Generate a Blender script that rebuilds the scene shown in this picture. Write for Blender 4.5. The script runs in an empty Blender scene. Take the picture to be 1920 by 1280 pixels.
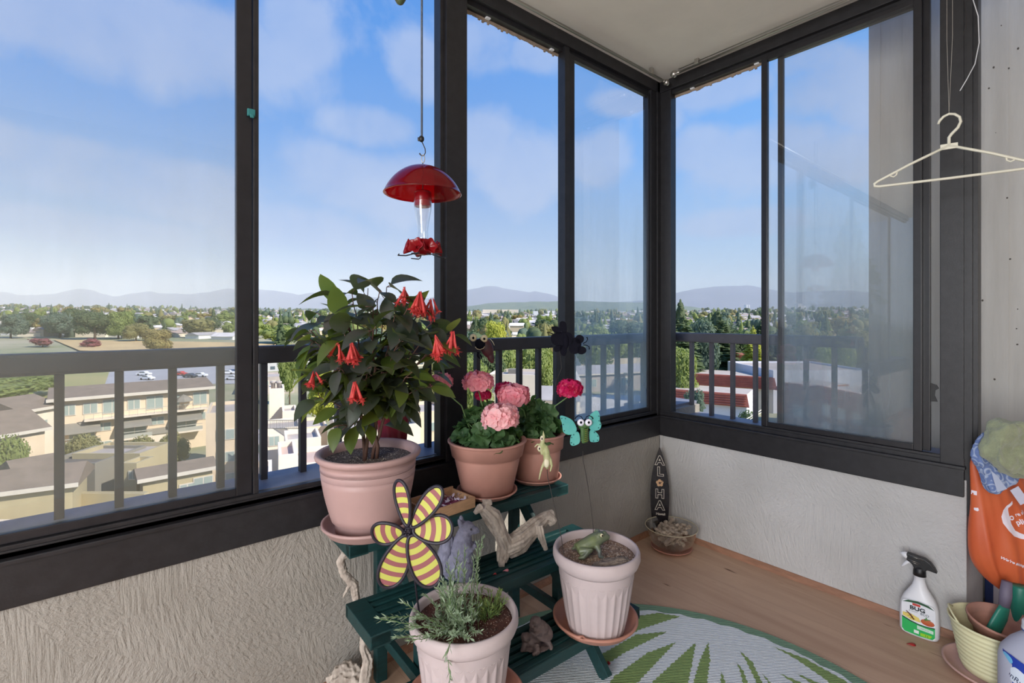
import bpy, bmesh, math, random
from mathutils import Vector, Matrix, Euler, noise

# ------------------------------------------------------------------ camera
C = bpy.context.scene.collection
SC = bpy.context.scene
random.seed(7)
YAW = 0.86864
FOCAL = 929.2
FX, FY = math.cos(YAW), math.sin(YAW)
RX, RY = math.sin(YAW), -math.cos(YAW)
cam_d = bpy.data.cameras.new('camera')
cam_d.sensor_width = 36.0
cam_d.lens = FOCAL / 1920 * 36.0
cam_d.shift_y = (596.1 - 640) / 1920
cam_d.clip_start = 0.05
cam_d.clip_end = 20000
cam = bpy.data.objects.new('camera', cam_d)
cam.location = (0, 0, 1.15)
cam.rotation_euler = (math.radians(90), 0, YAW - math.pi / 2)
C.objects.link(cam)
SC.camera = cam
SC.view_settings.view_transform = 'Standard'
SC.view_settings.look = 'None'
SC.view_settings.exposure = 0.0
SC.view_settings.gamma = 1.0
SC.view_settings.use_curve_mapping = False

# ------------------------------------------------------------------ node helpers
def lin(c):
    return tuple(((v / 255) / 12.92 if v / 255 <= 0.04045 else ((v / 255 + 0.055) / 1.055) ** 2.4) for v in c[:3]) + (1.0,)

class NT:
    def __init__(s, tree):
        s.t = tree
        s.t.nodes.clear()
    def n(s, kind, **kw):
        nd = s.t.nodes.new(kind)
        for k, v in kw.items():
            if k.startswith('i_'):
                key = k[2:]
                key = int(key) if key.isdigit() else key.replace('_', ' ')
                if hasattr(v, 'is_output'):
                    s.t.links.new(v, nd.inputs[key])
                else:
                    nd.inputs[key].default_value = v
            else:
                setattr(nd, k, v)
        return nd
    def math(s, op, a, b=None, c=None, clamp=False):
        nd = s.t.nodes.new('ShaderNodeMath')
        nd.operation = op
        nd.use_clamp = clamp
        for i, v in enumerate((a, b, c)):
            if v is None: continue
            if hasattr(v, 'is_output'): s.t.links.new(v, nd.inputs[i])
            else: nd.inputs[i].default_value = v
        return nd.outputs[0]
    def mix(s, fac, a, b, mode='MIX'):
        nd = s.t.nodes.new('ShaderNodeMix')
        nd.data_type = 'RGBA'
        nd.blend_type = mode
        for i, v in ((0, fac), (6, a), (7, b)):
            if hasattr(v, 'is_output'): s.t.links.new(v, nd.inputs[i])
            else: nd.inputs[i].default_value = v
        return nd.outputs[2]
    def ramp(s, fac, stops):
        nd = s.t.nodes.new('ShaderNodeValToRGB')
        s.t.links.new(fac, nd.inputs[0])
        cr = nd.color_ramp
        while len(cr.elements) < len(stops): cr.elements.new(0.5)
        for e, (p, c) in zip(cr.elements, stops):
            e.position = p
            e.color = c if len(c) == 4 else tuple(c) + (1,)
        return nd.outputs[0]
    def noise(s, vec, scale, detail=4, rough=0.5, dist=0.0):
        nd = s.t.nodes.new('ShaderNodeTexNoise')
        if vec is not None: s.t.links.new(vec, nd.inputs['Vector'])
        nd.inputs['Scale'].default_value = scale
        nd.inputs['Detail'].default_value = detail
        nd.inputs['Roughness'].default_value = rough
        nd.inputs['Distortion'].default_value = dist
        return nd.outputs[0]

# ------------------------------------------------------------------ world: blue sky with soft cumulus
W = bpy.data.worlds.new('sky')
SC.world = W
W.use_nodes = True
w = NT(W.node_tree)
tc = w.n('ShaderNodeTexCoord')
D = tc.outputs['Generated']
sep = w.n('ShaderNodeSeparateXYZ'); w.t.links.new(D, sep.inputs[0])
# elevation (sin) and a left/right coordinate across the view
el = sep.outputs[2]
side = w.math('ADD', w.math('MULTIPLY', sep.outputs[0], RX), w.math('MULTIPLY', sep.outputs[1], RY))
base = w.ramp(el, [(0.0, lin((208, 224, 242))), (0.07, lin((190, 213, 240))), (0.16, lin((156, 188, 232))),
                   (0.32, lin((122, 170, 234))), (0.5, lin((102, 158, 232))), (0.8, lin((78, 136, 222)))])
rightblue = w.ramp(el, [(0.0, lin((206, 224, 242))), (0.10, lin((172, 206, 240))), (0.30, lin((126, 184, 250))), (0.8, lin((90, 150, 235)))])
sf = w.math('MULTIPLY_ADD', side, 1.6, 0.1, clamp=True)
skyc = w.mix(sf, base, rightblue)
def blob(px, py, sx, sy):
    """soft cloud mass centred on a heading/elevation, given as tangents of the angles off the view axis"""
    u = (px - 960) / FOCAL; v = (596 - py) / FOCAL
    dx, dy, dz = FX + u * RX, FY + u * RY, v
    L = math.sqrt(dx * dx + dy * dy + dz * dz)
    return (dx / L, dy / L, dz / L, sx / FOCAL, sy / FOCAL)
blobs = [blob(180, 40, 260, 70), blob(420, 90, 130, 60), blob(90, 290, 150, 40), blob(230, 330, 190, 55), blob(360, 380, 120, 35),
         blob(560, 60, 60, 60), blob(700, 240, 90, 40), blob(620, 330, 110, 60), blob(740, 350, 150, 70), blob(560, 430, 120, 50), blob(790, 130, 60, 60), blob(900, 90, 90, 50), blob(1000, 100, 70, 35),
         blob(900, 260, 70, 60), blob(980, 330, 80, 80), blob(1170, 190, 70, 26), blob(1130, 300, 60, 60), blob(1340, 170, 110, 36), blob(1310, 280, 70, 45),
         blob(1560, 150, 80, 60), blob(1440, 290, 140, 60), blob(1590, 300, 60, 50), blob(1520, 110, 60, 30), blob(1250, 200, 40, 60), blob(1640, 180, 60, 60), blob(1390, 420, 120, 30), blob(100, 420, 150, 30)]
dens = None
n1 = w.noise(D, 5.5, 7, 0.55, 0.25)
n2 = w.noise(D, 2.2, 5, 0.6, 0.3)
for bx, by, bz, sx, sy in blobs:
    vs = w.n('ShaderNodeVectorMath', operation='SUBTRACT'); w.t.links.new(D, vs.inputs[0]); vs.inputs[1].default_value = (bx, by, bz)
    s3 = w.n('ShaderNodeSeparateXYZ'); w.t.links.new(vs.outputs[0], s3.inputs[0])
    hx = w.math('MULTIPLY', s3.outputs[0], RX / sx * 1.25); hy_ = w.math('MULTIPLY', s3.outputs[1], RY / sx * 1.25)
    h = w.math('ADD', hx, hy_)
    v = w.math('MULTIPLY', s3.outputs[2], 1.25 / sy)
    d2 = w.math('ADD', w.math('MULTIPLY', h, h), w.math('MULTIPLY', v, v))
    g = w.math('DIVIDE', 1.0, w.math('ADD', 1.0, w.math('MULTIPLY', d2, d2)))
    dens = g if dens is None else w.math('MAXIMUM', dens, g)
# scattered cloud elsewhere in the sky
dens = w.math('MAXIMUM', dens, w.math('MULTIPLY', w.math('SUBTRACT', n2, 0.42), 1.4, clamp=True))
cl = w.math('MULTIPLY_ADD', w.math('SUBTRACT', n1, 0.5), 2.6, w.math('MULTIPLY_ADD', dens, 1.15, -0.30))
cl = w.math('MULTIPLY', cl, 1.25, clamp=True)
cl = w.math('SMOOTH_MIN', cl, 0.68, 0.3)
lowfade = w.math('MULTIPLY', w.math('SUBTRACT', el, 0.015), 14.0, clamp=True)
cl = w.math('MULTIPLY', cl, lowfade)
cloudc = w.mix(w.math('MULTIPLY', w.math('ADD', n1, -0.25), 1.6, clamp=True), lin((156, 183, 230)), lin((203, 215, 240)))
col = w.mix(cl, skyc, cloudc)
col = w.mix(w.math('MULTIPLY', el, -40.0, clamp=True), col, lin((120, 125, 115)))
bg = w.n('ShaderNodeBackground', i_Color=col, i_Strength=1.02)
out = w.n('ShaderNodeOutputWorld'); w.t.links.new(bg.outputs[0], out.inputs[0])

# ------------------------------------------------------------------ sun, and two added fill lights behind the camera
sun_d = bpy.data.lights.new('sun', 'SUN'); sun_d.energy = 6.2; sun_d.angle = math.radians(0.6); sun_d.color = (1.0, 0.93, 0.82)
sun = bpy.data.objects.new('sun', sun_d); C.objects.link(sun)
sun.rotation_euler = Vector((0.36, -0.72, 0.62)).to_track_quat('Z', 'Y').to_euler()
sun.location = (0, -5, 30)
def area(name, loc, target, sx, sy, power, col):
    d = bpy.data.lights.new(name, 'AREA'); d.shape = 'RECTANGLE'; d.size = sx; d.size_y = sy; d.energy = power; d.color = col
    o = bpy.data.objects.new(name, d); C.objects.link(o); o.location = loc
    o.rotation_euler = (Vector(target) - Vector(loc)).to_track_quat('-Z', 'Y').to_euler()
    return o
area('room_side_fill', (-1.55, -1.05, 1.35), (1.2, 1.2, 0.9), 1.8, 1.9, 30, (1.0, 0.97, 0.94))  # added fill for the dim interior, not an actual lamp
area('far_end_fill', (-3.1, -0.58, 1.25), (2.4, 0.4, 0.6), 1.0, 2.2, 125, (0.96, 0.98, 1.0))  # added fill that lifts the right wall and floor

# ------------------------------------------------------------------ materials
def mat(name, c, rough=0.6, var=0.0, vscale=8.0, bump=0.0, bscale=40.0, metal=0.0, spec=0.5, c2=None, coord='Object', trans=0.0, sheen=0.0, sub=None, stretch=None, emit=None):
    m = bpy.data.materials.new(name); m.use_nodes = True
    t = NT(m.node_tree)
    tcn = t.n('ShaderNodeTexCoord'); v = tcn.outputs[coord]
    if stretch:
        mp = t.n('ShaderNodeMapping'); t.t.links.new(v, mp.inputs[0]); mp.inputs['Scale'].default_value = stretch; v = mp.outputs[0]
    b = t.n('ShaderNodeBsdfPrincipled')
    colr = lin(c)
    if var > 0 or c2:
        n = t.noise(v, vscale, 5, 0.6)
        ca = colr if c2 else tuple(max(0, x * (1 - var)) for x in colr[:3]) + (1,)
        cb = lin(c2) if c2 else tuple(min(1, x * (1 + var)) for x in colr[:3]) + (1,)
        r = t.ramp(n, [(0.32, ca), (0.68, cb)])
        t.t.links.new(r, b.inputs['Base Color'])
    else:
        b.inputs['Base Color'].default_value = colr
    b.inputs['Roughness'].default_value = rough
    b.inputs['Metallic'].default_value = metal
    b.inputs['Specular IOR Level'].default_value = spec
    b.inputs['Transmission Weight'].default_value = trans
    if sheen: b.inputs['Sheen Weight'].default_value = sheen
    if bump > 0:
        nb = t.noise(v, bscale, 6, 0.6)
        bp = t.n('ShaderNodeBump', i_Height=nb); bp.inputs['Strength'].default_value = 0.6; bp.inputs['Distance'].default_value = bump
        t.t.links.new(bp.outputs[0], b.inputs['Normal'])
    surf = b.outputs[0]
    if sub:
        tr = t.n('ShaderNodeBsdfTranslucent'); tr.inputs[0].default_value = lin(sub[0])
        mx = t.n('ShaderNodeMixShader'); mx.inputs[0].default_value = sub[1]
        t.t.links.new(surf, mx.inputs[1]); t.t.links.new(tr.outputs[0], mx.inputs[2]); surf = mx.outputs[0]
    o = t.n('ShaderNodeOutputMaterial'); t.t.links.new(surf, o.inputs[0])
    m.diffuse_color = colr
    return m

def mat_stucco(name, c, c2, relief=0.008):
    m = bpy.data.materials.new(name); m.use_nodes = True; t = NT(m.node_tree)
    tcn = t.n('ShaderNodeTexCoord'); v = tcn.outputs['Object']
    b = t.n('ShaderNodeBsdfPrincipled'); b.inputs['Roughness'].default_value = 0.9; b.inputs['Specular IOR Level'].default_value = 0.15
    # combed plaster: patches of strokes running different ways
    vor = t.n('ShaderNodeTexVoronoi', i_Vector=v); vor.inputs['Scale'].default_value = 5.0
    sv = t.n('ShaderNodeSeparateColor'); t.t.links.new(vor.outputs['Color'], sv.inputs[0])
    # rotate coordinates about both horizontal axes by a per-patch angle
    ang = t.math('MULTIPLY', t.math('SUBTRACT', sv.outputs[0], 0.5), 2.6)
    vr = t.n('ShaderNodeVectorRotate', rotation_type='AXIS_ANGLE'); t.t.links.new(v, vr.inputs['Vector']); t.t.links.new(ang, vr.inputs['Angle']); vr.inputs['Axis'].default_value = (0.70711, 0.70711, 0)
    mp = t.n('ShaderNodeMapping'); t.t.links.new(vr.outputs[0], mp.inputs[0]); mp.inputs['Scale'].default_value = (95, 95, 9)
    strokes = t.noise(mp.outputs[0], 1.0, 4, 0.55, 0.2)
    grain = t.noise(v, 160, 5, 0.7)
    h = t.math('MULTIPLY_ADD', strokes, 1.0, t.math('MULTIPLY', grain, 0.35))
    bp = t.n('ShaderNodeBump', i_Height=h); bp.inputs['Strength'].default_value = 0.9; bp.inputs['Distance'].default_value = relief
    t.t.links.new(bp.outputs[0], b.inputs['Normal'])
    n = t.noise(v, 3.0, 4)
    cc = t.ramp(n, [(0.3, lin(c)), (0.7, lin(c2))])
    t.t.links.new(cc, b.inputs['Base Color'])
    o = t.n('ShaderNodeOutputMaterial'); t.t.links.new(b.outputs[0], o.inputs[0]); return m

def mat_floor():
    m = bpy.data.materials.new('plank_floor'); m.use_nodes = True; t = NT(m.node_tree)
    tcn = t.n('ShaderNodeTexCoord'); v = tcn.outputs['Object']
    mp = t.n('ShaderNodeMapping'); t.t.links.new(v, mp.inputs[0]); mp.inputs['Scale'].default_value = (14, 1.6, 1)
    g = t.noise(mp.outputs[0], 1.0, 7, 0.6, 0.8)
    mp2 = t.n('ShaderNodeMapping'); t.t.links.new(v, mp2.inputs[0]); mp2.inputs['Scale'].default_value = (5, 1.2, 1)
    g2 = t.noise(mp2.outputs[0], 1.0, 3, 0.5)
    mp3 = t.n('ShaderNodeMapping'); t.t.links.new(v, mp3.inputs[0]); mp3.inputs['Scale'].default_value = (34, 7, 1)
    kn = t.noise(mp3.outputs[0], 1.0, 2, 0.4)
    c = t.ramp(g, [(0.3, lin((176, 142, 118))), (0.7, lin((204, 170, 144)))])
    c = t.mix(t.math('MULTIPLY', g2, 0.5), c, lin((192, 166, 144)))
    c = t.mix(t.math('MULTIPLY', t.math('SUBTRACT', kn, 0.72), 14.0, clamp=True), c, lin((96, 66, 48)))
    # plank joints
    sp = t.n('ShaderNodeSeparateXYZ'); t.t.links.new(v, sp.inputs[0])
    fr = t.math('FRACT', t.math('DIVIDE', sp.outputs[0], 0.19))
    jn = t.math('LESS_THAN', fr, 0.012)
    c = t.mix(t.math('MULTIPLY', jn, 0.18), c, lin((90, 66, 50)))
    b = t.n('ShaderNodeBsdfPrincipled'); t.t.links.new(c, b.inputs['Base Color']); b.inputs['Roughness'].default_value = 0.62; b.inputs['Specular IOR Level'].default_value = 0.3
    bp = t.n('ShaderNodeBump', i_Height=g); bp.inputs['Distance'].default_value = 0.001; bp.inputs['Strength'].default_value = 0.5
    t.t.links.new(bp.outputs[0], b.inputs['Normal'])
    o = t.n('ShaderNodeOutputMaterial'); t.t.links.new(b.outputs[0], o.inputs[0]); return m

def thin_fresnel(t):
    ge = t.n('ShaderNodeNewGeometry'); dp = t.n('ShaderNodeVectorMath', operation='DOT_PRODUCT')
    t.t.links.new(ge.outputs['Incoming'], dp.inputs[0]); t.t.links.new(ge.outputs['Normal'], dp.inputs[1])
    c_ = t.math('SUBTRACT', 1.0, t.math('ABSOLUTE', dp.outputs['Value']))
    return t.math('MULTIPLY_ADD', t.math('POWER', c_, 5.0), 0.95, 0.045)

def mat_glass(name, dust, dustcol, refl=1.0, tint=(1, 1, 1)):
    """thin window pane: see-through, mirror reflection by angle, and a film of dust of its own"""
    m = bpy.data.materials.new(name); m.use_nodes = True; t = NT(m.node_tree)
    tcn = t.n('ShaderNodeTexCoord'); v = tcn.outputs['Object']
    tr = t.n('ShaderNodeBsdfTransparent'); tr.inputs[0].default_value = tuple(tint) + (1,)
    gl = t.n('ShaderNodeBsdfGlossy'); gl.inputs['Roughness'].default_value = 0.0; gl.inputs['Color'].default_value = (1, 1, 1, 1)
    fo_ = thin_fresnel(t)
    df = t.n('ShaderNodeBsdfDiffuse'); df.inputs[0].default_value = lin(dustcol)
    tl = t.n('ShaderNodeBsdfTranslucent'); tl.inputs[0].default_value = lin(dustcol)
    md = t.n('ShaderNodeMixShader'); md.inputs[0].default_value = 0.93; t.t.links.new(df.outputs[0], md.inputs[1]); t.t.links.new(tl.outputs[0], md.inputs[2])
    mp = t.n('ShaderNodeMapping'); t.t.links.new(v, mp.inputs[0]); mp.inputs['Scale'].default_value = (5, 5, 0.8)
    n = t.noise(mp.outputs[0], 1.0, 5, 0.6)
    sp = t.n('ShaderNodeSeparateXYZ'); t.t.links.new(v, sp.inputs[0])
    low = t.math('MULTIPLY_ADD', sp.outputs[2], -0.75, 1.45, clamp=True)   # dust gathers on the lower half of the pane
    dm = t.math('MULTIPLY', t.math('MULTIPLY', n, dust * 2.0), low, clamp=True)
    m1 = t.n('ShaderNodeMixShader'); t.t.links.new(t.math('MULTIPLY', fo_, refl, clamp=True), m1.inputs[0]); t.t.links.new(tr.outputs[0], m1.inputs[1]); t.t.links.new(gl.outputs[0], m1.inputs[2])
    m2 = t.n('ShaderNodeMixShader'); t.t.links.new(dm, m2.inputs[0]); t.t.links.new(m1.outputs[0], m2.inputs[1]); t.t.links.new(md.outputs[0], m2.inputs[2])
    o = t.n('ShaderNodeOutputMaterial'); t.t.links.new(m2.outputs[0], o.inputs[0]); return m

M = {}
M['frame'] = mat('bronze_frame', (35, 34, 37), 0.42, 0.25, 30, 0.0004, 200)
M['frame2'] = mat('bronze_sash', (33, 32, 36), 0.35, 0.2, 30)
M['board'] = mat('sill_board_paint', (30, 29, 33), 0.6, 0.2, 12, 0.0006, 60)
M['stucco'] = mat_stucco('combed_stucco', (154, 149, 141), (172, 167, 160))
M['stucco_r'] = mat_stucco('combed_stucco_lit', (186, 184, 182), (202, 200, 199), 0.007)  # same stucco as the left wall, its brighter light put into the colour
M['ceiling'] = mat('ceiling_paint', (214, 208, 200), 0.9, 0.05, 3, 0.002, 14)
M['concrete'] = mat('ribbed_concrete', (178, 174, 168), 0.85, c2=(194, 191, 186), vscale=2.2, bump=0.002, bscale=25, stretch=(1, 6, 0.6))
M['render'] = mat('white_render', (214, 210, 204), 0.9, 0.04, 3)
M['floor'] = mat_floor()
M['trimwood'] = mat('trim_wood', (150, 108, 84), 0.6, 0.2, 12, stretch=(6, 1, 6))
M['rail'] = mat('railing_paint', (76, 74, 80), 0.5, 0.12, 20, 0.0005, 120)
M['rail_dark'] = mat('railing_paint_dark', (48, 49, 58), 0.5, 0.12, 20, 0.0005, 120)
M['cap'] = mat('parapet_cap', (120, 124, 140), 0.55, 0.15, 6)
M['glass_dusty'] = mat_glass('window_glass_dusty', 0.19, (236, 222, 180))
M['glass_hazy'] = mat_glass('window_glass_hazy', 0.42, (205, 222, 226))
M['glass_right'] = mat_glass('window_glass_reflecting', 0.30, (214, 216, 214), 1.0)
M['black'] = mat('black_plastic', (24, 24, 26), 0.45)
M['chrome'] = mat('brushed_metal', (190, 186, 180), 0.32, metal=1.0)
M['white'] = mat('white_plastic', (226, 226, 230), 0.35)

# ------------------------------------------------------------------ mesh helpers
class MB:
    def __init__(s):
        s.v = []; s.f = []; s.m = []
        s.smooth = []
    def add(s, vs, fs, mi=0, smooth=False, X=None):
        o = len(s.v)
        if X is not None: vs = [X @ Vector(p) for p in vs]
        s.v += [tuple(p) for p in vs]
        s.f += [tuple(i + o for i in f) for f in fs]
        s.m += [mi] * len(fs); s.smooth += [smooth] * len(fs)
        return s
    def box(s, a, b, mi=0, X=None, bev=0.0):
        x0, y0, z0 = [min(p, q) for p, q in zip(a, b)]; x1, y1, z1 = [max(p, q) for p, q in zip(a, b)]
        if bev > 0:
            bm = bmesh.new(); bmesh.ops.create_cube(bm, size=1)
            for q in bm.verts: q.co = Vector(((x0 + x1) / 2 + q.co.x * (x1 - x0), (y0 + y1) / 2 + q.co.y * (y1 - y0), (z0 + z1) / 2 + q.co.z * (z1 - z0)))
            bmesh.ops.bevel(bm, geom=list(bm.edges), offset=min(bev, (x1 - x0) / 2.5, (y1 - y0) / 2.5, (z1 - z0) / 2.5), segments=2, affect='EDGES', profile=0.6)
            bm.verts.ensure_lookup_table()
            s.add([q.co.copy() for q in bm.verts], [[q.index for q in f.verts] for f in bm.faces], mi, False, X); bm.free(); return s
        vs = [(x0, y0, z0), (x1, y0, z0), (x1, y1, z0), (x0, y1, z0), (x0, y0, z1), (x1, y0, z1), (x1, y1, z1), (x0, y1, z1)]
        return s.add(vs, [(0, 3, 2, 1), (4, 5, 6, 7), (0, 1, 5, 4), (1, 2, 6, 5), (2, 3, 7, 6), (3, 0, 4, 7)], mi, False, X)
    def tube(s, pts, rad, seg=8, mi=0, smooth=True, caps=True, X=None, flat=1.0, rough=0.0, seed=0):
        pts = [Vector(p) for p in pts]; n = len(pts)
        if not hasattr(rad, '__len__'): rad = [rad] * n
        vs = []; fs = []
        prev = None
        for i, p in enumerate(pts):
            t = (pts[min(i + 1, n - 1)] - pts[max(i - 1, 0)])
            t = t.normalized() if t.length > 1e-9 else Vector((0, 0, 1))
            if prev is None:
                a = t.orthogonal().normalized() if abs(t.z) > 0.99 else t.cross(Vector((0, 0, 1))).normalized()
            else:
                a = (prev - t * prev.dot(t)).normalized()
            prev = a; b = t.cross(a)
            for k in range(seg):
                th = 2 * math.pi * k / seg
                r = rad[i]
                if rough: r *= 1 + rough * noise.fractal(Vector((math.cos(th) * 4.2 + seed, math.sin(th) * 4.2, i * 0.09 + seed * 3.1)), 1.0, 2.0, 3)
                vs.append(p + a * (math.cos(th) * r) + b * (math.sin(th) * r * flat))
        for i in range(n - 1):
            for k in range(seg):
                k2 = (k + 1) % seg
                fs.append((i * seg + k, i * seg + k2, (i + 1) * seg + k2, (i + 1) * seg + k))
        if caps:
            fs.append(tuple(range(seg))[::-1]); fs.append(tuple((n - 1) * seg + k for k in range(seg)))
        return s.add(vs, fs, mi, smooth, X)
    def lathe(s, prof, seg=48, mi=0, smooth=True, X=None, mod=None, sx=1.0, sy=1.0, close=False):
        """prof: (radius, z) list revolved round z; mod(angle, index) scales the radius"""
        vs = []; fs = []; n = len(prof)
        for i, (r, z) in enumerate(prof):
            for k in range(seg):
                th = 2 * math.pi * k / seg; q = r * (mod(th, i) if mod else 1)
                vs.append((q * math.cos(th) * sx, q * math.sin(th) * sy, z))
        for i in range(n - 1 + (1 if close else 0)):
            j = (i + 1) % n
            for k in range(seg):
                k2 = (k + 1) % seg
                fs.append((i * seg + k, i * seg + k2, j * seg + k2, j * seg + k))
        if not close:
            if prof[0][0] > 1e-6: fs.append(tuple(range(seg))[::-1])
            if prof[-1][0] > 1e-6: fs.append(tuple((n - 1) * seg + k for k in range(seg)))
        return s.add(vs, fs, mi, smooth, X)
    def prism(s, outline, z0, z1, mi=0, X=None, smooth=False):
        n = len(outline)
        vs = [(x, y, z0) for x, y in outline] + [(x, y, z1) for x, y in outline]
        fs = [tuple(range(n))[::-1], tuple(range(n, 2 * n))] + [(i, (i + 1) % n, n + (i + 1) % n, n + i) for i in range(n)]
        return s.add(vs, fs, mi, smooth, X)
    def ball(s, c, r, mi=0, seg=16, rings=10, X=None, rot=None):
        r = r if hasattr(r, '__len__') else (r, r, r)
        vs = []; fs = []
        R3 = rot.to_matrix() if rot else Matrix.Identity(3)
        for i in range(rings + 1):
            ph = math.pi * i / rings
            for k in range(seg):
                th = 2 * math.pi * k / seg
                vs.append(Vector(c) + R3 @ Vector((r[0] * math.sin(ph) * math.cos(th), r[1] * math.sin(ph) * math.sin(th), r[2] * math.cos(ph))))
        for i in range(rings):
            for k in range(seg):
                k2 = (k + 1) % seg
                fs.append((i * seg + k, (i + 1) * seg + k, (i + 1) * seg + k2, i * seg + k2))
        return s.add(vs, fs, mi, True, X)
    def build(s, name, mats, parent=None, loc=None, rot=None, fix=True):
        me = bpy.data.meshes.new(name)
        me.from_pydata(s.v, [], s.f); me.update()
        for m_ in (mats if isinstance(mats, (list, tuple)) else [mats]): me.materials.append(m_)
        for p, mi, sm in zip(me.polygons, s.m, s.smooth): p.material_index = mi; p.use_smooth = sm
        if fix:
            bm = bmesh.new(); bm.from_mesh(me)
            bmesh.ops.remove_doubles(bm, verts=bm.verts, dist=1e-6)
            bmesh.ops.recalc_face_normals(bm, faces=bm.faces)
            bm.to_mesh(me); bm.free()
        o = bpy.data.objects.new(name, me); C.objects.link(o)
        if parent: o.parent = parent
        if loc: o.location = loc
        if rot: o.rotation_euler = rot
        return o

def tag(o, label=None, cat=None, group=None, kind=None):
    if label: o['label'] = label
    if cat: o['category'] = cat
    if group: o['group'] = group
    if kind: o['kind'] = kind
    return o
def thing(name, label, cat, loc=(0, 0, 0), rz=0.0, group=None):
    o = bpy.data.objects.new(name, None); C.objects.link(o)
    o.empty_display_size = 0.05
    o.location = loc; o.rotation_euler = (0, 0, rz)
    return tag(o, label, cat, group)
def struct(o): o['kind'] = 'structure'; return o
def copy_tree(o, parent=None):
    c = o.copy(); C.objects.link(c)
    if parent is not None: c.parent = parent
    for ch in list(o.children): copy_tree(ch, c)
    return c

def bake(o, name=None):
    """apply modifiers into plain mesh data"""
    dg = bpy.context.evaluated_depsgraph_get()
    me = bpy.data.meshes.new_from_object(o.evaluated_get(dg))
    me.name = name or o.name
    old = o.data
    o.modifiers.clear(); o.data = me
    return o
def fuse(mb, name, mats, parent=None, voxel=0.003, smooth=6, loc=None, rot=None, disp=0.0, dscale=30.0, seed=0, dstretch=(1, 1, 1)):
    """merge overlapping closed shapes into one continuous skin"""
    o = mb.build(name, mats, parent, loc, rot, fix=True)
    r = o.modifiers.new('r', 'REMESH'); r.mode = 'VOXEL'; r.voxel_size = voxel; r.use_smooth_shade = True
    if smooth:
        q = o.modifiers.new('s', 'SMOOTH'); q.factor = 0.5; q.iterations = smooth
    bpy.context.view_layer.update()
    bake(o)
    if disp:
        me = o.data
        nr = [v.normal.copy() for v in me.vertices]
        for v, n_ in zip(me.vertices, nr):
            c = v.co
            v.co = c + n_ * disp * noise.fractal(Vector((c.x * dscale * dstretch[0] + seed, c.y * dscale * dstretch[1], c.z * dscale * dstretch[2])), 1.0, 2.0, 3)
    for p in o.data.polygons: p.use_smooth = True
    return o

def text_part(body, size, m, parent, name='lettering', loc=(0, 0, 0), rot=(0, 0, 0), extrude=0.0003, outline=0.0, bold=0.0, align='CENTER', sx=1.0, spacing=1.0):
    cu = bpy.data.curves.new(name, 'FONT'); cu.body = body; cu.size = size; cu.align_x = align; cu.align_y = 'CENTER'
    cu.extrude = extrude; cu.offset = bold; cu.space_character = spacing; cu.resolution_u = 4
    if outline:
        cu.fill_mode = 'NONE'; cu.bevel_depth = outline; cu.extrude = 0
    t = bpy.data.objects.new(name, cu); C.objects.link(t)
    bpy.context.view_layer.update()
    dg = bpy.context.evaluated_depsgraph_get()
    me = bpy.data.meshes.new_from_object(t.evaluated_get(dg))
    bpy.data.objects.remove(t)
    me.materials.clear(); me.materials.append(m)
    o = bpy.data.objects.new(name, me); C.objects.link(o)
    o.parent = parent; o.location = loc; o.rotation_euler = rot; o.scale = (sx, 1, 1)
    return o

def leaf_geo(mb, base, d, up, L, Wd, mi=0, curl=0.25, fold=0.25, segs=5, tip=1.0):
    """one leaf blade, pointed oval, folded along its midrib and drooping to the tip"""
    d = Vector(d).normalized(); up = Vector(up)
    sidev = d.cross(up)
    if sidev.length < 1e-4: sidev = d.orthogonal()
    sidev.normalize(); nrm = sidev.cross(d).normalized()
    vs = []; fs = []
    for i in range(segs + 1):
        t = i / segs
        wv = Wd * 0.5 * (math.sin(math.pi * min(1, t ** 0.85)) ** 0.75 if 0 < t < 1 else 0.02)
        c = Vector(base) + d * (L * t) - nrm * (curl * L * t * t) 
        vs += [c + sidev * wv + nrm * wv * fold, c, c - sidev * wv + nrm * wv * fold]
    for i in range(segs):
        a = i * 3
        fs += [(a, a + 1, a + 4, a + 3), (a + 1, a + 2, a + 5, a + 4)]
    mb.add(vs, fs, mi, True)
def rv(a=1.0): return Vector((random.uniform(-a, a), random.uniform(-a, a), random.uniform(-a, a)))
def bear(px, t, z=0.0):
    """a spot out in the view on the compass heading px, t metres ahead"""
    u = (px - 960) / FOCAL
    return Vector(((FX + u * RX) * t, (FY + u * RY) * t, z))
# ================================================================== the enclosed balcony
XR, YL = 2.36, 1.543            # inner faces of the two low walls
CEIL = 2.431
def sbox(name, a, b, m, parent=None, bev=0): return struct(MB().box(a, b, bev=bev).build(name, m, parent))
sbox('floor', (-3.2, -1.15, -0.2), (2.80, YL + 0.18, 0.0), M['floor'])
# the hidden shell of the building: slab above, house wall behind the camera, concrete fin to the right
sbox('ceiling', (-3.2, -1.3, CEIL), (2.43, YL + 0.07, CEIL + 0.25), M['ceiling'])
sbox('wall_back', (-3.2, -1.3, 0.0), (2.80, -1.15, CEIL), M['render'])
wl = sbox('wall_left', (-3.2, YL, -0.2), (2.78, YL + 0.18, 0.635), M['stucco'])
wr = sbox('wall_right', (XR, 0.30, 0.0), (XR + 0.40, YL, 0.575), M['stucco_r'])
# parapet tops
struct(MB().box((-3.2, YL + 0.03, 0.635), (2.80, YL + 0.20, 0.650)).build('trim_1', M['cap']))
struct(MB().box((XR + 0.03, 0.32, 0.575), (XR + 0.42, YL + 0.03, 0.590)).build('trim_2', M['cap']))
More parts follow.
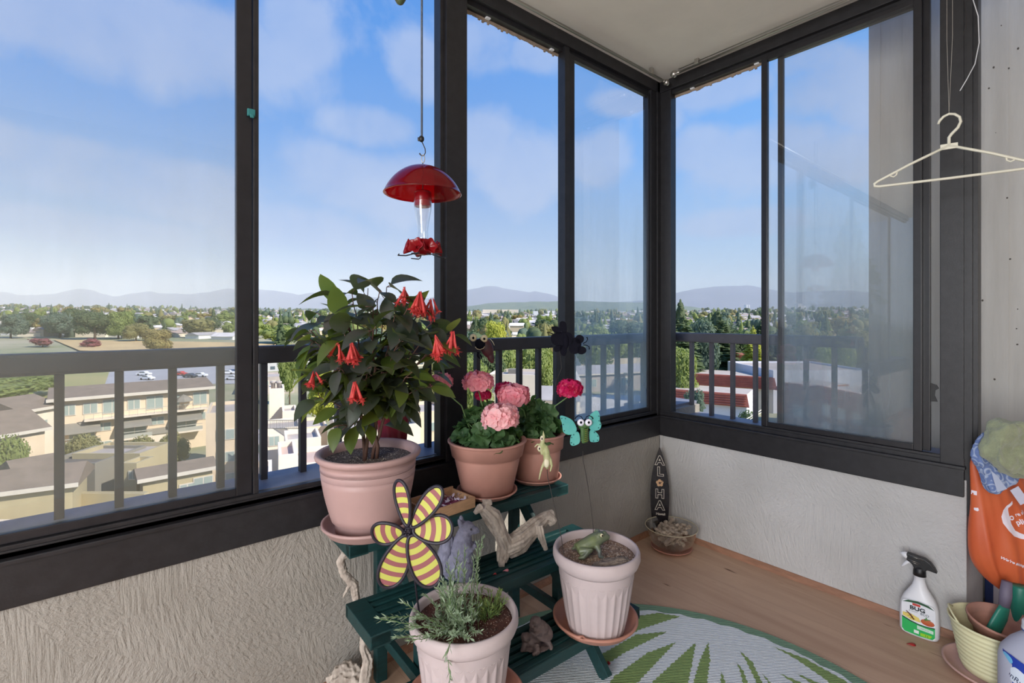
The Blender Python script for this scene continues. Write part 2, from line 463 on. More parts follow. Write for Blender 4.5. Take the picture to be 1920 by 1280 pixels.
# board-marked concrete fin beyond the window
mb = MB()
ys = [-1.3]
y = -1.3
zz0, zz1 = -6.0, 9.0
prof = [(2.80, -1.3)]
k = 0
while y < 0.70:
    y2 = min(y + 0.085, 0.70)
    dx = 0.006 if k % 3 == 1 else (0.0 if k % 3 == 0 else 0.003)
    prof += [(2.80 + dx, y), (2.80 + dx, y2)]
    y = y2; k += 1
prof += [(3.15, 0.70), (3.15, -1.3)]
mb.prism(prof, zz0, zz1)
fin = mb.build('wall_concrete_side', M['concrete']); fin['kind'] = 'structure'; fin.name = 'wall_right_outer'
# small pits left by air bubbles in the cast concrete
mb = MB(); random.seed(3)
for i in range(70):
    py_, pz_ = random.uniform(-0.1, 0.42), random.uniform(0.5, 2.4); r = random.uniform(0.0015, 0.004)
    mb.ball((2.7995, py_, pz_), (0.0015, r, r * random.uniform(0.8, 1.6)), seg=7, rings=4)
M['pit'] = mat('concrete_pit', (88, 82, 76), 0.95)
o = mb.build('air_pits', M['pit'], fin)
# baseboards: thin timber cove at the foot of both low walls
struct(MB().prism([(0, 0), (0.014, 0), (0.011, 0.012), (0.004, 0.024), (0, 0.026)], 0, 1.24, X=Matrix.Translation((XR, 0.30, 0)) @ Matrix(((-1, 0, 0, 0), (0, 0, 1, 0), (0, 1, 0, 0), (0, 0, 0, 1)))).build('baseboard_right', M['trimwood']))
struct(MB().prism([(0, 0), (0.014, 0), (0.011, 0.012), (0.004, 0.024), (0, 0.026)], -3.1, XR, X=Matrix.Translation((0, YL, 0)) @ Matrix(((0, 0, 1, 0), (-1, 0, 0, 0), (0, 1, 0, 0), (0, 0, 0, 1)))).build('baseboard_left', M['trimwood']))

# ---------------------------------------------------------------- window frames (dark bronze aluminium)
# local frame: s runs along the wall, q is the distance outwards from the inner face, z up
def wl_box(mb, s0, s1, q0, q1, z0, z1, bev=0.002, mi=0): mb.box((s0, YL + q0, z0), (s1, YL + q1, z1), mi, bev=bev)
def wr_box(mb, s0, s1, q0, q1, z0, z1, bev=0.002, mi=0): mb.box((XR + q0, s0, z0), (XR + q1, s1, z1), mi, bev=bev)
ZB0, ZL, ZF, ZG = 0.516, 0.613, 0.640, 0.655
ZT = 2.352
# left wall window: root is the fixed frame
mb = MB()
wl_box(mb, -3.1, XR - 0.012, -0.012, 0.03, ZB0, ZL, 0.003)         # deep sill board
wl_box(mb, -3.1, XR - 0.02, -0.020, 0.03, ZL, ZL + 0.012, 0.003)   # nosing
wl_box(mb, -3.1, XR, 0.0, 0.052, ZL + 0.01, ZF, 0.002)
wl_box(mb, -3.1, XR, 0.0, 0.020, ZF, ZG - 0.004, 0.002)
wl_box(mb, -3.1, XR, -0.004, 0.055, ZT + 0.022, CEIL, 0.002)      # head
wl_box(mb, -3.1, XR, 0.018, 0.050, ZT + 0.002, ZT + 0.03, 0.001)
wl_box(mb, 0.985, 1.078, -0.008, 0.055, ZL, CEIL, 0.003)          # heavy post
wl_box(mb, 0.968, 0.988, 0.006, 0.050, ZF, CEIL, 0.002)
wl_box(mb, 0.348, 0.362, 0.004, 0.05, ZF, CEIL, 0.002)
wl_box(mb, 1.622, 1.652, 0.004, 0.05, ZF, CEIL, 0.002)
wl_box(mb, 2.285, 2.335, 0.004, 0.055, ZL, CEIL, 0.002)
wl_box(mb, 2.335, 2.372, -0.004, 0.055, ZL, CEIL, 0.002)
win_l = struct(mb.build('window_1', M['frame']))
def sash(parent, side, s0, s1, q, glass, stile=0.030, z0=ZG - 0.003, z1=ZT + 0.004):
    B = wl_box if side == 'L' else wr_box
    mb = MB()
    B(mb, s0, s0 + stile, q, q + 0.022, z0, z1); B(mb, s1 - stile, s1, q, q + 0.022, z0, z1)
    B(mb, s0 + stile, s1 - stile, q, q + 0.022, z0, z0 + 0.022); B(mb, s0 + stile, s1 - stile, q, q + 0.022, z1 - 0.022, z1)
    o = mb.build('sash', M['frame2'], parent)
    g = MB(); B(g, s0 + stile - 0.004, s1 - stile + 0.004, q + 0.010, q + 0.0115, z0 + 0.018, z1 - 0.018, 0)
    g.build('glass_pane', glass, o)
    return o
sash(win_l, 'L', -0.95, 0.346, 0.010, M['glass_dusty'], 0.040)
sash(win_l, 'L', 1.655, 2.300, 0.008, M['glass_hazy'], 0.034)
sash(win_l, 'L', -2.40, -1.00, 0.030, M['glass_dusty'], 0.034)
# torn weather strip along the open heads, with the little white rollers
random.seed(11)
M['strip'] = mat('weather_strip', (150, 132, 116), 0.9, 0.2, 30)
def ragged(B, s0, s1, q, parent, n=60):
    mb = MB()
    for i in range(n):
        a = s0 + (s1 - s0) * i / n; b = s0 + (s1 - s0) * (i + 1) / n
        dz = 0.008 + 0.009 * abs(noise.noise(Vector((i * 0.37, 2.2, 0)))) + (0.006 if random.random() < 0.12 else 0)
        B(mb, a, b, q, q + 0.006, ZT - dz, ZT + 0.012, 0)
    mb.build('weather_strip', M['strip'], parent)
ragged(wl_box, 1.080, 1.622, 0.046, win_l)
mb = MB()
for s in (1.20, 1.56): wl_box(mb, s, s + 0.020, 0.030, 0.045, ZT - 0.004, ZT + 0.010, 0.002)
mb.build('roller', M['white'], win_l)
# turquoise clip on the dividing stile
M['teal'] = mat('teal_plastic', (48, 120, 122), 0.5)
t = thing('plastic_clip', 'small teal plastic clip stuck on the dark window post left of the red feeder', 'clip', (0.342, YL + 0.004, 1.73))
MB().box((-0.010, -0.006, -0.010), (0.010, 0.004, 0.010), bev=0.002).build('clip_body', M['teal'], t)
MB().box((-0.004, -0.010, -0.016), (0.006, -0.004, -0.006), bev=0.002).build('tab', M['teal'], t)

# right wall window
mb = MB()
YE = 0.305
wr_box(mb, YE, YL - 0.005, -0.014, 0.03, ZB0, ZL, 0.003)
wr_box(mb, YE - 0.004, YL, -0.022, 0.03, ZL, ZL + 0.012, 0.003)
wr_box(mb, YE, YL, 0.0, 0.052, ZL + 0.01, ZF, 0.002)
wr_box(mb, YE, YL, 0.0, 0.020, ZF, ZG - 0.004, 0.002)
wr_box(mb, YE - 0.02, YL, -0.004, 0.055, ZT + 0.022, CEIL, 0.002)
wr_box(mb, YE - 0.02, YL, 0.018, 0.050, ZT + 0.002, ZT + 0.03, 0.001)
wr_box(mb, 1.478, 1.55, 0.004, 0.055, ZL, CEIL, 0.002)             # corner post
wr_box(mb, 0.307, 0.372, -0.002, 0.055, ZL + 0.01, CEIL, 0.002)    # jamb
wr_box(mb, 0.285, 0.309, 0.006, 0.075, 0.45, CEIL, 0.002)
wr_box(mb, 0.272, 0.292, 0.020, 0.09, 0.45, CEIL, 0.002)
win_r = struct(mb.build('window_2', M['frame']))
sash(win_r, 'R', 0.425, 1.008, 0.006, M['glass_right'], 0.026)
o = sash(win_r, 'R', 0.405, 0.945, 0.030, M['glass_hazy'], 0.022)
ragged(wr_box, 1.008, 1.478, 0.046, win_r, 50)
mb = MB()
for s in (1.03, 1.36): wr_box(mb, s, s + 0.022, 0.030, 0.045, ZT - 0.004, ZT + 0.010, 0.002)
mb.build('roller', M['white'], win_r)
mb = MB()
mb.prism([(0, -0.035), (0.022, -0.033), (0.014, -0.012), (0.016, 0.008), (0.026, 0.016), (0.020, 0.028), (0.002, 0.034)], -0.004, 0.004, X=Matrix.Translation((XR + 0.045, 0.408, 0.872)) @ Matrix(((0, 0, 1, 0), (-1, 0, 0, 0), (0, 1, 0, 0), (0, 0, 0, 1))))
mb.build('latch', M['black'], win_r)

# ---------------------------------------------------------------- the balcony railing outside the glass
def railing(name, label, p0, p1, zs, n, first, step, zbot, m):
    t = thing(name, label, 'railing', (p0[0], p0[1], 0), math.atan2(p1[1] - p0[1], p1[0] - p0[0]))
    L = math.hypot(p1[0] - p0[0], p1[1] - p0[1])
    mb = MB().box((0, -0.028, zs - 0.054), (L, 0.028, zs), bev=0.008); mb.build('handrail', m, t)
    for i in range(n):
        s = first + i * step
        MB().box((s - 0.0095, -0.012, zbot), (s + 0.0095, 0.012, zs - 0.048)).build('baluster', m, t)
    return t
railing('balcony_railing', 'grey metal railing outside the long left window', (-2.6, 1.68), (2.70, 1.68), 1.064, 44, 2.6 - 0.064 - 0.1175 * 21, 0.1175, 0.65, M['rail_dark'])
railing('balcony_railing', 'grey metal railing outside the window right of the corner', (2.715, 1.71), (2.715, 0.70), 1.063, 9, 0.03, 0.1235, 0.589, M['rail'])

# ---------------------------------------------------------------- curtain rods under the ceiling
def rod(label, p0, p1):
    d = Vector(p1) - Vector(p0); L = d.length
    t = thing('curtain_rod', label, 'curtain rod', p0)
    t.rotation_euler = d.to_track_quat('X', 'Z').to_euler()
    mb = MB().tube([(0.03, 0, 0), (L - 0.05, 0, 0)], 0.0055, 10); mb.tube([(0.03, 0.006, 0.012), (L - 0.05, 0.006, 0.012)], 0.0025, 8); mb.build('pole', M['chrome'], t)
    mb = MB().lathe([(0.004, 0), (0.009, 0.004), (0.007, 0.010), (0.010, 0.013), (0.007, 0.018)], 14, X=Matrix.Translation((L - 0.052, 0, 0)) @ Euler((0, math.pi / 2, 0)).to_matrix().to_4x4())
    mb.ball((L - 0.020, 0, 0), 0.0175); mb.build('finial', M['chrome'], t)
    MB().box((L - 0.16, -0.006, 0), (L - 0.14, 0.012, 0.035), bev=0.002).build('bracket', M['chrome'], t)
rod('long chrome curtain rod above the left window, ball end in the corner', (-0.6, 1.475, 2.395), (2.318, 1.462, 2.385))
rod('chrome curtain rod above the right window with ball end near the corner', (2.28, -0.2, 2.405), (2.285, 1.43, 2.405))
# ================================================================== plant stand
def mat_green():
    return mat('painted_wood_green', (17, 56, 57), 0.5, 0.25, 10, 0.0008, 60, stretch=(1, 8, 8))
M['green'] = mat_green()
SR = math.radians(-2.5)
stand = thing('plant_stand', 'dark green painted wooden three-step plant stand against the left wall', 'plant stand', (0.96, 1.25, 0), SR)
ST = [(-0.437, 0.437, -0.250, -0.085, 0.19), (-0.430, 0.446, -0.105, 0.075, 0.36), (-0.430, 0.395, 0.045, 0.235, 0.53)]
for (x0, x1, y0, y1, z) in ST:
    mb = MB()
    mb.box((x0, y0, z - 0.034), (x1, y0 + 0.030, z - 0.001), bev=0.003)
    mb.box((x0, y1 - 0.02, z - 0.034), (x1, y1, z - 0.001), bev=0.003)
    mb.box((x0, y0, z - 0.036), (x0 + 0.055, y1, z), bev=0.002); mb.box((x1 - 0.055, y0, z - 0.036), (x1, y1, z), bev=0.002)
    n = 6; wv = (y1 - y0) / n
    for i in range(n):
        mb.box((x0 + 0.05, y0 + i * wv + 0.0055, z - 0.020), (x1 - 0.05, y0 + (i + 1) * wv - 0.0055, z - 0.0005), bev=0.004)
    mb.box((x0 + 0.05, y0 + 0.01, z - 0.026), (x1 - 0.05, y1 - 0.01, z - 0.016))
    mb.build('step', M['green'], stand)
def beam(mb, a, b, w=0.03, d=0.018):
    a, b = Vector(a), Vector(b); dd = b - a
    X = Matrix.Translation(a) @ dd.to_track_quat('X', 'Z').to_matrix().to_4x4()
    mb.box((0, -d / 2, -w / 2), (dd.length, d / 2, w / 2), X=X, bev=0.002)
for sx in (-0.27, 0.27):
    beam(l := MB(), (sx, 0.215, 0.0), (sx, 0.215, 0.49), 0.035, 0.03); l.build('leg', M['green'], stand)
    beam(l := MB(), (sx + 0.03, 0.0, 0.0), (sx + 0.03, 0.0, 0.33), 0.03, 0.03); l.build('leg', M['green'], stand)
    beam(l := MB(), (sx + 0.02, -0.235, 0.013), (sx + 0.02, 0.20, 0.46), 0.045, 0.02); l.build('leg', M['green'], stand)
    l = MB(); beam(l, (sx, -0.24, 0.15), (sx, 0.21, 0.15), 0.03, 0.02); beam(l, (sx, -0.10, 0.31), (sx, 0.21, 0.31), 0.03, 0.02); l.build('cross_rail', M['green'], stand)
    beam(l := MB(), (sx + 0.02, 0.05, 0.02), (sx + 0.02, -0.20, 0.15), 0.035, 0.02); l.build('brace', M['green'], stand)

# ================================================================== pots
M['pot_pink'] = mat('pink_plastic', (180, 148, 144), 0.5, 0.06, 6)
M['pot_pale'] = mat('pale_fluted_plastic', (192, 177, 177), 0.6, 0.07, 9)
M['terra'] = mat('terracotta_plastic', (186, 136, 122), 0.6, 0.10, 7)
M['terra2'] = mat('terracotta_saucer', (180, 126, 108), 0.55, 0.08, 7)
M['inside'] = mat('pot_inside', (150, 112, 100), 0.8, 0.15, 20)
def mat_soil(name, c, speck):
    m = mat(name, c, 0.95, 0.45, 90, 0.004, 160)
    t = m.node_tree; b = next(n for n in t.nodes if n.type == 'BSDF_PRINCIPLED')
    src = b.inputs['Base Color'].links[0].from_socket
    tcn = t.nodes.new('ShaderNodeTexCoord'); vo = t.nodes.new('ShaderNodeTexVoronoi'); vo.inputs['Scale'].default_value = 170
    t.links.new(tcn.outputs['Object'], vo.inputs['Vector'])
    lt = t.nodes.new('ShaderNodeMath'); lt.operation = 'LESS_THAN'; t.links.new(vo.outputs['Distance'], lt.inputs[0]); lt.inputs[1].default_value = speck
    mx = t.nodes.new('ShaderNodeMix'); mx.data_type = 'RGBA'; t.links.new(lt.outputs[0], mx.inputs[0]); t.links.new(src, mx.inputs[6]); mx.inputs[7].default_value = lin((196, 182, 166))
    t.links.new(mx.outputs[2], b.inputs['Base Color']); return m
M['soil'] = mat_soil('potting_soil', (96, 82, 76), 0.27)
M['soil2'] = mat_soil('perlite_soil', (136, 112, 96), 0.34)
M['soil3'] = mat_soil('red_brown_soil', (82, 50, 42), 0.18)

def soil(parent, r, z, m, amp=0.006):
    seg, rings = 48, 16; vs = [(0, 0, z)]; fs = []
    for i in range(1, rings + 1):
        rr = r * i / rings
        for k in range(seg):
            th = 2 * math.pi * k / seg; x, y = rr * math.cos(th), rr * math.sin(th)
            vs.append((x, y, z + amp * noise.fractal(Vector((x * 40, y * 40, z * 9)), 1, 2, 4) * (1 if i < rings else 0)))
    for k in range(seg): fs.append((0, 1 + k, 1 + (k + 1) % seg))
    for i in range(rings - 1):
        for k in range(seg):
            a = 1 + i * seg + k; b = 1 + i * seg + (k + 1) % seg
            fs.append((a, a + seg, b + seg, b))
    # rim of the soil closes down against the pot
    n0 = len(vs)
    for k in range(seg):
        th = 2 * math.pi * k / seg; vs.append((r * math.cos(th), r * math.sin(th), z - 0.02))
    for k in range(seg):
        a = 1 + (rings - 1) * seg + k; b = 1 + (rings - 1) * seg + (k + 1) % seg
        fs.append((a, n0 + k, n0 + (k + 1) % seg, b))
    mb = MB().add(vs, fs, 0, True); return mb.build('soil', m, parent, fix=True)

def saucer(name, label, loc, r, h, m, group=None, chip=False):
    mod = None
    prof = [(0.001, 0.0), (r * 0.80, 0.0), (r * 0.86, 0.004), (r * 0.97, h * 0.72), (r, h * 0.80), (r, h), (r * 0.95, h), (r * 0.93, h * 0.8), (r * 0.80, 0.007), (r * 0.6, 0.006), (r * 0.59, 0.009), (r * 0.5, 0.009), (r * 0.49, 0.006), (0.001, 0.006)]
    if chip:
        mod = lambda th, i: 0.93 if (4 <= i <= 6 and abs(((th - 3.55 + math.pi) % (2 * math.pi)) - math.pi) < 0.07) else 1.0
    o = MB().lathe(prof, 64, mod=mod).build(name, m, None, loc)
    tag(o, label, 'saucer', group); return o

def smooth_pot(name, label, loc, rt, rb, h, m, rings=(0.80, 0.88), collar=None, soil_m=None, soil_d=0.02, foot=True):
    t = thing(name, label, 'flower pot', loc)
    prof = [(rb * 0.2, 0.0), (rb, 0.0)]
    if foot: prof += [(rb + 0.001, h * 0.13), (rb + 0.010, h * 0.15)]
    if collar:
        zc = h * collar
        rc = rb + (rt - rb) * collar
        prof += [(rc - 0.008, zc - 0.006), (rc - 0.010, zc), (rc + 0.001, zc + 0.003), (rt - 0.006, h - 0.012), (rt - 0.004, h - 0.009), (rt, h - 0.006), (rt, h - 0.001), (rt - 0.004, h)]
    else:
        # belly curves out to a rolled rim
        for k in range(1, 9):
            q = k / 9
            z = h * (0.15 + 0.72 * q)
            r = rb + 0.010 + (rt * 0.90 - rb - 0.010) * (1 - (1 - q) ** 1.7)
            prof.append((r, z))
        for rg in (0.70, 0.79):
            i = max(j for j, p in enumerate(prof) if p[1] < h * rg - 0.003); r = prof[i][0] + (prof[i + 1][0] - prof[i][0]) * (h * rg - prof[i][1]) / (prof[i + 1][1] - prof[i][1])
            prof[i + 1:i + 1] = [(r, h * rg - 0.0025), (r - 0.0028, h * rg), (r + 0.0012, h * rg + 0.0025)]
        prof += [(rt * 0.905, h * 0.90), (rt * 0.93, h * 0.905), (rt * 0.985, h * 0.935), (rt, h * 0.965), (rt * 0.99, h * 0.99), (rt * 0.965, h)]
    prof += [(rt - 0.016, h - 0.002), (rt - 0.022, h - 0.02), (rt * 0.8, h * 0.6), (rb * 0.8, 0.01), (rb * 0.2, 0.01)]
    body = MB().lathe(prof, 72, close=True).build('pot_body', m, t)
    soil(t, rt - 0.021, h - soil_d, soil_m or M['soil'])
    return t

def fluted_pot(name, label, loc, rt, rb, h, soil_m, rz=0.0):
    t = thing(name, label, 'flower pot', loc, rz)
    prof = [(rb * 0.3, 0.0), (rb, 0.0), (rb + 0.002, 0.01)]
    nfl = 26; i0 = len(prof)
    for k in range(0, 13):
        q = k / 12; z = h * (0.06 + 0.66 * q)
        prof.append((rb + 0.003 + (rt * 0.84 - rb) * (q ** 0.8), z))
    i1 = len(prof)
    prof += [(rt * 0.86, h * 0.745), (rt * 0.865, h * 0.80), (rt * 0.885, h * 0.80), (rt * 0.96, h * 0.84), (rt, h * 0.90), (rt * 0.995, h * 0.965), (rt * 0.965, h), (rt * 0.92, h), (rt * 0.895, h * 0.97), (rt * 0.86, h * 0.7), (rb * 0.85, 0.012), (rb * 0.3, 0.012)]
    def mod(th, i):
        if i0 <= i < i1:
            a = (th * nfl / (2 * math.pi)) % 1.0
            d = 1 - (2 * a - 1) ** 2 * 1.0
            q = (i - i0) / (i1 - i0)
            env = 1.0 if q < 0.92 else 0.0
            return 1 - 0.035 * d * env
        return 1
    MB().lathe(prof, nfl * 8, mod=mod, close=True).build('pot_body', M['pot_pale'], t)
    # scalloped beads at the top of each flute
    mb = MB()
    for k in range(nfl):
        th = 2 * math.pi * (k + 0.5) / nfl
        pts = []
        for j in range(7):
            a = th + (j / 6 - 0.5) * 2 * math.pi / nfl * 0.72
            zz = h * 0.705 - 0.006 * math.sin(math.pi * j / 6)
            r = rt * 0.853
            pts.append((r * math.cos(a), r * math.sin(a), zz))
        mb.tube(pts, 0.0012, 5)
    mb.build('scallop_moulding', M['pot_pale'], t)
    soil(t, rt * 0.885, h * 0.90, soil_m, 0.008)
    return t

# -- fuchsia pot
saucer('saucer', 'pink plastic saucer under the big pot of the red-flowered fuchsia', (0.615, 1.385, 0.531), 0.128, 0.032, M['pot_pink'])
FP = Vector((0.618, 1.380, 0.540))
pf = smooth_pot('flower_pot', 'large smooth pink pot holding the tall red-flowered fuchsia', FP, 0.150, 0.094, 0.225, M['pot_pink'], soil_d=0.026)
# -- two geranium pots
saucer('saucer', 'terracotta saucer under the front left geranium pot', (1.062, 1.392, 0.531), 0.107, 0.020, M['terra'])
GP1 = Vector((1.062, 1.390, 0.539))
pg1 = smooth_pot('flower_pot', 'terracotta-pink plastic pot of pale pink geraniums with a wide collar', GP1, 0.139, 0.088, 0.186, M['terra'], collar=0.70, soil_d=0.024, foot=False)
saucer('saucer', 'terracotta saucer at the right end of the top step', (1.300, 1.395, 0.531), 0.098, 0.018, M['terra'])
GP2 = Vector((1.300, 1.393, 0.539))
pg2 = smooth_pot('flower_pot', 'smaller terracotta pot of magenta geraniums at the right end of the top step', GP2, 0.112, 0.083, 0.174, M['terra'], collar=0.66, soil_d=0.022, foot=False)
# -- fluted pots
saucer('saucer', 'terracotta saucer under the fluted pot at bottom front left', (0.700, 1.005, 0.191), 0.150, 0.026, M['terra2'])
HP = Vector((0.700, 1.010, 0.200))
ph = fluted_pot('flower_pot', 'pale fluted pot of grey-green herbs at the bottom edge', HP, 0.134, 0.092, 0.228, M['soil3'])
saucer('saucer', 'chipped terracotta saucer under the fluted frog pot', (1.205, 1.020, 0.191), 0.132, 0.030, M['terra2'], chip=True)
RP = Vector((1.186, 1.000, 0.200))
pr_ = fluted_pot('flower_pot', 'pale fluted pot holding only soil, bark and a toy frog', RP, 0.133, 0.085, 0.245, M['soil2'])

# ================================================================== fuchsia
def mat_leaf(name, c, c2, tl, k=0.35, rough=0.45):
    return mat(name, c, rough, c2=c2, vscale=14, sub=(tl, k), bump=0.0006, bscale=90)
M['fuchsia_leaf'] = mat_leaf('fuchsia_leaf', (46, 62, 46), (78, 74, 76), (128, 150, 50), 0.30)
M['fuchsia_leaf2'] = mat_leaf('fuchsia_young_backlit_leaf', (88, 106, 50), (70, 92, 48), (190, 205, 80), 0.42)
M['stem'] = mat('woody_stem', (98, 70, 60), 0.7, 0.25, 30)
M['stem_red'] = mat('red_stem', (92, 44, 48), 0.6, 0.2, 30)
M['coral'] = mat('coral_petal', (226, 92, 84), 0.5, c2=(200, 60, 66), vscale=60, sub=((240, 90, 80), 0.3))
random.seed(21)
pl = thing('fuchsia_plant', 'tall bushy fuchsia with dark leaves and drooping coral-red flowers', 'potted plant', FP + Vector((0, 0, 0.199)))
stems = MB(); leaves = MB(); young = MB()
tips = []; mains = []
def w2l(px, py, t): # helper for aiming a shoot: heading px, height py, t metres ahead of the lens
    p = bear(px, t); p.z = 1.15 + (596.1 - py) * t / FOCAL
    return p - (FP + Vector((0, 0, 0.199)))
shoots = [(600, 590, 1.42), (640, 560, 1.36), (690, 540, 1.46), (712, 545, 1.38), (745, 560, 1.44), (790, 575, 1.40), (815, 600, 1.36), (830, 640, 1.42), (842, 628, 1.37), (590, 640, 1.37), (570, 610, 1.42),
          (585, 700, 1.36), (600, 745, 1.40), (625, 800, 1.34), (650, 640, 1.30), (700, 620, 1.29), (750, 640, 1.31), (780, 690, 1.33), (800, 725, 1.38), (690, 690, 1.28), (660, 550, 1.40), (725, 538, 1.43), (770, 560, 1.36), (620, 578, 1.37), (700, 575, 1.34), (740, 592, 1.33), (590, 618, 1.34), (650, 600, 1.32), (805, 632, 1.34), (640, 690, 1.32), (660, 600, 1.50), (760, 600, 1.52), (720, 660, 1.50), (800, 700, 1.5), (610, 660, 1.48)]
for i in [1, 4, 7, 15] + [j for j in range(len(shoots)) if j not in (1, 4, 7, 15)]:
    px, py, tt = shoots[i]
    e = w2l(px, py, tt)
    b = Vector((random.uniform(-0.018, 0.022), random.uniform(-0.02, 0.015), -0.006))
    mid = b.lerp(e, 0.45) + Vector((0, 0, 0.07)) - Vector((e.x, e.y, 0)) * 0.22
    pts = []
    for k in range(13):
        s = k / 12
        p = b * (1 - s) ** 2 + mid * 2 * s * (1 - s) + e * s * s
        pts.append(p + rv(0.004) * (0 < k < 12))
    if i in (1, 4, 7, 15):
        stems.tube(pts, [0.0058 * (1 - 0.7 * k / 12) for k in range(13)], 7); mains.append(pts)
    else:
        near_ = min((q for mp_ in (mains or [pts]) for q in mp_[3:9]), key=lambda q: (q - pts[6]).length + abs(q.z - 0.16))
        pts = [near_] + [near_.lerp(p, min(1, 0.25 + 0.2 * j)) for j, p in enumerate(pts[6:])]
        stems.tube(pts, [0.0026 * (1 - 0.6 * k / len(pts)) for k in range(len(pts))], 6)
    tips.append((e, (pts[-1] - pts[-2]).normalized()))
    n = len(pts)
    for k in range(max(1, n // 2 - 3), n):
        for sgn in (1, -1):
            if random.random() < 0.22: continue
            if pts[k].z < 0.12 and random.random() < 0.6: continue
            dd = (pts[k] - pts[k - 1]).normalized()
            sd = dd.cross(Vector((0, 0, 1))); sd = (sd.normalized() if sd.length > 0.1 else Vector((1, 0, 0))) * sgn
            sd = (Matrix.Rotation(random.uniform(0, 2 * math.pi), 3, dd) @ sd)
            out = Vector((pts[k].x, pts[k].y, 0)); out = out.normalized() if out.length > 0.02 else rv().normalized()
            d = (sd * 0.8 + dd * 0.35 + out * 0.5 + Vector((0, 0, -0.12)) + rv(0.45)).normalized()
            q0 = pts[k]; q1 = q0 + d * random.uniform(0.010, 0.022)
            stems.tube([q0, q1], 0.0012, 5)
            L = random.uniform(0.052, 0.090); Wd = L * random.uniform(0.60, 0.76)
            tgt = young if (random.random() < 0.20 or (px < 640 and py > 630 and random.random() < 0.35)) else leaves  # young leaves, with extra ones whose yellow-green paints in backlit edges
            leaf_geo(tgt, q1, d, Vector((0, 0, 1)) + rv(0.5), L, Wd, 0, random.uniform(0.1, 0.7), random.uniform(0.05, 0.5), 6)
stems.build('stems', M['stem'], pl)
leaves.build('foliage', M['fuchsia_leaf'], pl, fix=False); tag(young.build('young_backlit_foliage', M['fuchsia_leaf2'], pl, fix=False), 'yellow-green young and backlit-coloured fuchsia leaves')
def fuchsia_cluster(px, py, tt, n, L):
    base = w2l(px, py, tt)
    mb = MB()
    for i in range(n):
        a = random.uniform(0, 2 * math.pi); sp = random.uniform(0.1, 0.62)
        d = Vector((math.cos(a) * sp, math.sin(a) * sp, -1)).normalized(); l = L * random.uniform(0.75, 1.1)
        p0 = base + rv(0.004)
        mb.tube([p0, p0 + d * l * 0.3, p0 + d * l * 0.75, p0 + d * l], [0.0014, 0.0022, 0.0034, 0.0042], 8)
        e = p0 + d * l
        for k in range(4):
            th = k * math.pi / 2 + a
            u = d.orthogonal().normalized(); v = d.cross(u)
            o = (u * math.cos(th) + v * math.sin(th))
            leaf_geo(mb, e - d * 0.002, (o * 0.8 + d * 0.7), d, 0.015, 0.008, 0, 0.3, 0.2, 3)
        for k in range(4):
            mb.tube([e, e + d * 0.012 + rv(0.003)], 0.0005, 4)
    mb.build('flower_cluster', M['coral'], pl)
for a in [(660, 645, 1.22, 13, 0.042), (788, 548, 1.30, 15, 0.052), (757, 540, 1.34, 6, 0.036), (817, 630, 1.28, 10, 0.052), (848, 622, 1.31, 10, 0.052), (665, 718, 1.21, 7, 0.046), (590, 698, 1.28, 5, 0.034), (635, 645, 1.24, 5, 0.034), (808, 562, 1.34, 9, 0.046)]:
    fuchsia_cluster(*a)

# foil wrapped pot on the parapet behind the fuchsia
M['foil'] = mat('maroon_foil', (120, 32, 48), 0.3, 0.2, 12, spec=0.7)
M['pale_leaf'] = mat('pale_lilac_leaf', (196, 184, 204), 0.6, 0.1, 20, sub=((210, 200, 220), 0.3))
ft = thing('foil_wrapped_pot', 'maroon foil wrapped pot on the sill behind the fuchsia', 'flower pot', (0.806, 1.60, 0.650))
ft.scale = (1.12, 1.12, 1.08)
def fmod(th, i): return 1 + (0.10 * math.sin(th * 9 + i) * (i / 8.0)) if i < 9 else 1 + 0.10 * math.sin(th * 9 + 16 - i) * max(0, (16 - i) / 8.0)
fp = [(0.030, 0), (0.036, 0.002), (0.040, 0.04), (0.044, 0.08), (0.047, 0.11), (0.050, 0.13), (0.058, 0.155), (0.066, 0.18), (0.072, 0.20)]
MB().lathe(fp + [(r - 0.002, z) for r, z in fp[::-1]], 90, mod=fmod, close=True).build('foil_wrap', M['foil'], ft)
mb = MB()
for i in range(14):
    a = random.uniform(0, 6.28); leaf_geo(mb, (0.01 * math.cos(a), 0.01 * math.sin(a), 0.12), (math.cos(a) * 0.6, math.sin(a) * 0.6, 0.9), (0, 0, 1), random.uniform(0.08, 0.12), 0.03, 0, 0.3, 0.2)
mb.build('leaves', M['pale_leaf'], ft, fix=False)

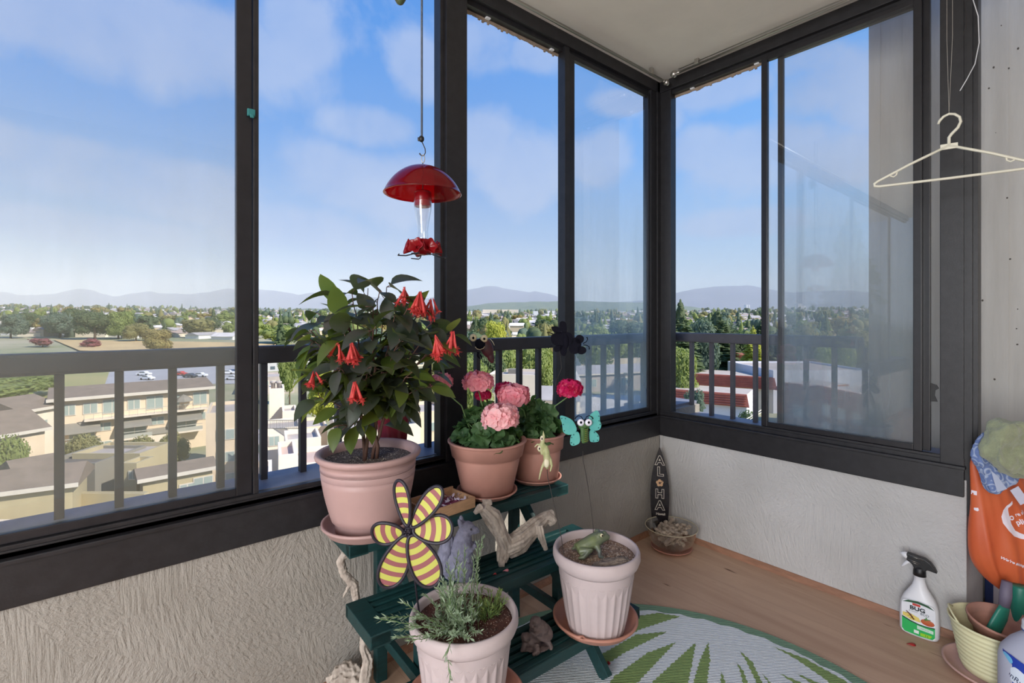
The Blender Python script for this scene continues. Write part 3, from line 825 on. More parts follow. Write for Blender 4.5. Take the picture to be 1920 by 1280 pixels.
# ================================================================== geraniums
M['ger_leaf'] = mat_leaf('geranium_leaf', (62, 96, 60), (88, 120, 74), (120, 170, 60), 0.28, 0.55)
M['ger_stem'] = mat('geranium_stem', (108, 138, 84), 0.6, 0.1, 20)
M['pink'] = mat('pink_petal', (255, 184, 192), 0.6, c2=(255, 212, 212), vscale=40, sub=((255, 170, 175), 0.3))
M['pink2'] = mat('rose_petal', (252, 150, 168), 0.6, c2=(255, 184, 194), vscale=40, sub=((255, 150, 160), 0.3))
M['magenta'] = mat('magenta_petal', (216, 30, 108), 0.5, c2=(190, 16, 62), vscale=30, sub=((230, 30, 100), 0.3))
def round_leaf(mb, c, nrm, R_, mi=0):
    nrm = Vector(nrm).normalized(); u = nrm.orthogonal().normalized(); v = nrm.cross(u)
    a0 = random.uniform(0, 6.28); vs = [Vector(c) - nrm * R_ * 0.25]; n = 30
    for ring in (0.5, 1.0):
        for k in range(n):
            th = a0 + 2 * math.pi * k / n
            lob = 1 + 0.07 * math.sin(th * 7) + 0.03 * math.sin(th * 21)
            if k in (0, n - 1): lob *= 0.55
            wob = 0.14 * math.sin(th * 5 + a0 * 3) * ring * ring
            r = R_ * ring * (lob if ring == 1 else 1)
            vs.append(Vector(c) + u * math.cos(th) * r + v * math.sin(th) * r + nrm * R_ * (wob - 0.25 * (1 - ring)))
    fs = [(0, 1 + k, 1 + (k + 1) % n) for k in range(n)]
    for k in range(n): fs.append((1 + k, 1 + n + k, 1 + n + (k + 1) % n, 1 + (k + 1) % n))
    mb.add(vs, fs, mi, True)
def flower_head(parent, c, R_, m, flat=0.66, n=34):
    mb = MB(); c = Vector(c)
    for i in range(n):
        zf = 1 - 1.45 * (i + 0.5) / n; a = i * 2.39996
        rr = math.sqrt(max(0, 1 - zf * zf)); d = Vector((rr * math.cos(a), rr * math.sin(a), zf * flat)).normalized()
        p = c + Vector((d.x * R_, d.y * R_, d.z * R_ * flat)) * random.uniform(0.72, 0.85)
        mb.tube([c - Vector((0, 0, R_ * 0.5)), p], 0.0009, 4)
        u = d.orthogonal().normalized(); v = d.cross(u); a2 = random.uniform(0, 6)
        for k in range(6):
            th = a2 + k * 2 * math.pi / 6
            o = u * math.cos(th) + v * math.sin(th)
            # broad ruffled petal
            L = R_ * random.uniform(0.36, 0.50); Wd = L * 0.85; s = o.cross(d).normalized()
            vs = []; S = 4
            for q in range(S + 1):
                f = q / S
                wq = Wd * 0.5 * (0.25 + 0.75 * math.sin(math.pi * 0.62 * f) / math.sin(math.pi * 0.62 * 0.8))
                if q == S: wq *= 0.72
                cc = p + o * L * f * 0.85 + d * L * (0.55 * f - 0.25 * f * f)
                for h in (-1, -0.4, 0.4, 1):
                    vs.append(cc + s * wq * h + d * (0.10 * L * math.sin(h * 3.2 + q + k)) * f)
            fs = [(q * 4 + h, q * 4 + h + 1, q * 4 + h + 5, q * 4 + h + 4) for q in range(S) for h in range(3)]
            mb.add(vs, fs, 0, True)
    return mb.build('flower_head', m, parent, fix=False)
def geranium(label, base, R_, heads, n, seed, zmax):
    random.seed(seed)
    t = thing('geranium_plant', label, 'potted plant', base)
    st = MB(); lv = MB()
    for i in range(n):
        a = random.uniform(0, 6.28); r = R_ * math.sqrt(random.random()); z = zmax * (1.05 - 0.75 * (r / R_) ** 2) * random.uniform(0.35, 1.0)
        e = Vector((r * math.cos(a), r * math.sin(a), z)); b = e * 0.15; b.z = 0
        m_ = b.lerp(e, 0.6); m_.z += 0.01
        st.tube([b, m_, e], [0.0022, 0.0016, 0.0012], 6)
        nr = Vector((math.cos(a) * 0.7 * r / R_, math.sin(a) * 0.7 * r / R_, 0.8)) + rv(0.45)
        round_leaf(lv, e, nr, random.uniform(0.022, 0.038))
    for (px, py, tt, R2, m) in heads:
        p = bear(px, tt); p.z = 1.15 + (596.1 - py) * tt / FOCAL; p -= base
        b = Vector((p.x * 0.3, p.y * 0.3, 0.02)); mid = b.lerp(p, 0.55) + Vector((-p.x * 0.12, -p.y * 0.12, 0.01))
        st.tube([b, mid, p - Vector((0, 0, R2 * 0.5))], [0.003, 0.0024, 0.002], 7)
        flower_head(t, p, R2, m)
    st.build('stems', M['ger_stem'], t); lv.build('foliage', M['ger_leaf'], t, fix=False)
    return t
geranium('bushy geranium with four pale pink flower heads', GP1 + Vector((0, 0, 0.162)), 0.112, [(827, 716, 1.70, 0.042, M['pink2']), (897, 716, 1.74, 0.054, M['pink2']), (939, 782, 1.62, 0.062, M['pink']), (906, 741, 1.80, 0.030, M['magenta'])], 125, 5, 0.145)
geranium('geranium with magenta flower heads and one rose head beside the pink one', GP2 + Vector((0, 0, 0.152)), 0.098, [(963, 742, 1.80, 0.060, M['pink2']), (1068, 729, 1.86, 0.050, M['magenta']), (948, 731, 1.90, 0.042, M['magenta']), (982, 731, 1.97, 0.022, M['magenta'])], 105, 9, 0.150)

# ================================================================== herbs in the fluted pot
M['herb'] = mat_leaf('herb_leaf', (160, 176, 150), (132, 152, 124), (170, 190, 150), 0.25, 0.7)
M['herb2'] = mat_leaf('green_herb_leaf', (134, 152, 88), (108, 132, 70), (160, 185, 90), 0.3, 0.6)
random.seed(33)
hb = HP + Vector((0, 0, 0.206))
def sprig(st, lv, b, e, bow, L=0.014, wd=0.0028, gap=0.006, z=0):
    b, e = Vector(b), Vector(e); m_ = b.lerp(e, 0.5) + Vector(bow); pts = []
    nn = max(6, int((e - b).length / gap))
    for k in range(nn + 1):
        s = k / nn; pts.append(b * (1 - s) ** 2 + m_ * 2 * s * (1 - s) + e * s * s + rv(0.0012))
    st.tube(pts[::2] + [pts[-1]], 0.0008, 5)
    for k in range(2, nn + 1):
        d = (pts[k] - pts[k - 1]).normalized()
        for j in range(2 if k < nn else 5):
            u = Matrix.Rotation(random.uniform(0, 6.28), 3, d) @ d.orthogonal().normalized()
            leaf_geo(lv, pts[k], u * 0.8 + d * 0.7, d, L * random.uniform(0.7, 1.2), wd, 0, -0.3, 0.1, 3)
random.seed(34)
h1 = thing('herb_plant', 'sprawling grey-green herb trailing left over the fluted pot rim', 'potted plant', hb)
st, lv = MB(), MB()
def hl(px, py, tt):
    p = bear(px, tt); p.z = 1.15 + (596.1 - py) * tt / FOCAL; return p - hb
for (px, py, tt) in [(725, 1158, 1.10), (712, 1160, 1.14), (757, 1130, 1.12), (745, 1195, 1.08), (765, 1200, 1.06), (840, 1060, 1.18), (858, 1040, 1.22), (872, 1030, 1.24), (895, 1020, 1.22), (905, 1010, 1.26), (830, 1090, 1.14), (850, 1100, 1.12), (815, 1075, 1.2), (870, 1070, 1.2), (880, 1090, 1.17), (845, 1075, 1.16), (862, 1060, 1.15), (800, 1190, 1.05), (845, 1190, 1.04), (880, 1195, 1.05), (845, 1270, 1.06), (835, 1230, 1.05), (780, 1160, 1.1), (835, 1130, 1.08), (865, 1120, 1.1), (820, 1100, 1.13), (888, 1050, 1.2), (750, 1180, 1.1), (770, 1175, 1.08), (858, 1150, 1.08), (875, 1160, 1.07), (900, 1185, 1.06)]:
    e = hl(px, py, tt); b = Vector((random.uniform(-0.055, 0.01), random.uniform(-0.055, 0.03), 0))
    bow = Vector((0, 0, 0.03 if e.z < 0.03 else 0.0)) + rv(0.012)
    sprig(st, lv, b, e, bow)
for i in range(26):
    a = random.uniform(1.2, 5.2); r = random.uniform(0.01, 0.09)
    b = Vector((r * 0.6 * math.cos(a) - 0.015, r * 0.6 * math.sin(a), 0)); sprig(st, lv, b, b + Vector((random.uniform(-.05, .03), random.uniform(-.05, .03), random.uniform(0.03, 0.11))), rv(0.012))
st.build('stems', M['ger_stem'], h1); lv.build('foliage', M['herb'], h1, fix=False)
h2 = thing('herb_plant', 'low yellow-green herb tuft at the right of the fluted pot', 'potted plant', hb + Vector((0.06, -0.02, 0)))
st, lv = MB(), MB()
for i in range(36):
    a = random.uniform(0, 6.28); r = random.uniform(0.01, 0.055)
    b = Vector((r * 0.5 * math.cos(a), r * 0.5 * math.sin(a), 0)); e = Vector((r * math.cos(a), r * math.sin(a), random.uniform(0.012, 0.06)))
    sprig(st, lv, b, e, rv(0.008), 0.012, 0.002, 0.004)
st.build('stems', M['ger_stem'], h2); lv.build('foliage', M['herb2'], h2, fix=False)
# ================================================================== small things on and by the stand
IP = YAW - math.pi / 2          # turned square to the view
def P(px, py, t):
    p = bear(px, t); p.z = 1.15 + (596.1 - py) * t / FOCAL; return p
def facing(loc): return math.atan2(-loc[0], loc[1])
RX90 = math.radians(90)
# -- shallow wooden box
M['crate'] = mat('thin_wood', (176, 138, 104), 0.75, 0.15, 18, stretch=(2, 12, 12))
M['petalwhite'] = mat('dry_petal_white', (214, 204, 222), 0.8, 0.1, 30)
M['petaldark'] = mat('dry_petal_dark', (120, 50, 84), 0.8, 0.3, 40)
bx = thing('wooden_box', 'shallow thin wooden box of dry petals between the pots on the top step', 'box', (0.862, 1.372, 0.531), math.radians(4))
mb = MB(); w_, d_, h_ = 0.090, 0.062, 0.034
mb.box((-w_, -d_, 0), (w_, d_, 0.004)); mb.box((-w_, -d_, 0.004), (w_, -d_ + 0.006, h_)); mb.box((-w_, d_ - 0.006, 0.004), (w_, d_, h_ + 0.006)); mb.box((-w_, -d_ + 0.006, 0.004), (-w_ + 0.006, d_ - 0.006, h_)); mb.box((w_ - 0.006, -d_ + 0.006, 0.004), (w_, d_ - 0.006, h_))
mb.build('tray', M['crate'], bx)
random.seed(4)
mb = MB()
for i in range(130):
    c = Vector((random.uniform(-w_ + 0.012, w_ - 0.012), random.uniform(-d_ + 0.012, d_ - 0.012), 0.009 + random.random() * 0.014))
    leaf_geo(mb, c, rv(), (0, 0, 1) + rv(0.5) if False else Vector((0, 0, 1)) + rv(0.6), random.uniform(0.012, 0.026), 0.008, 0 if i % 3 else 1, 0.5, 0.3, 3)
mb.box((-w_ + 0.007, -d_ + 0.007, 0.0035), (w_ - 0.007, d_ - 0.007, 0.008), 1)
o = mb.build('dry_petals', [M['petalwhite'], M['petaldark']], bx, fix=False); tag(o, kind='stuff')

# -- stone squirrel
M['stone'] = mat('grey_cast_stone', (128, 128, 148), 0.8, 0.25, 40, 0.002, 220)
sq = P(862, 1072, 1.51); sq.z = 0.361
s = thing('squirrel_figurine', 'grey stone squirrel sitting upright on the middle step behind the herbs', 'figurine', sq, IP)
mb = MB()
mb.ball((0.0, 0, 0.045), (0.046, 0.034, 0.046)); mb.ball((0.006, 0, 0.085), (0.036, 0.030, 0.048)); mb.ball((0.012, 0, 0.120), (0.025, 0.022, 0.034))
mb.ball((0.022, 0, 0.150), (0.024, 0.020, 0.020)); mb.ball((0.042, 0, 0.143), (0.017, 0.012, 0.012)); mb.ball((0.055, 0, 0.140), (0.007, 0.006, 0.006))
mb.tube([(0.006, -0.010, 0.160), (0.000, -0.013, 0.174), (-0.003, -0.014, 0.182)], [0.008, 0.007, 0.003], 10)
mb.tube([(0.008, 0.010, 0.160), (0.003, 0.013, 0.174), (0.000, 0.014, 0.182)], [0.008, 0.007, 0.003], 10)
for yy in (-0.018, 0.018):
    mb.tube([(0.018, yy, 0.105), (0.040, yy * 0.9, 0.090), (0.050, yy * 0.5, 0.104)], [0.011, 0.008, 0.006], 10)
    mb.ball((0.012, yy * 1.7, 0.032), (0.030, 0.016, 0.030)); mb.tube([(0.01, yy * 1.7, 0.007), (0.052, yy * 1.6, 0.007)], [0.010, 0.007], 10)
mb.ball((0, 0, 0.008), (0.05, 0.036, 0.010))
fuse(mb, 'body', M['stone'], s, 0.0028, 3, disp=0.0022, dscale=120)
mb = MB().tube([(-0.030, 0, 0.012), (-0.050, 0, 0.030), (-0.046, 0, 0.070), (-0.036, 0, 0.105), (-0.045, 0, 0.130), (-0.068, 0, 0.130), (-0.080, 0, 0.112)], [0.016, 0.021, 0.023, 0.024, 0.023, 0.017, 0.009], 16)
fuse(mb, 'tail', M['stone'], s, 0.0028, 3, disp=0.004, dscale=110, dstretch=(1, 1, 0.35))
M['dark_stone'] = mat('dark_pupil', (50, 50, 58), 0.5)
MB().ball((0.036, -0.0165, 0.152), (0.0034, 0.002, 0.0034)).ball((0.036, 0.0165, 0.152), (0.0034, 0.002, 0.0034)).build('eyes', M['dark_stone'], s)

# -- driftwood
def mat_drift(name, c, c2, st=(1, 1, 1)):
    return mat(name, c, 0.85, c2=c2, vscale=26, bump=0.004, bscale=50, stretch=st)
M['drift'] = mat_drift('driftwood', (146, 134, 124), (208, 196, 184), (1.5, 1.5, 0.5))
M['drift2'] = mat_drift('bleached_twig', (120, 104, 92), (206, 190, 172))
def drift(name, label, segs, origin, group=None, voxel=0.003, disp=0.005, dscale=60, m=None, seed=0, cat='driftwood'):
    """segs: list of (points, radii) in world space; one skin with its own grain"""
    mb = MB(); o0 = Vector(origin)
    for k, (pts, rad) in enumerate(segs):
        pts = [Vector(p) for p in pts]; P2 = []; R2 = []
        for i in range(len(pts) - 1):
            for j in range(4):
                q = j / 4; P2.append(pts[i].lerp(pts[i + 1], q) - o0); R2.append(rad[i] * (1 - q) + rad[i + 1] * q)
        P2.append(pts[-1] - o0); R2.append(rad[-1])
        mb.tube(P2, R2, 28, rough=0.42, seed=k + seed)
    o = fuse(mb, name, m or M['drift'], None, voxel, 2, loc=o0, disp=disp, dscale=dscale, seed=seed)
    tag(o, label, cat, group); return o
A = P(947, 1046, 1.60)
drift('driftwood', 'forked V-shaped grey driftwood on the middle step', [
    ([P(904, 950, 1.56), P(922, 968, 1.58), P(938, 998, 1.60), P(948, 1022, 1.61)], [0.016, 0.024, 0.021, 0.024]),
    ([P(902, 950, 1.55), P(890, 962, 1.53)], [0.013, 0.006]), ([P(906, 944, 1.57), P(922, 940, 1.57)], [0.012, 0.008]),
    ([P(940, 1054, 1.59), P(944, 1030, 1.61), P(975, 1014, 1.64), P(1005, 985, 1.68), P(1025, 968, 1.71), P(1038, 962, 1.72)], [0.016, 0.026, 0.032, 0.026, 0.016, 0.013]),
    ([P(945, 1055, 1.585), P(935, 1056, 1.58)], [0.012, 0.010]),
    ([P(1010, 985, 1.66), P(1014, 1005, 1.65), P(1024, 1030, 1.655)], [0.013, 0.012, 0.007]),
    ([P(1028, 966, 1.70), P(1040, 976, 1.70), P(1030, 984, 1.70)], [0.012, 0.010, 0.006])], A, voxel=0.0018, disp=0.0010, dscale=160, seed=2)
drift('driftwood_branch', 'long crooked pale branch standing behind the left end of the stand', [
    ([P(648, 1036, 1.47), P(638, 1052, 1.47), P(645, 1076, 1.475), P(664, 1096, 1.48), P(668, 1124, 1.49), P(672, 1160, 1.49), P(684, 1190, 1.48), P(681, 1214, 1.47), P(690, 1238, 1.46), P(686, 1270, 1.45), P(678, 1318, 1.44)],
     [0.009, 0.011, 0.010, 0.012, 0.010, 0.011, 0.013, 0.011, 0.014, 0.015, 0.016]),
    ([P(658, 1092, 1.475), P(648, 1110, 1.46), P(642, 1122, 1.45)], [0.006, 0.004, 0.002])], P(684, 1190, 1.48), voxel=0.0024, disp=0.002, dscale=120, seed=5, cat='driftwood')
drift('driftwood_stump', 'weathered pale driftwood lump on the floor by the left wall', [
    ([P(622, 1288, 1.50), P(650, 1268, 1.50), P(676, 1282, 1.49)], [0.03, 0.042, 0.03]), ([P(655, 1262, 1.50), P(664, 1248, 1.50)], [0.018, 0.010])], P(650, 1275, 1.5), voxel=0.0035, disp=0.008, dscale=60, seed=8)

# -- pinwheel
hub = P(767, 993, 1.17)
M['navy'] = mat('black_rim', (38, 34, 46), 0.5)
def mat_stripes():
    m = bpy.data.materials.new('striped_fabric'); m.use_nodes = True; t = NT(m.node_tree)
    tcn = t.n('ShaderNodeTexCoord'); vm = t.n('ShaderNodeVectorMath', operation='LENGTH'); t.t.links.new(tcn.outputs['Object'], vm.inputs[0])
    f = t.math('FRACT', t.math('MULTIPLY_ADD', vm.outputs['Value'], 1 / 0.0245, 0.25)); g = t.math('GREATER_THAN', f, 0.53)
    c = t.mix(g, lin((192, 192, 92)), lin((148, 88, 92)))
    b = t.n('ShaderNodeBsdfPrincipled'); t.t.links.new(c, b.inputs['Base Color']); b.inputs['Roughness'].default_value = 0.7
    o = t.n('ShaderNodeOutputMaterial'); t.t.links.new(b.outputs[0], o.inputs[0]); return m
M['stripes'] = mat_stripes()
pw = thing('pinwheel', 'yellow and mauve striped flower pinwheel stuck in the herb pot', 'garden pinwheel', hub, IP + math.radians(-6))
for ang, L, wd in [(101, 0.108, 0.042), (53, 0.118, 0.046), (6, 0.094, 0.062), (-63, 0.128, 0.066), (-112, 0.134, 0.066), (189, 0.076, 0.064)]:
    a = math.radians(ang); N = 40; out = []
    for k in range(N):
        th = 2 * math.pi * k / N
        r = 0.012 + L * (1 - math.cos(th)) / 2
        v = wd * 0.5 * math.sin(th) * (0.55 + 0.45 * (1 - math.cos(th)) / 2) * 1.15
        tw = 0.12 * v
        x = r * math.cos(a) - v * math.sin(a); z = r * math.sin(a) + v * math.cos(a)
        out.append(Vector((x, -0.006 + v * 0.35, z)))
    cen = sum(out, Vector()) / N
    pt = MB(); pt.add([cen] + out, [(0, 1 + k, 1 + (k + 1) % N) for k in range(N)], 0)
    pt.add([v + Vector((0, 0.0008, 0)) for v in [cen] + out], [(0, 1 + (k + 1) % N, 1 + k) for k in range(N)], 0)
    po = pt.build('petal', M['stripes'], pw, fix=False)
    MB().tube(out + [out[0]], 0.0040, 8, caps=False).build('petal_rim', M['navy'], po)
mb = MB().lathe([(0.0, -0.016), (0.006, -0.016), (0.011, -0.012), (0.012, -0.004), (0.009, 0.0), (0.009, 0.008), (0.0, 0.008)], 20, X=Euler((-RX90, 0, 0)).to_matrix().to_4x4() @ Matrix.Rotation(math.pi, 4, 'X'))
for k in range(6): mb.ball((0.006 * math.cos(k * 1.047), -0.014, 0.006 * math.sin(k * 1.047)), 0.0025, seg=8, rings=5)
mb.build('hub', M['navy'], pw)
sb = P(786, 1150, 1.175) - hub
sb = Matrix.Rotation(-(IP + math.radians(-6)), 3, 'Z') @ sb
MB().tube([(0, 0.006, 0), (sb.x * 0.3, 0.006, sb.z * 0.4), (sb.x, sb.y, sb.z)], 0.0024, 8).build('stick', M['navy'], pw)

# -- wire garden stakes
M['wire'] = mat('rusty_wire', (48, 40, 38), 0.6)
def wire(parent, pts, r=0.0011, m=None):
    return MB().tube(pts, r, 6).build('wire_stem', m or M['wire'], parent)
def loc_of(root, p):
    return Matrix.Rotation(-root.rotation_euler[2], 3, 'Z') @ (Vector(p) - Vector(root.location))
M['turq'] = mat('turquoise_tin', (70, 158, 156), 0.45, c2=(92, 176, 168), vscale=18)
M['turq_dark'] = mat('dark_teal_spot', (30, 92, 96), 0.5)
M['grn'] = mat('green_body', (66, 98, 52), 0.5, 0.2, 40)
M['eyewhite'] = mat('painted_eye_white', (226, 224, 236), 0.35)
M['eyecream'] = mat('cream_eye', (206, 196, 160), 0.5)
M['tinblack'] = mat('black_tin', (15, 15, 26), 0.85, 0.15, 20, spec=0.15)
def wing(parent, pts, y, m, name='wing', th=0.0022):
    X = Euler((RX90, 0, 0)).to_matrix().to_4x4()
    return MB().prism(pts, -th / 2, th / 2, X=Matrix.Translation((0, y, 0)) @ X).build(name, m, parent)
def smooth_poly(ctrl, n=5):
    out = []; N = len(ctrl)
    for i in range(N):
        p0, p1, p2, p3 = [Vector(ctrl[(i + k - 1) % N]) for k in range(4)]
        for j in range(n):
            t = j / n
            q = 0.5 * ((2 * p1) + (-p0 + p2) * t + (2 * p0 - 5 * p1 + 4 * p2 - p3) * t * t + (-p0 + 3 * p1 - 3 * p2 + p3) * t ** 3)
            out.append((q.x, q.y))
    return out
# turquoise butterfly: zoom scale 8 px per photo px
bt0 = P(1095, 805, 1.60)
bf = thing('butterfly_stake', 'turquoise goggle-eyed butterfly on a wire stuck in the frog pot', 'garden stake', bt0, IP)
k_ = 1.60 / FOCAL / 8.0
def z8(x, y): return ((x - 758) * k_, (520 - y) * k_)
wl_ = [z8(*p) for p in [(400, 325), (470, 325), (590, 390), (650, 520), (600, 590), (520, 600), (450, 560), (430, 440)]]
wl2 = [z8(*p) for p in [(600, 585), (670, 560), (700, 640), (690, 730), (600, 770), (555, 740), (560, 640)]]
wr_ = [z8(*p) for p in [(835, 340), (900, 260), (960, 240), (995, 300), (1000, 390), (1020, 460), (990, 525), (900, 540), (840, 500)]]
wr2 = [z8(*p) for p in [(850, 545), (920, 550), (985, 620), (980, 700), (900, 715), (850, 690)]]
for w2, yy in ((wl_, 0.004), (wl2, 0.006), (wr_, 0.004), (wr2, 0.006)):
    wo = wing(bf, smooth_poly(w2), yy, M['turq'])
    cx = sum(p[0] for p in w2) / len(w2); cz = sum(p[1] for p in w2) / len(w2); ds = MB()
    far = sorted(w2, key=lambda p: -abs(p[0]))[:4]
    for fx, fz in far: ds.ball((cx + (fx - cx) * 0.78, yy - 0.0015, cz + (fz - cz) * 0.78), (0.0022, 0.0008, 0.0022), seg=8, rings=5)
    ds.build('spots', M['turq_dark'], wo)
mb = MB().ball((0, 0, 0.012), (0.019, 0.009, 0.014)); mb.tube([(0.0, 0, 0.010), (0.002, 0, -0.015), (0.003, 0, -0.042)], [0.017, 0.017, 0.014], 16, flat=0.55)
fuse(mb, 'body', M['grn'], bf, 0.0018, 3)
mb = MB()
for i in range(7): mb.tube([(-0.011, -0.0085, 0.004 - i * 0.0062), (0.001, -0.0112, 0.0015 - i * 0.0062), (0.013, -0.0085, 0.004 - i * 0.0062)], 0.0007, 5)
mb.build('body_lines', mat('yellow_line', (150, 150, 60), 0.6), bf)
for sx in (-1, 1):
    eo = MB().ball((sx * 0.0125 + 0.001, -0.008, 0.0245), (0.0115, 0.006, 0.0115)).build('eye', M['eyewhite'], bf)
    MB().ball((sx * 0.0125 + 0.001, -0.0132, 0.0255), (0.0042, 0.002, 0.0042), seg=12).build('pupil', M['tinblack'], eo)
    MB().tube([(sx * 0.003, 0, 0.030), (sx * 0.008, 0, 0.041), (sx * 0.017, 0, 0.045), (sx * 0.026, 0, 0.040), (sx * 0.029, 0, 0.034)], [0.0012, 0.0012, 0.0013, 0.0016, 0.0022], 7).build('antenna', M['tinblack'], bf)
MB().tube([(-0.009, -0.010, 0.008), (-0.003, -0.012, 0.005), (0.004, -0.012, 0.005), (0.009, -0.010, 0.009)], 0.0008, 5).build('mouth', M['tinblack'], bf)
wire(bf, [loc_of(bf, p) for p in (P(1093, 846, 1.60), P(1093, 862, 1.60), P(1099, 890, 1.595), P(1107, 940, 1.58), P(1112, 985, 1.56), P(1113, 1012, 1.55))])
# lizard on a wire
M['lizard'] = mat('pale_green_toy', (150, 158, 104), 0.55, c2=(196, 192, 150), vscale=30)
M['cream'] = mat('cream_belly', (222, 214, 186), 0.6)
lz0 = P(1021, 862, 1.575)
lz = thing('lizard_stake', 'pale green toy lizard climbing a wire in front of the magenta geranium pot', 'garden stake', lz0, IP)
def z8b(x, y, yy=0.0): return ((x - 168) * k_, yy, (976 - y) * k_)
mb = MB()
mb.tube([z8b(150, 545), z8b(155, 620), z8b(140, 700), z8b(130, 780), z8b(125, 900)], [0.001, 0.0045, 0.007, 0.008, 0.003], 12)
mb.tube([z8b(185, 760), z8b(195, 860), z8b(200, 960), z8b(200, 1060), z8b(212, 1110)], [0.006, 0.011, 0.011, 0.009, 0.003], 12)
mb.tube([z8b(150, 760), z8b(185, 800)], [0.008, 0.008], 10)
mb.tube([z8b(215, 900), z8b(255, 980), z8b(275, 1060), z8b(250, 1150)], [0.007, 0.006, 0.004, 0.002], 8)
mb.tube([z8b(170, 1010), z8b(130, 1090), z8b(105, 1180), z8b(85, 1270)], [0.006, 0.004, 0.003, 0.002], 8)
mb.tube([z8b(130, 760), z8b(60, 745), z8b(20, 790)], [0.004, 0.003, 0.002], 8); mb.tube([z8b(110, 840), z8b(85, 850), z8b(60, 800)], [0.004, 0.002, 0.002], 8)
fuse(mb, 'body', M['lizard'], lz, 0.0016, 2)
MB().ball(z8b(195, 1010, -0.008), (0.0085, 0.004, 0.015)).build('belly', M['cream'], lz)
for q in ((128, 655), (90, 800)):
    eo = MB().ball(z8b(*q, -0.004), (0.006, 0.004, 0.009)).build('eye', M['cream'], lz); MB().ball(z8b(*q, -0.0078), (0.002, 0.0012, 0.004), seg=8, rings=6).build('pupil', M['tinblack'], eo)
wire(lz, [loc_of(lz, p) for p in (P(1026, 880, 1.575), P(1027, 895, 1.57), P(1040, 950, 1.53), P(1052, 1005, 1.49), P(1057, 1040, 1.47))])
# dark tin flower and bug seen against the light
dk0 = P(1058, 640, 1.90)
dk = thing('insect_stake', 'black tin butterfly pair on a bent wire above the magenta geranium', 'garden stake', dk0, IP)
k7 = 1.90 / FOCAL / 7.385
def z7(x, y): return ((x - 1462) * k7, (221 - y) * k7)
for pts in ([(1285, 20), (1350, 10), (1400, 40), (1420, 110), (1350, 110), (1300, 70)], [(1400, 60), (1400, -40), (1450, -60), (1490, -20), (1490, 100)],
            [(1290, 130), (1400, 90), (1540, 100), (1580, 180), (1540, 270), (1450, 290), (1330, 270), (1280, 210)], [(1330, 290), (1400, 260), (1440, 300), (1400, 350), (1340, 365), (1318, 330)],
            [(1400, 300), (1480, 270), (1500, 340), (1470, 420), (1420, 400)]):
    wing(dk, smooth_poly([z7(*p) for p in pts]), 0.0, M['tinblack'])
for pts in ([(1540, 260), (1600, 170), (1680, 200), (1700, 280), (1660, 380), (1580, 390), (1530, 340)], [(1620, 180), (1640, 140), (1690, 130), (1735, 165), (1730, 220), (1680, 250), (1630, 230)],
            [(1650, 300), (1720, 290), (1765, 320), (1765, 370), (1710, 400), (1650, 380)]):
    wing(dk, smooth_poly([z7(*p) for p in pts]), 0.006, M['tinblack'])
mb = MB()
for pts in ([(1725, 250), (1770, 225), (1790, 190), (1775, 160)], [(1730, 270), (1780, 275), (1812, 300), (1810, 330)], [(1310, 120), (1260, 100), (1222, 98)], [(1290, 280), (1260, 295), (1240, 320)]):
    mb.tube([(z7(*p)[0], 0.004, z7(*p)[1]) for p in pts], [0.0018, 0.0016, 0.0018, 0.0026][:len(pts)], 7)
mb.build('antennae', M['tinblack'], dk)
MB().ball((0.006, 0, 0.0), (0.012, 0.007, 0.03)).build('body', M['tinblack'], dk)
wire(dk, [loc_of(dk, p) for p in (P(1049, 655, 1.90), P(1052, 680, 1.90), P(1053, 690, 1.90), P(1044, 712, 1.89), P(1037, 740, 1.88), P(1034, 800, 1.88))])
# ladybird with goggle eyes
ld0 = P(908, 652, 1.80)
ld = thing('ladybird_stake', 'dark red ladybird with cream goggle eyes on a wire above the pink geranium', 'garden stake', ld0, IP)
k7b = 1.80 / FOCAL / 7.385
def z7l(x, y, yy=0.0): return ((x - 354) * k7b, yy, (310 - y) * k7b)
M['redshell'] = mat('dark_red_shell', (96, 34, 40), 0.5, c2=(40, 32, 40), vscale=26)
mb = MB().ball(z7l(380, 300), (0.024, 0.016, 0.042), rot=Euler((0, math.radians(-24), 0))); mb.ball(z7l(430, 400), (0.014, 0.010, 0.034), rot=Euler((0, math.radians(-18), 0)))
fuse(mb, 'shell', M['redshell'], ld, 0.0022, 3)
MB().ball(z7l(300, 255, -0.012), (0.0195, 0.012, 0.0195)).build('head', M['tinblack'], ld)
MB().tube([z7l(232, 290, -0.020), z7l(260, 318, -0.023), z7l(300, 328, -0.024), z7l(345, 312, -0.022), z7l(365, 285, -0.018)], 0.0011, 6).build('mouth', M['eyecream'], ld)
for q in ((205, 165), (355, 178)):
    eo = MB().ball(z7l(*q, -0.016), (0.0135, 0.007, 0.0140)).build('eye', M['eyecream'], ld); MB().ball(z7l(q[0] + 4, q[1] + 4, -0.0225), (0.0042, 0.002, 0.0048), seg=12).build('pupil', M['tinblack'], eo)
MB().tube([z7l(435, 185), z7l(470, 225), z7l(495, 275)], 0.0012, 6).build('antenna', M['cream'], ld)
MB().tube([z7l(270, 370), z7l(262, 420), z7l(290, 460)], [0.003, 0.004, 0.002], 7).tube([z7l(300, 400), z7l(320, 440), z7l(312, 465)], [0.002, 0.003, 0.002], 7).build('feet', M['tinblack'], ld)
wire(ld, [loc_of(ld, p) for p in (P(917, 672, 1.80), P(915, 700, 1.80), P(912, 760, 1.78), P(912, 820, 1.76))])

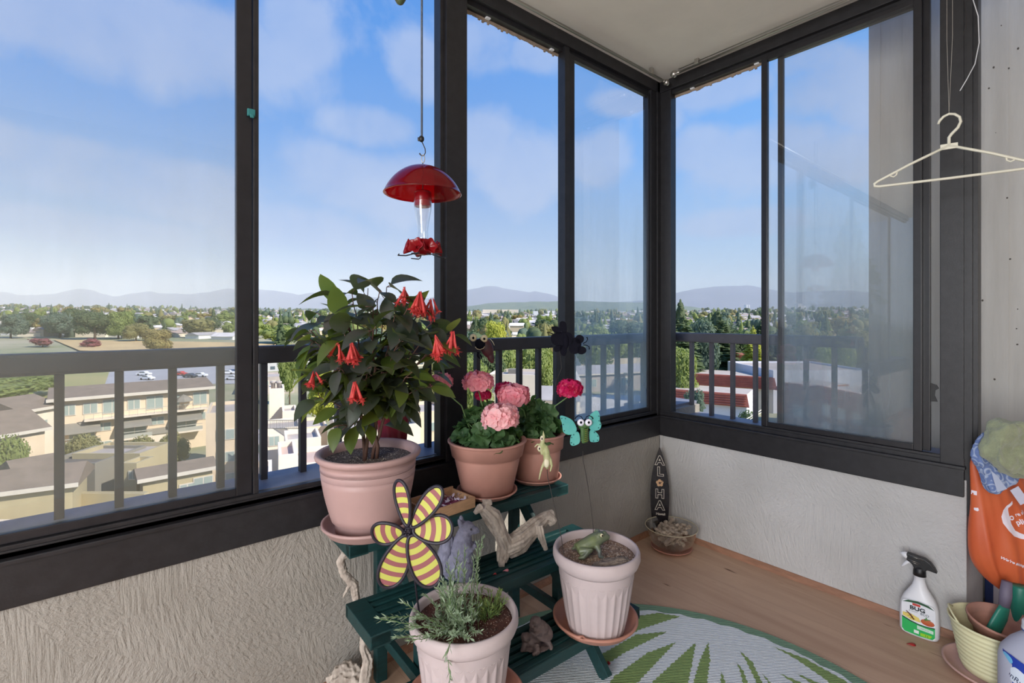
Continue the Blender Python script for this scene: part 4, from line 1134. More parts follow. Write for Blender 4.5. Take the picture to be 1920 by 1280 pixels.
# -- frog and bark in the fluted pot
M['frog'] = mat('frog_rubber', (110, 122, 70), 0.4, c2=(88, 92, 96), vscale=12)
fr0 = RP + Vector((-0.012, 0.012, 0.222))
fg = thing('frog_figurine', 'toy frog crouching on the soil of the fluted pot, facing right', 'figurine', fr0, IP + math.radians(12))
mb = MB()
mb.tube([(-0.045, 0, 0.020), (-0.02, 0, 0.026), (0.010, 0, 0.038), (0.034, 0, 0.050), (0.052, 0, 0.048), (0.062, 0, 0.045)], [0.013, 0.021, 0.023, 0.019, 0.012, 0.006], 16)
mb.ball((0.026, -0.012, 0.062), (0.010, 0.008, 0.008)); mb.ball((0.026, 0.012, 0.062), (0.010, 0.008, 0.008)); mb.ball((0.044, 0, 0.062), (0.009, 0.007, 0.006))
for yy in (-1, 1):
    mb.tube([(-0.04, yy * 0.014, 0.018), (-0.012, yy * 0.032, 0.024), (-0.036, yy * 0.034, 0.008), (-0.05, yy * 0.03, 0.006)], [0.013, 0.011, 0.007, 0.004], 10)
    mb.tube([(0.014, yy * 0.018, 0.030), (0.018, yy * 0.030, 0.018), (0.016, yy * 0.034, 0.005), (0.028, yy * 0.038, 0.004)], [0.009, 0.007, 0.005, 0.004], 10)
fuse(mb, 'body', M['frog'], fg, 0.0022, 3)
for yy in (-1, 1):
    eo = MB().ball((0.029, yy * 0.018, 0.062), (0.0055, 0.0035, 0.0055)).build('eye', M['eyecream'], fg); MB().ball((0.030, yy * 0.0212, 0.062), (0.0026, 0.0014, 0.0028), seg=10).build('pupil', M['tinblack'], eo)
M['bark'] = mat('dark_bark', (92, 80, 74), 0.9, c2=(150, 136, 124), vscale=60, bump=0.006, bscale=70, stretch=(1, 4, 4))
bk = P(1147, 1050, 1.45); bk.z = 0.428
mb = MB().ball((0, 0, 0.0), (0.052, 0.026, 0.016)); mb.ball((-0.035, 0.004, -0.003), (0.03, 0.018, 0.010)); mb.ball((0.03, -0.002, 0.004), (0.026, 0.02, 0.014))
o = fuse(mb, 'bark_piece', M['bark'], None, 0.003, 2, loc=bk, rot=(0, math.radians(-4), IP + math.radians(12)), disp=0.006, dscale=70, dstretch=(0.5, 3, 3))
tag(o, 'rough dark piece of bark on the soil in front of the toy frog', 'bark')

# -- turtles
M['bronze'] = mat('dark_resin', (98, 84, 82), 0.55, 0.3, 60, 0.001, 160)
tu = thing('turtle_figurine', 'small dark figurine of a turtle climbing another, on the lowest step', 'figurine', (0.985, 1.058, 0.191), IP)
mb = MB()
mb.ball((0.010, 0, 0.050), (0.028, 0.022, 0.030), rot=Euler((0, 0.35, 0))); mb.ball((0.000, -0.006, 0.080), (0.017, 0.015, 0.014)); mb.ball((-0.012, -0.012, 0.072), (0.008, 0.007, 0.007))
mb.ball((-0.028, -0.010, 0.036), (0.015, 0.014, 0.013)); mb.ball((-0.012, 0.0, 0.020), (0.028, 0.022, 0.018))
mb.tube([(-0.030, -0.012, 0.022), (-0.036, -0.020, 0.006), (-0.044, -0.024, 0.004)], [0.009, 0.008, 0.004], 10); mb.tube([(0.0, -0.018, 0.020), (0.004, -0.032, 0.008), (-0.010, -0.040, 0.005)], [0.011, 0.009, 0.005], 10)
mb.tube([(0.030, -0.006, 0.030), (0.042, -0.014, 0.014), (0.044, -0.018, 0.004)], [0.010, 0.007, 0.005], 10); mb.tube([(0.012, -0.018, 0.056), (-0.004, -0.026, 0.052), (-0.016, -0.024, 0.060)], [0.006, 0.005, 0.004], 8)
mb.ball((0, 0, 0.004), (0.042, 0.03, 0.006))
fuse(mb, 'body', M['bronze'], tu, 0.0022, 2, disp=0.0018, dscale=130)
mb = MB().ball((0.020, 0.002, 0.046), (0.0345, 0.029, 0.010), rot=Euler((0.5, 0.45, 0)))
mb.build('shell_rim', M['bronze'], tu)

# -- bits fallen on the steps and floor
def petal_bit(label, loc, m, L=0.018, name='fallen_petal', group=None, rz=0.0):
    mb = MB(); vs = []; N = 14
    for ring, zz in ((1.0, 0.0012), (0.55, 0.003)):
        for k in range(N):
            th = 2 * math.pi * k / N; vs.append((L * 0.5 * ring * math.cos(th), L * 0.28 * ring * math.sin(th) * (1 + 0.2 * math.cos(th)), zz + 0.002 * math.sin(2 * th) * ring))
    vs.append((0, 0, 0.0034)); vs.append((0, 0, 0.0002))
    fs = [(k, (k + 1) % N, N + (k + 1) % N, N + k) for k in range(N)] + [(N + k, N + (k + 1) % N, 2 * N) for k in range(N)] + [((k + 1) % N, k, 2 * N + 1) for k in range(N)]
    mb.add(vs, fs, 0, True); o = mb.build(name, m, None, loc, (0, 0, rz)); tag(o, label, 'petal', group)
M['redpetal'] = mat('red_petal', (176, 30, 40), 0.5, 0.2, 60)
petal_bit('red petal lying on the floor in front of the spray bottle', (2.20, 0.425, 0.001), M['redpetal'], 0.030, rz=-0.9)
petal_bit('pink petal on the middle step below the driftwood', (0.985, 1.195, 0.3605), M['pink2'], 0.022, rz=-0.3)
petal_bit('small red petal on the middle step beside the pink petal', (0.945, 1.20, 0.3605), M['coral'], 0.014)
petal_bit('dark red petal on the rug next to the foot of the plant stand', (1.305, 1.045, 0.0075), M['redpetal'], 0.018, rz=0.8)

# -- surfboard sign
sf0 = Vector((2.262, 1.478, 0.03))
sg = thing('surfboard_sign', 'black surfboard-shaped ALOHA sign leaning in the room corner', 'sign', sf0, facing(sf0) + 0.05)
M['sgblack'] = mat('gloss_black_wood', (34, 30, 34), 0.25, 0.2, 30)
M['sgline'] = mat('cream_paint', (222, 212, 200), 0.6)
M['sgtan'] = mat('tan_paint', (222, 180, 138), 0.6)
Hs = 0.445; out = []
for k in range(25):
    z = Hs * k / 24; q = z / Hs; wv = 0.046 * (math.sin(math.pi * min(1, 0.22 + 0.78 * q)) ** 0.8 if q < 1 else 0)
    wv = 0.047 * ((1 - ((q - 0.42) / 0.58) ** 2.1) if q > 0.42 else (1 - 0.35 * ((0.42 - q) / 0.42) ** 2)); out.append((max(wv, 0.0004), z))
outl = [(x, z) for x, z in out] + [(-x, z) for x, z in out[::-1]]
lean = math.radians(-2)
X0 = Euler((RX90 + lean, 0, 0)).to_matrix().to_4x4()
sbd = MB().prism(outl, -0.006, 0.006, X=X0).build('board', M['sgblack'], sg)
bv = sbd.modifiers.new('b', 'BEVEL'); bv.width = 0.003; bv.segments = 2; bv.limit_method = 'ANGLE'; bpy.context.view_layer.update(); bake(sbd)
def sgp(x, z, off=0.0065): return tuple((X0 @ Vector((x, z, off))))
for ch, z in (('A', 0.372), ('L', 0.315), ('H', 0.200), ('A', 0.140)):
    text_part(ch, 0.063, M['sgline'], sg, 'letter', sgp(0 if ch != 'L' else 0.002, z), (RX90 + lean, 0, 0), outline=0.0013, bold=0.0022)
text_part('Hawaii', 0.017, M['sgline'], sg, 'small_lettering', sgp(0.004, 0.098), (RX90 + lean, 0, 0), extrude=0.0003, bold=0.0004)
mb = MB()
for k in range(5):
    a = k * 2 * math.pi / 5 + 0.4; mb.prism([(0.011 * math.cos(a) + 0.0085 * math.cos(j * 0.524), 0.258 + 0.011 * math.sin(a) + 0.0085 * math.sin(j * 0.524)) for j in range(12)], 0.0055, 0.0072, X=X0)
mb.build('hibiscus', M['sgtan'], sg)
MB().prism([(0.006 * math.cos(j * 0.6), 0.258 + 0.006 * math.sin(j * 0.6)) for j in range(10)], 0.0056, 0.0078, X=X0).tube([X0 @ Vector(p) for p in ((0.004, 0.26, 0.008), (0.014, 0.266, 0.008), (0.022, 0.270, 0.008))], 0.0012, 6).build('flower_centre', mat('dark_centre', (70, 50, 46), 0.6), sg)
MB().tube([X0 @ Vector(p) for p in ((0, Hs - 0.006, 0), (0.001, Hs + 0.03, -0.006), (0, Hs + 0.055, -0.012))], 0.0014, 6).build('string', M['black'], sg)

# -- glass bowl of driftwood
BW = Vector((2.205, 1.375, 0.0))
o = saucer('saucer', 'terracotta saucer under the glass bowl in the corner', BW, 0.100, 0.016, M['terra2'])
M['bowlglass'] = mat_glass('bowl_glass', 0.04, (214, 206, 180), 2.0)
bo = MB().lathe([(0.001, 0.0), (0.070, 0.0), (0.086, 0.006), (0.104, 0.035), (0.118, 0.075), (0.125, 0.100), (0.1265, 0.103), (0.122, 0.101), (0.115, 0.076), (0.101, 0.037), (0.083, 0.010), (0.068, 0.005), (0.001, 0.005)], 64).build('glass_bowl', M['bowlglass'], None, BW + Vector((0, 0, 0.0095)))
tag(bo, 'clear glass bowl full of small driftwood in the corner', 'bowl')
MB().lathe([(0.1235, 0.1005), (0.1262, 0.1005), (0.1270, 0.1030), (0.1255, 0.1045), (0.1230, 0.1030)], 64, close=True).build('rim', mat('pale_glass_rim', (196, 186, 160), 0.25), bo)
random.seed(41)
small = []
for v_ in range(5):
    n = 5; pts = [Vector(((i - 2) * 0.025, random.uniform(-0.005, 0.005), random.uniform(-0.004, 0.004))) for i in range(n)]
    mb = MB(); P2 = []; R2 = []
    rad = [random.uniform(0.0045, 0.0095) for _ in range(n)]
    for i in range(n - 1):
        for j in range(3): P2.append(pts[i].lerp(pts[i + 1], j / 3)); R2.append(rad[i] * (1 - j / 3) + rad[i + 1] * j / 3)
    mb.tube(P2, R2, 10, rough=0.4, seed=v_)
    if v_ % 2: mb.tube([pts[2], pts[2] + Vector((0.01, 0.012, 0.012))], [0.007, 0.003], 8)
    o = fuse(mb, 'driftwood_piece', M['drift2'], None, 0.0022, 1, disp=0.004, dscale=90, seed=v_ * 3)
    small.append(o)
n = 0
for layer, (zz, R_, cnt) in enumerate([(0.032, 0.055, 6), (0.054, 0.070, 9), (0.078, 0.080, 11), (0.096, 0.082, 12), (0.106, 0.050, 7)]):
    for i in range(cnt):
        a = 2 * math.pi * i / cnt + layer * 0.5; r = R_ * random.uniform(0.15, 0.85) * (0.75 if layer == 0 else 1)
        src = small[n % 5]; o = src if n < 5 else src.copy()
        if n >= 5: C.objects.link(o)
        o.location = BW + Vector((r * math.cos(a), r * math.sin(a), zz + random.uniform(-0.004, 0.004)))
        o.rotation_euler = (random.uniform(-1, 1), random.uniform(-0.45, 0.45), a + math.pi / 2 + random.uniform(-0.7, 0.7))
        s_ = random.uniform(0.8, 1.1) if layer else 0.8; o.scale = (s_, s_, s_)
        tag(o, 'small bleached driftwood piece heaped in the glass bowl', 'driftwood', 'driftwood pieces in the glass bowl'); n += 1

# ================================================================== rug
M['rug_white'] = mat('woven_rug_white', (222, 228, 232), 0.8, 0.04, 40)
M['rug_green'] = mat('woven_rug_green', (134, 158, 96), 0.8, 0.08, 30)
M['rug_border'] = mat('woven_rug_border', (118, 150, 124), 0.8, 0.06, 30)
for nm in ('rug_white', 'rug_green', 'rug_border'):
    t = M[nm].node_tree; b = next(n for n in t.nodes if n.type == 'BSDF_PRINCIPLED'); tcn = t.nodes.new('ShaderNodeTexCoord')
    wv = t.nodes.new('ShaderNodeTexWave'); wv.inputs['Scale'].default_value = 60; wv.inputs['Distortion'].default_value = 0.3; wv.bands_direction = 'DIAGONAL'; t.links.new(tcn.outputs['Object'], wv.inputs['Vector'])
    bp = t.nodes.new('ShaderNodeBump'); bp.inputs['Distance'].default_value = 0.002; bp.inputs['Strength'].default_value = 0.9; t.links.new(wv.outputs[1], bp.inputs['Height']); t.links.new(bp.outputs[0], b.inputs['Normal'])
RC = (1.087, 0.65)
rug = thing('round_rug', 'round green and white palm-leaf rug on the wooden floor', 'rug', (RC[0], RC[1], 0.001))
circ = lambda r, n=128: [(r * math.cos(2 * math.pi * k / n), r * math.sin(2 * math.pi * k / n)) for k in range(n)]
MB().prism(circ(0.792), 0, 0.0045).build('border', M['rug_border'], rug)
wave_ = lambda r, n=160: [((r + 0.006 * math.sin(k * 1.9)) * math.cos(2 * math.pi * k / n), (r + 0.006 * math.sin(k * 1.9)) * math.sin(2 * math.pi * k / n)) for k in range(n)]
MB().prism(wave_(0.752), 0.004, 0.0052).build('woven_field', M['rug_white'], rug)
WG = [[(1.72, 1.035), (1.671, 1.104), (1.595, 1.141), (1.49, 1.136), (1.37, 1.102), (1.535, 1.086)],
[(1.599, 1.016), (1.497, 1.078), (1.33, 1.09), (1.269, 1.083), (1.245, 1.049), (1.388, 1.045)],
[(1.571, 0.962), (1.444, 0.994), (1.27, 0.996), (1.193, 0.98), (1.168, 0.919), (1.321, 0.935)],
[(1.626, 0.916), (1.456, 0.909), (1.317, 0.903), (1.187, 0.877), (1.265, 0.787), (1.422, 0.828), (1.508, 0.865)],
[(1.659, 0.888), (1.553, 0.86), (1.422, 0.814), (1.3, 0.757), (1.332, 0.729), (1.456, 0.785), (1.578, 0.839)],
[(1.7, 0.798), (1.669, 0.762), (1.592, 0.693), (1.474, 0.609), (1.498, 0.59), (1.592, 0.67), (1.675, 0.743)],
[(1.636, 0.777), (1.601, 0.748), (1.544, 0.711), (1.447, 0.657), (1.461, 0.645), (1.556, 0.7), (1.609, 0.741)],
[(1.555, 0.787), (1.488, 0.758), (1.382, 0.712), (1.4, 0.697), (1.503, 0.745)],
[(1.809, 0.731), (1.803, 0.659), (1.773, 0.562), (1.718, 0.454), (1.766, 0.413), (1.813, 0.522), (1.827, 0.635)],
[(1.688, 0.661), (1.677, 0.613), (1.645, 0.542), (1.669, 0.522), (1.697, 0.605)],
[(1.73, 0.632), (1.716, 0.566), (1.682, 0.484), (1.706, 0.464), (1.737, 0.565)],
[(1.646, 0.697), (1.592, 0.642), (1.53, 0.587), (1.544, 0.575), (1.609, 0.641)]]
# the same fronds carry on round the part of the rug outside the picture
for k in range(6):
    a = math.radians(190 + k * 22); c_, s_ = math.cos(a), math.sin(a)
    WG.append([(RC[0] + x * c_ - y * s_, RC[1] + x * s_ + y * c_) for x, y in [(0.15, 0), (0.4, 0.05), (0.70, 0.06), (0.72, -0.03), (0.45, -0.02)]])
mb = MB(); random.seed(8)
for wg in WG:
    pts = []
    N = len(wg)
    for i in range(N):
        a_, b_ = Vector((wg[i][0] - RC[0], wg[i][1] - RC[1])), Vector((wg[(i + 1) % N][0] - RC[0], wg[(i + 1) % N][1] - RC[1]))
        n = max(2, int((b_ - a_).length / 0.010))
        nn = (b_ - a_).normalized(); nn = Vector((-nn.y, nn.x))
        for j in range(n):
            pts.append(a_.lerp(b_, j / n) + nn * (0.0022 * (1 if j % 2 else -1)))
    bm = bmesh.new()
    vv = [bm.verts.new((p.x, p.y, 0.0057)) for p in pts]
    f = bm.faces.new(vv); bmesh.ops.triangulate(bm, faces=[f]); bm.verts.index_update()
    mb.add([v.co.copy() for v in bm.verts], [[v.index for v in f.verts] for f in bm.faces]); bm.free()
mb.build('leaf_pattern', M['rug_green'], rug)
# ================================================================== right-hand corner things
def loft(mb, rings, seg=40, mi=0, X=None, e=2.4):
    """rings: (z, cx, cy, rx, ry[, exponent])"""
    vs = []; fs = []
    for rg in rings:
        z, cx, cy, rx, ry = rg[:5]; ee = rg[5] if len(rg) > 5 else e
        for k in range(seg):
            th = 2 * math.pi * k / seg; c_, s_ = math.cos(th), math.sin(th)
            vs.append((cx + rx * math.copysign(abs(c_) ** (2 / ee), c_), cy + ry * math.copysign(abs(s_) ** (2 / ee), s_), z))
    n = len(rings)
    for i in range(n - 1):
        for k in range(seg):
            fs.append((i * seg + k, i * seg + (k + 1) % seg, (i + 1) * seg + (k + 1) % seg, (i + 1) * seg + k))
    fs.append(tuple(range(seg))[::-1]); fs.append(tuple((n - 1) * seg + k for k in range(seg)))
    return mb.add(vs, fs, mi, True, X)
# -- spray bottle
bt = thing('spray_bottle', 'white trigger spray bottle with green BUG label against the right wall', 'spray bottle', (2.292, 0.418, 0.001), math.radians(-90) + 0.06)
mb = MB()
loft(mb, [(0, 0, 0, 0.046, 0.022, 3), (0.004, 0, 0, 0.052, 0.027, 3), (0.014, 0, 0, 0.0565, 0.030, 3.2), (0.06, 0, 0, 0.057, 0.031, 3.2), (0.11, 0, 0, 0.0545, 0.030, 3), (0.135, 0, 0, 0.046, 0.027, 2.8), (0.155, 0, 0, 0.034, 0.023, 2.4), (0.175, 0, 0, 0.0225, 0.019, 2.1), (0.195, 0, 0, 0.0165, 0.0165, 2), (0.212, 0, 0, 0.0155, 0.0155, 2), (0.214, 0, 0, 0.0185, 0.0185, 2), (0.218, 0, 0, 0.0185, 0.0185, 2)], 56)
mb.build('bottle_body', M['white'], bt)
def lab(name, pts, c, off, mname, parent=bt, y0=-0.0312):
    return MB().prism(pts, 0, 0.0004, X=Matrix.Translation((0, y0 - off, 0)) @ Euler((RX90, 0, 0)).to_matrix().to_4x4()).build(name, mat(mname, c, 0.4), parent)
lab('label', smooth_poly([(-0.046, 0.022), (-0.040, 0.012), (0, 0.009), (0.040, 0.012), (0.046, 0.022), (0.047, 0.07), (0.046, 0.118), (0.030, 0.129), (0, 0.133), (-0.030, 0.129), (-0.046, 0.118), (-0.047, 0.07)], 4), (228, 230, 236), 0.0002, 'label_white')
lab('label_top_band', [(-0.045, 0.117), (-0.028, 0.1285), (0, 0.1325), (0.028, 0.1285), (0.045, 0.117), (0.020, 0.122), (0, 0.124), (-0.020, 0.122)], (44, 84, 58), 0.0007, 'label_dark_green')
lab('label_green_field', [(-0.046, 0.062), (-0.020, 0.053), (0, 0.050), (0.025, 0.050), (0.046, 0.054), (0.046, 0.022), (0.039, 0.0125), (0, 0.0095), (-0.039, 0.0125), (-0.046, 0.022)], (44, 176, 92), 0.0007, 'label_green')
lab('label_dark_stripe', [(-0.046, 0.066), (-0.020, 0.057), (0, 0.053), (0.025, 0.053), (0.046, 0.057), (0.046, 0.053), (0.025, 0.0495), (0, 0.0495), (-0.020, 0.0525), (-0.046, 0.062)], (30, 70, 52), 0.0011, 'label_dark_green')
lab('red_badge', [(-0.016, 0.114), (0.006, 0.114), (0.006, 0.122), (-0.016, 0.122)], (196, 70, 62), 0.0011, 'badge_red')
lab('yellow_field', [(-0.044, 0.080), (-0.020, 0.081), (0.002, 0.074), (0.008, 0.060), (-0.018, 0.060), (-0.044, 0.068)], (226, 206, 112), 0.0011, 'label_yellow')
lab('volume_patch', [(0.006, 0.014), (0.032, 0.014), (0.038, 0.022), (0.038, 0.025), (0.006, 0.024)], (150, 206, 44), 0.0011, 'label_lime')
lab('white_patch', [(-0.012, 0.017), (0.002, 0.017), (0.002, 0.028), (-0.012, 0.028)], (230, 236, 232), 0.0011, 'label_white')
lab('pale_panel', [(-0.003, 0.034), (0.042, 0.033), (0.042, 0.044), (-0.003, 0.047)], (200, 224, 208), 0.0011, 'label_pale')
tm = MB().ball((0.026, -0.0325, 0.067), (0.019, 0.0014, 0.011)).build('tomato_picture', mat('tomato_red', (196, 74, 44), 0.5, c2=(176, 110, 60), vscale=60), bt)
MB().tube([(0.018, -0.0345, 0.076), (0.024, -0.0348, 0.079), (0.022, -0.0345, 0.086)], [0.003, 0.003, 0.001], 6).tube([(0.024, -0.0345, 0.078), (0.034, -0.0345, 0.080)], [0.002, 0.001], 6).build('tomato_leaf', mat('leaf_green', (96, 140, 70), 0.6), bt)
mb = MB().tube([(-0.034, -0.0335, 0.088), (-0.022, -0.034, 0.078), (-0.012, -0.034, 0.064)], [0.001, 0.0026, 0.0018], 6)
for q in (-1, 1):
    for k in range(3): mb.tube([(-0.028 + k * 0.006, -0.034, 0.083 - k * 0.007), (-0.028 + k * 0.006 + q * 0.008, -0.034, 0.083 - k * 0.007 + q * 0.001 - 0.004)], 0.0005, 4)
mb.build('insect_picture', mat('insect_brown', (110, 58, 40), 0.6), bt)
def btext(s, size, x, z, c, bold=0.0, sx=1.0, name='lettering', off=0.0018):
    text_part(s, size, mat('ink', c, 0.5), bt, name, (x, -0.0312 - off, z), (RX90, 0, 0), 0.0002, bold=bold, sx=sx)
btext('BUG', 0.019, -0.002, 0.104, (34, 44, 50), 0.0007, 1.15)
btext('B GON', 0.007, -0.014, 0.0925, (150, 156, 160), 0, 1.1); btext('ECO', 0.0105, 0.018, 0.0915, (70, 80, 86), 0.0001, 1.15)
btext('1 L', 0.008, 0.024, 0.0185, (50, 80, 30), 0.0002)
btext('ready to use', 0.0045, 0.018, 0.040, (70, 120, 90))
mb = MB(); loft(mb, [(0.216, 0, 0, 0.0195, 0.0195, 2), (0.232, 0, 0, 0.0185, 0.0185, 2), (0.240, 0, 0, 0.0165, 0.0165, 2), (0.248, 0.002, 0, 0.018, 0.0125, 2.4)], 28); mb.build('collar', M['black'], bt)
hp = [(-0.036, 0.288), (0.016, 0.282), (0.032, 0.272), (0.044, 0.256), (0.050, 0.242), (0.022, 0.245), (0.016, 0.236), (-0.014, 0.238), (-0.020, 0.252), (-0.036, 0.262)]
hd = MB().prism(hp, -0.0125, 0.0125, X=Euler((RX90, 0, 0)).to_matrix().to_4x4()).build('trigger_head', M['black'], bt)
bv = hd.modifiers.new('b', 'BEVEL'); bv.width = 0.003; bv.segments = 2; bv.limit_method = 'ANGLE'; bv.angle_limit = 0.6; bpy.context.view_layer.update(); bake(hd)
mb = MB()
for (x0, z0, x1, z1) in ((-0.034, 0.282, 0.012, 0.2775), (-0.034, 0.268, 0.004, 0.262), (-0.026, 0.262, 0.000, 0.256)): mb.tube([(x0, -0.0130, z0), (x1, -0.0130, z1)], 0.0008, 5)
mb.build('grip_lines', M['chrome'], hd)
mb = MB(); mb.tube([(-0.034, 0, 0.275), (-0.044, 0, 0.277), (-0.056, 0, 0.2795)], [0.0125, 0.0105, 0.003], 16); mb.build('nozzle', M['white'], bt)
MB().tube([(-0.026, 0, 0.258), (-0.036, 0, 0.250), (-0.044, 0, 0.240), (-0.052, 0, 0.229)], [0.007, 0.006, 0.005, 0.003], 10).build('trigger', M['white'], bt)

# -- ribbed bucket on its saucer with an old pot inside
BK = Vector((2.215, 0.212, 0.001))
M['pinkrim'] = mat('dusty_pink_saucer', (196, 158, 148), 0.65, 0.12, 9)
saucer('saucer', 'wide dusty pink saucer under the yellow ribbed bucket', BK, 0.132, 0.022, M['pinkrim'])
M['yellow'] = mat('pale_yellow_enamel', (228, 224, 182), 0.5, 0.06, 8)
bu = thing('ribbed_bucket', 'pale yellow ribbed metal bucket beside the right wall end', 'bucket', BK + Vector((0, 0, 0.0095)), -0.6)
prof = [(0.03, 0.0), (0.080, 0.0), (0.083, 0.004)]
for k in range(9):
    z = 0.014 + k * 0.0145; r = 0.084 + 0.030 * (z / 0.158); prof += [(r, z), (r + 0.0022, z + 0.004), (r + 0.0022, z + 0.008), (r, z + 0.012)]
prof += [(0.1145, 0.150), (0.1175, 0.153), (0.1185, 0.157), (0.1165, 0.160), (0.1135, 0.157), (0.110, 0.145), (0.082, 0.006), (0.03, 0.004)]
MB().lathe(prof, 72, close=True).build('bucket_body', M['yellow'], bu)
MB().tube([(0.114 * math.cos(a), 0.114 * math.sin(a), 0.156 + 0.022 * math.sin((a - 1.9) / 1.1 * math.pi)) for a in [1.9 + 1.1 * k / 14 for k in range(15)]], 0.003, 8).build('handle', M['yellow'], bu)
op = thing('old_pot', 'scuffed terracotta plastic pot tipped inside the yellow bucket', 'flower pot', BK + Vector((0.022, -0.012, 0.075)), 0)
op.rotation_euler = (math.radians(4), math.radians(-4), 0)
MB().lathe([(0.02, 0), (0.058, 0), (0.078, 0.075), (0.086, 0.078), (0.090, 0.098), (0.093, 0.100), (0.092, 0.106), (0.088, 0.106), (0.080, 0.078), (0.054, 0.006), (0.02, 0.005)], 56, close=True).build('pot_body', mat('scuffed_terracotta', (196, 142, 122), 0.7, c2=(160, 120, 108), vscale=8), op)
# trowel and green tube
M['tgreen'] = mat('green_plastic', (38, 126, 106), 0.4, 0.12, 14)
tr = thing('garden_trowel', 'green plastic scoop with a dull purple grip standing in the tipped pot', 'garden trowel', BK + Vector((0.035, -0.010, 0.12)), IP)
mb = MB(); loft(mb, [(-0.01, -0.035, 0, 0.014, 0.008, 2), (0.012, -0.028, 0, 0.028, 0.010, 2), (0.05, -0.008, 0, 0.027, 0.010, 2), (0.085, 0.006, 0, 0.020, 0.009, 2), (0.10, 0.010, 0, 0.014, 0.009, 2)], 24); mb.build('scoop', M['tgreen'], tr)
MB().tube([(0.009, 0, 0.095), (0.014, 0, 0.13), (0.018, 0, 0.175)], [0.014, 0.016, 0.013], 16).build('grip', mat('dull_purple_grip', (112, 104, 122), 0.6), tr)
tbe = thing('green_tube', 'wrapped dark green tube standing upright behind the bucket', 'tube', BK + Vector((0.115, -0.045, 0.060)), IP)
MB().lathe([(0.002, 0.045), (0.022, 0.045), (0.024, 0.048), (0.0225, 0.060), (0.022, 0.075), (0.0225, 0.15), (0.0225, 0.205), (0.020, 0.208), (0.002, 0.208)], 28, mod=lambda th, i: 1 + 0.05 * math.sin(3 * th + i)).build('tube_body', M['tgreen'], tbe)
MB().lathe([(0.002, -0.060), (0.016, -0.060), (0.016, 0.046), (0.002, 0.046)], 20).build('foot_tube', mat('milky_plastic', (190, 196, 200), 0.3), tbe)

# -- juice jug
JG = Vector((2.045, 0.112, 0.001))
jg = thing('plastic_jug', 'white plastic juice jug with a blue SunRype label at the right edge', 'jug', JG, facing(JG) - 0.42)
M['jug'] = mat('milky_white_plastic', (206, 208, 224), 0.35, sub=((215, 215, 230), 0.25))
mb = MB(); loft(mb, [(0, 0, 0, 0.066, 0.066), (0.005, 0, 0, 0.072, 0.072), (0.03, 0, 0, 0.075, 0.075), (0.17, 0, 0, 0.075, 0.075), (0.195, 0, 0, 0.070, 0.070), (0.22, 0, 0, 0.056, 0.056, 2.1), (0.242, 0, 0, 0.036, 0.036, 2), (0.250, 0, 0, 0.027, 0.027, 2), (0.262, 0, 0, 0.026, 0.026, 2)], 56, e=2.6); mb.build('jug_body', M['jug'], jg)
MB().lathe([(0.001, 0.286), (0.024, 0.286), (0.029, 0.283), (0.030, 0.280), (0.030, 0.266), (0.031, 0.264), (0.031, 0.2605), (0.001, 0.2605)], 40).build('cap', M['white'], jg)
MB().lathe([(0.0285, 0.257), (0.0312, 0.257), (0.0312, 0.2605), (0.0285, 0.2605)], 40, close=True).build('cap_ring', mat('blue_ring', (60, 96, 170), 0.4), jg)
JR = 0.0758
def wrap(ob, R_=JR, zc=0):
    for v in ob.data.vertices:
        a = v.co.x / R_; rr = R_ - v.co.y
        v.co.x, v.co.y = rr * math.sin(a), -rr * math.cos(a)
def jlab(name, pts, c, off, n=3):
    # cut into thin upright strips so that it bends round the jug
    bm = bmesh.new(); vv = [bm.verts.new((x, -off, z)) for x, z in pts]; bm.faces.new(vv)
    xs = [p[0] for p in pts]; x = min(xs) + 0.006
    while x < max(xs) - 0.001:
        g = bm.verts[:] + bm.edges[:] + bm.faces[:]; bmesh.ops.bisect_plane(bm, geom=g, plane_co=(x, 0, 0), plane_no=(1, 0, 0)); x += 0.006
    r = bmesh.ops.extrude_face_region(bm, geom=bm.faces[:]); bmesh.ops.translate(bm, vec=(0, -0.0004, 0), verts=[v for v in r['geom'] if isinstance(v, bmesh.types.BMVert)])
    me = bpy.data.meshes.new(name); bm.to_mesh(me); bm.free(); me.materials.append(mat(name + '_ink', c, 0.4)); o = bpy.data.objects.new(name, me); C.objects.link(o); o.parent = jg; wrap(o); return o
jlab('label', [(-0.052, 0.02), (0.08, 0.02), (0.08, 0.13), (0.055, 0.163), (0.02, 0.186), (-0.02, 0.196), (-0.050, 0.196)], (38, 66, 170), 0.0003)
jlab('sun_emblem', smooth_poly([(-0.046, 0.150), (-0.028, 0.154), (-0.012, 0.168), (0.010, 0.160), (0.036, 0.140), (0.050, 0.118), (0.030, 0.112), (0.0, 0.120), (-0.030, 0.128)], 4), (226, 236, 250), 0.0009)
jlab('round_seal', smooth_poly([(-0.050, 0.184), (-0.040, 0.193), (-0.022, 0.188), (-0.018, 0.176), (-0.030, 0.168), (-0.046, 0.172)], 4), (120, 196, 236), 0.0009)
jlab('lower_seal', smooth_poly([(-0.048, 0.060), (-0.036, 0.066), (-0.020, 0.062), (-0.018, 0.050), (-0.030, 0.043), (-0.046, 0.047)], 4), (120, 196, 236), 0.0009)
def jtext(s, size, x, z, c, bold=0, rz=0.0, sx=1.0):
    o = text_part(s, size, mat('ink', c, 0.4), jg, 'lettering', (0, 0, 0), (0, 0, 0), 0.0002, bold=bold, align='LEFT')
    for v in o.data.vertices:
        px_, pz_ = v.co.x * sx, v.co.y; q = v.co.z
        xx = x + px_ * math.cos(rz) - pz_ * math.sin(rz); zz = z + px_ * math.sin(rz) + pz_ * math.cos(rz)
        v.co = (xx, -0.0016 - q, zz)
    wrap(o)
jtext('SunRype', 0.021, -0.041, 0.147, (70, 80, 110), 0, -0.36, 0.95)
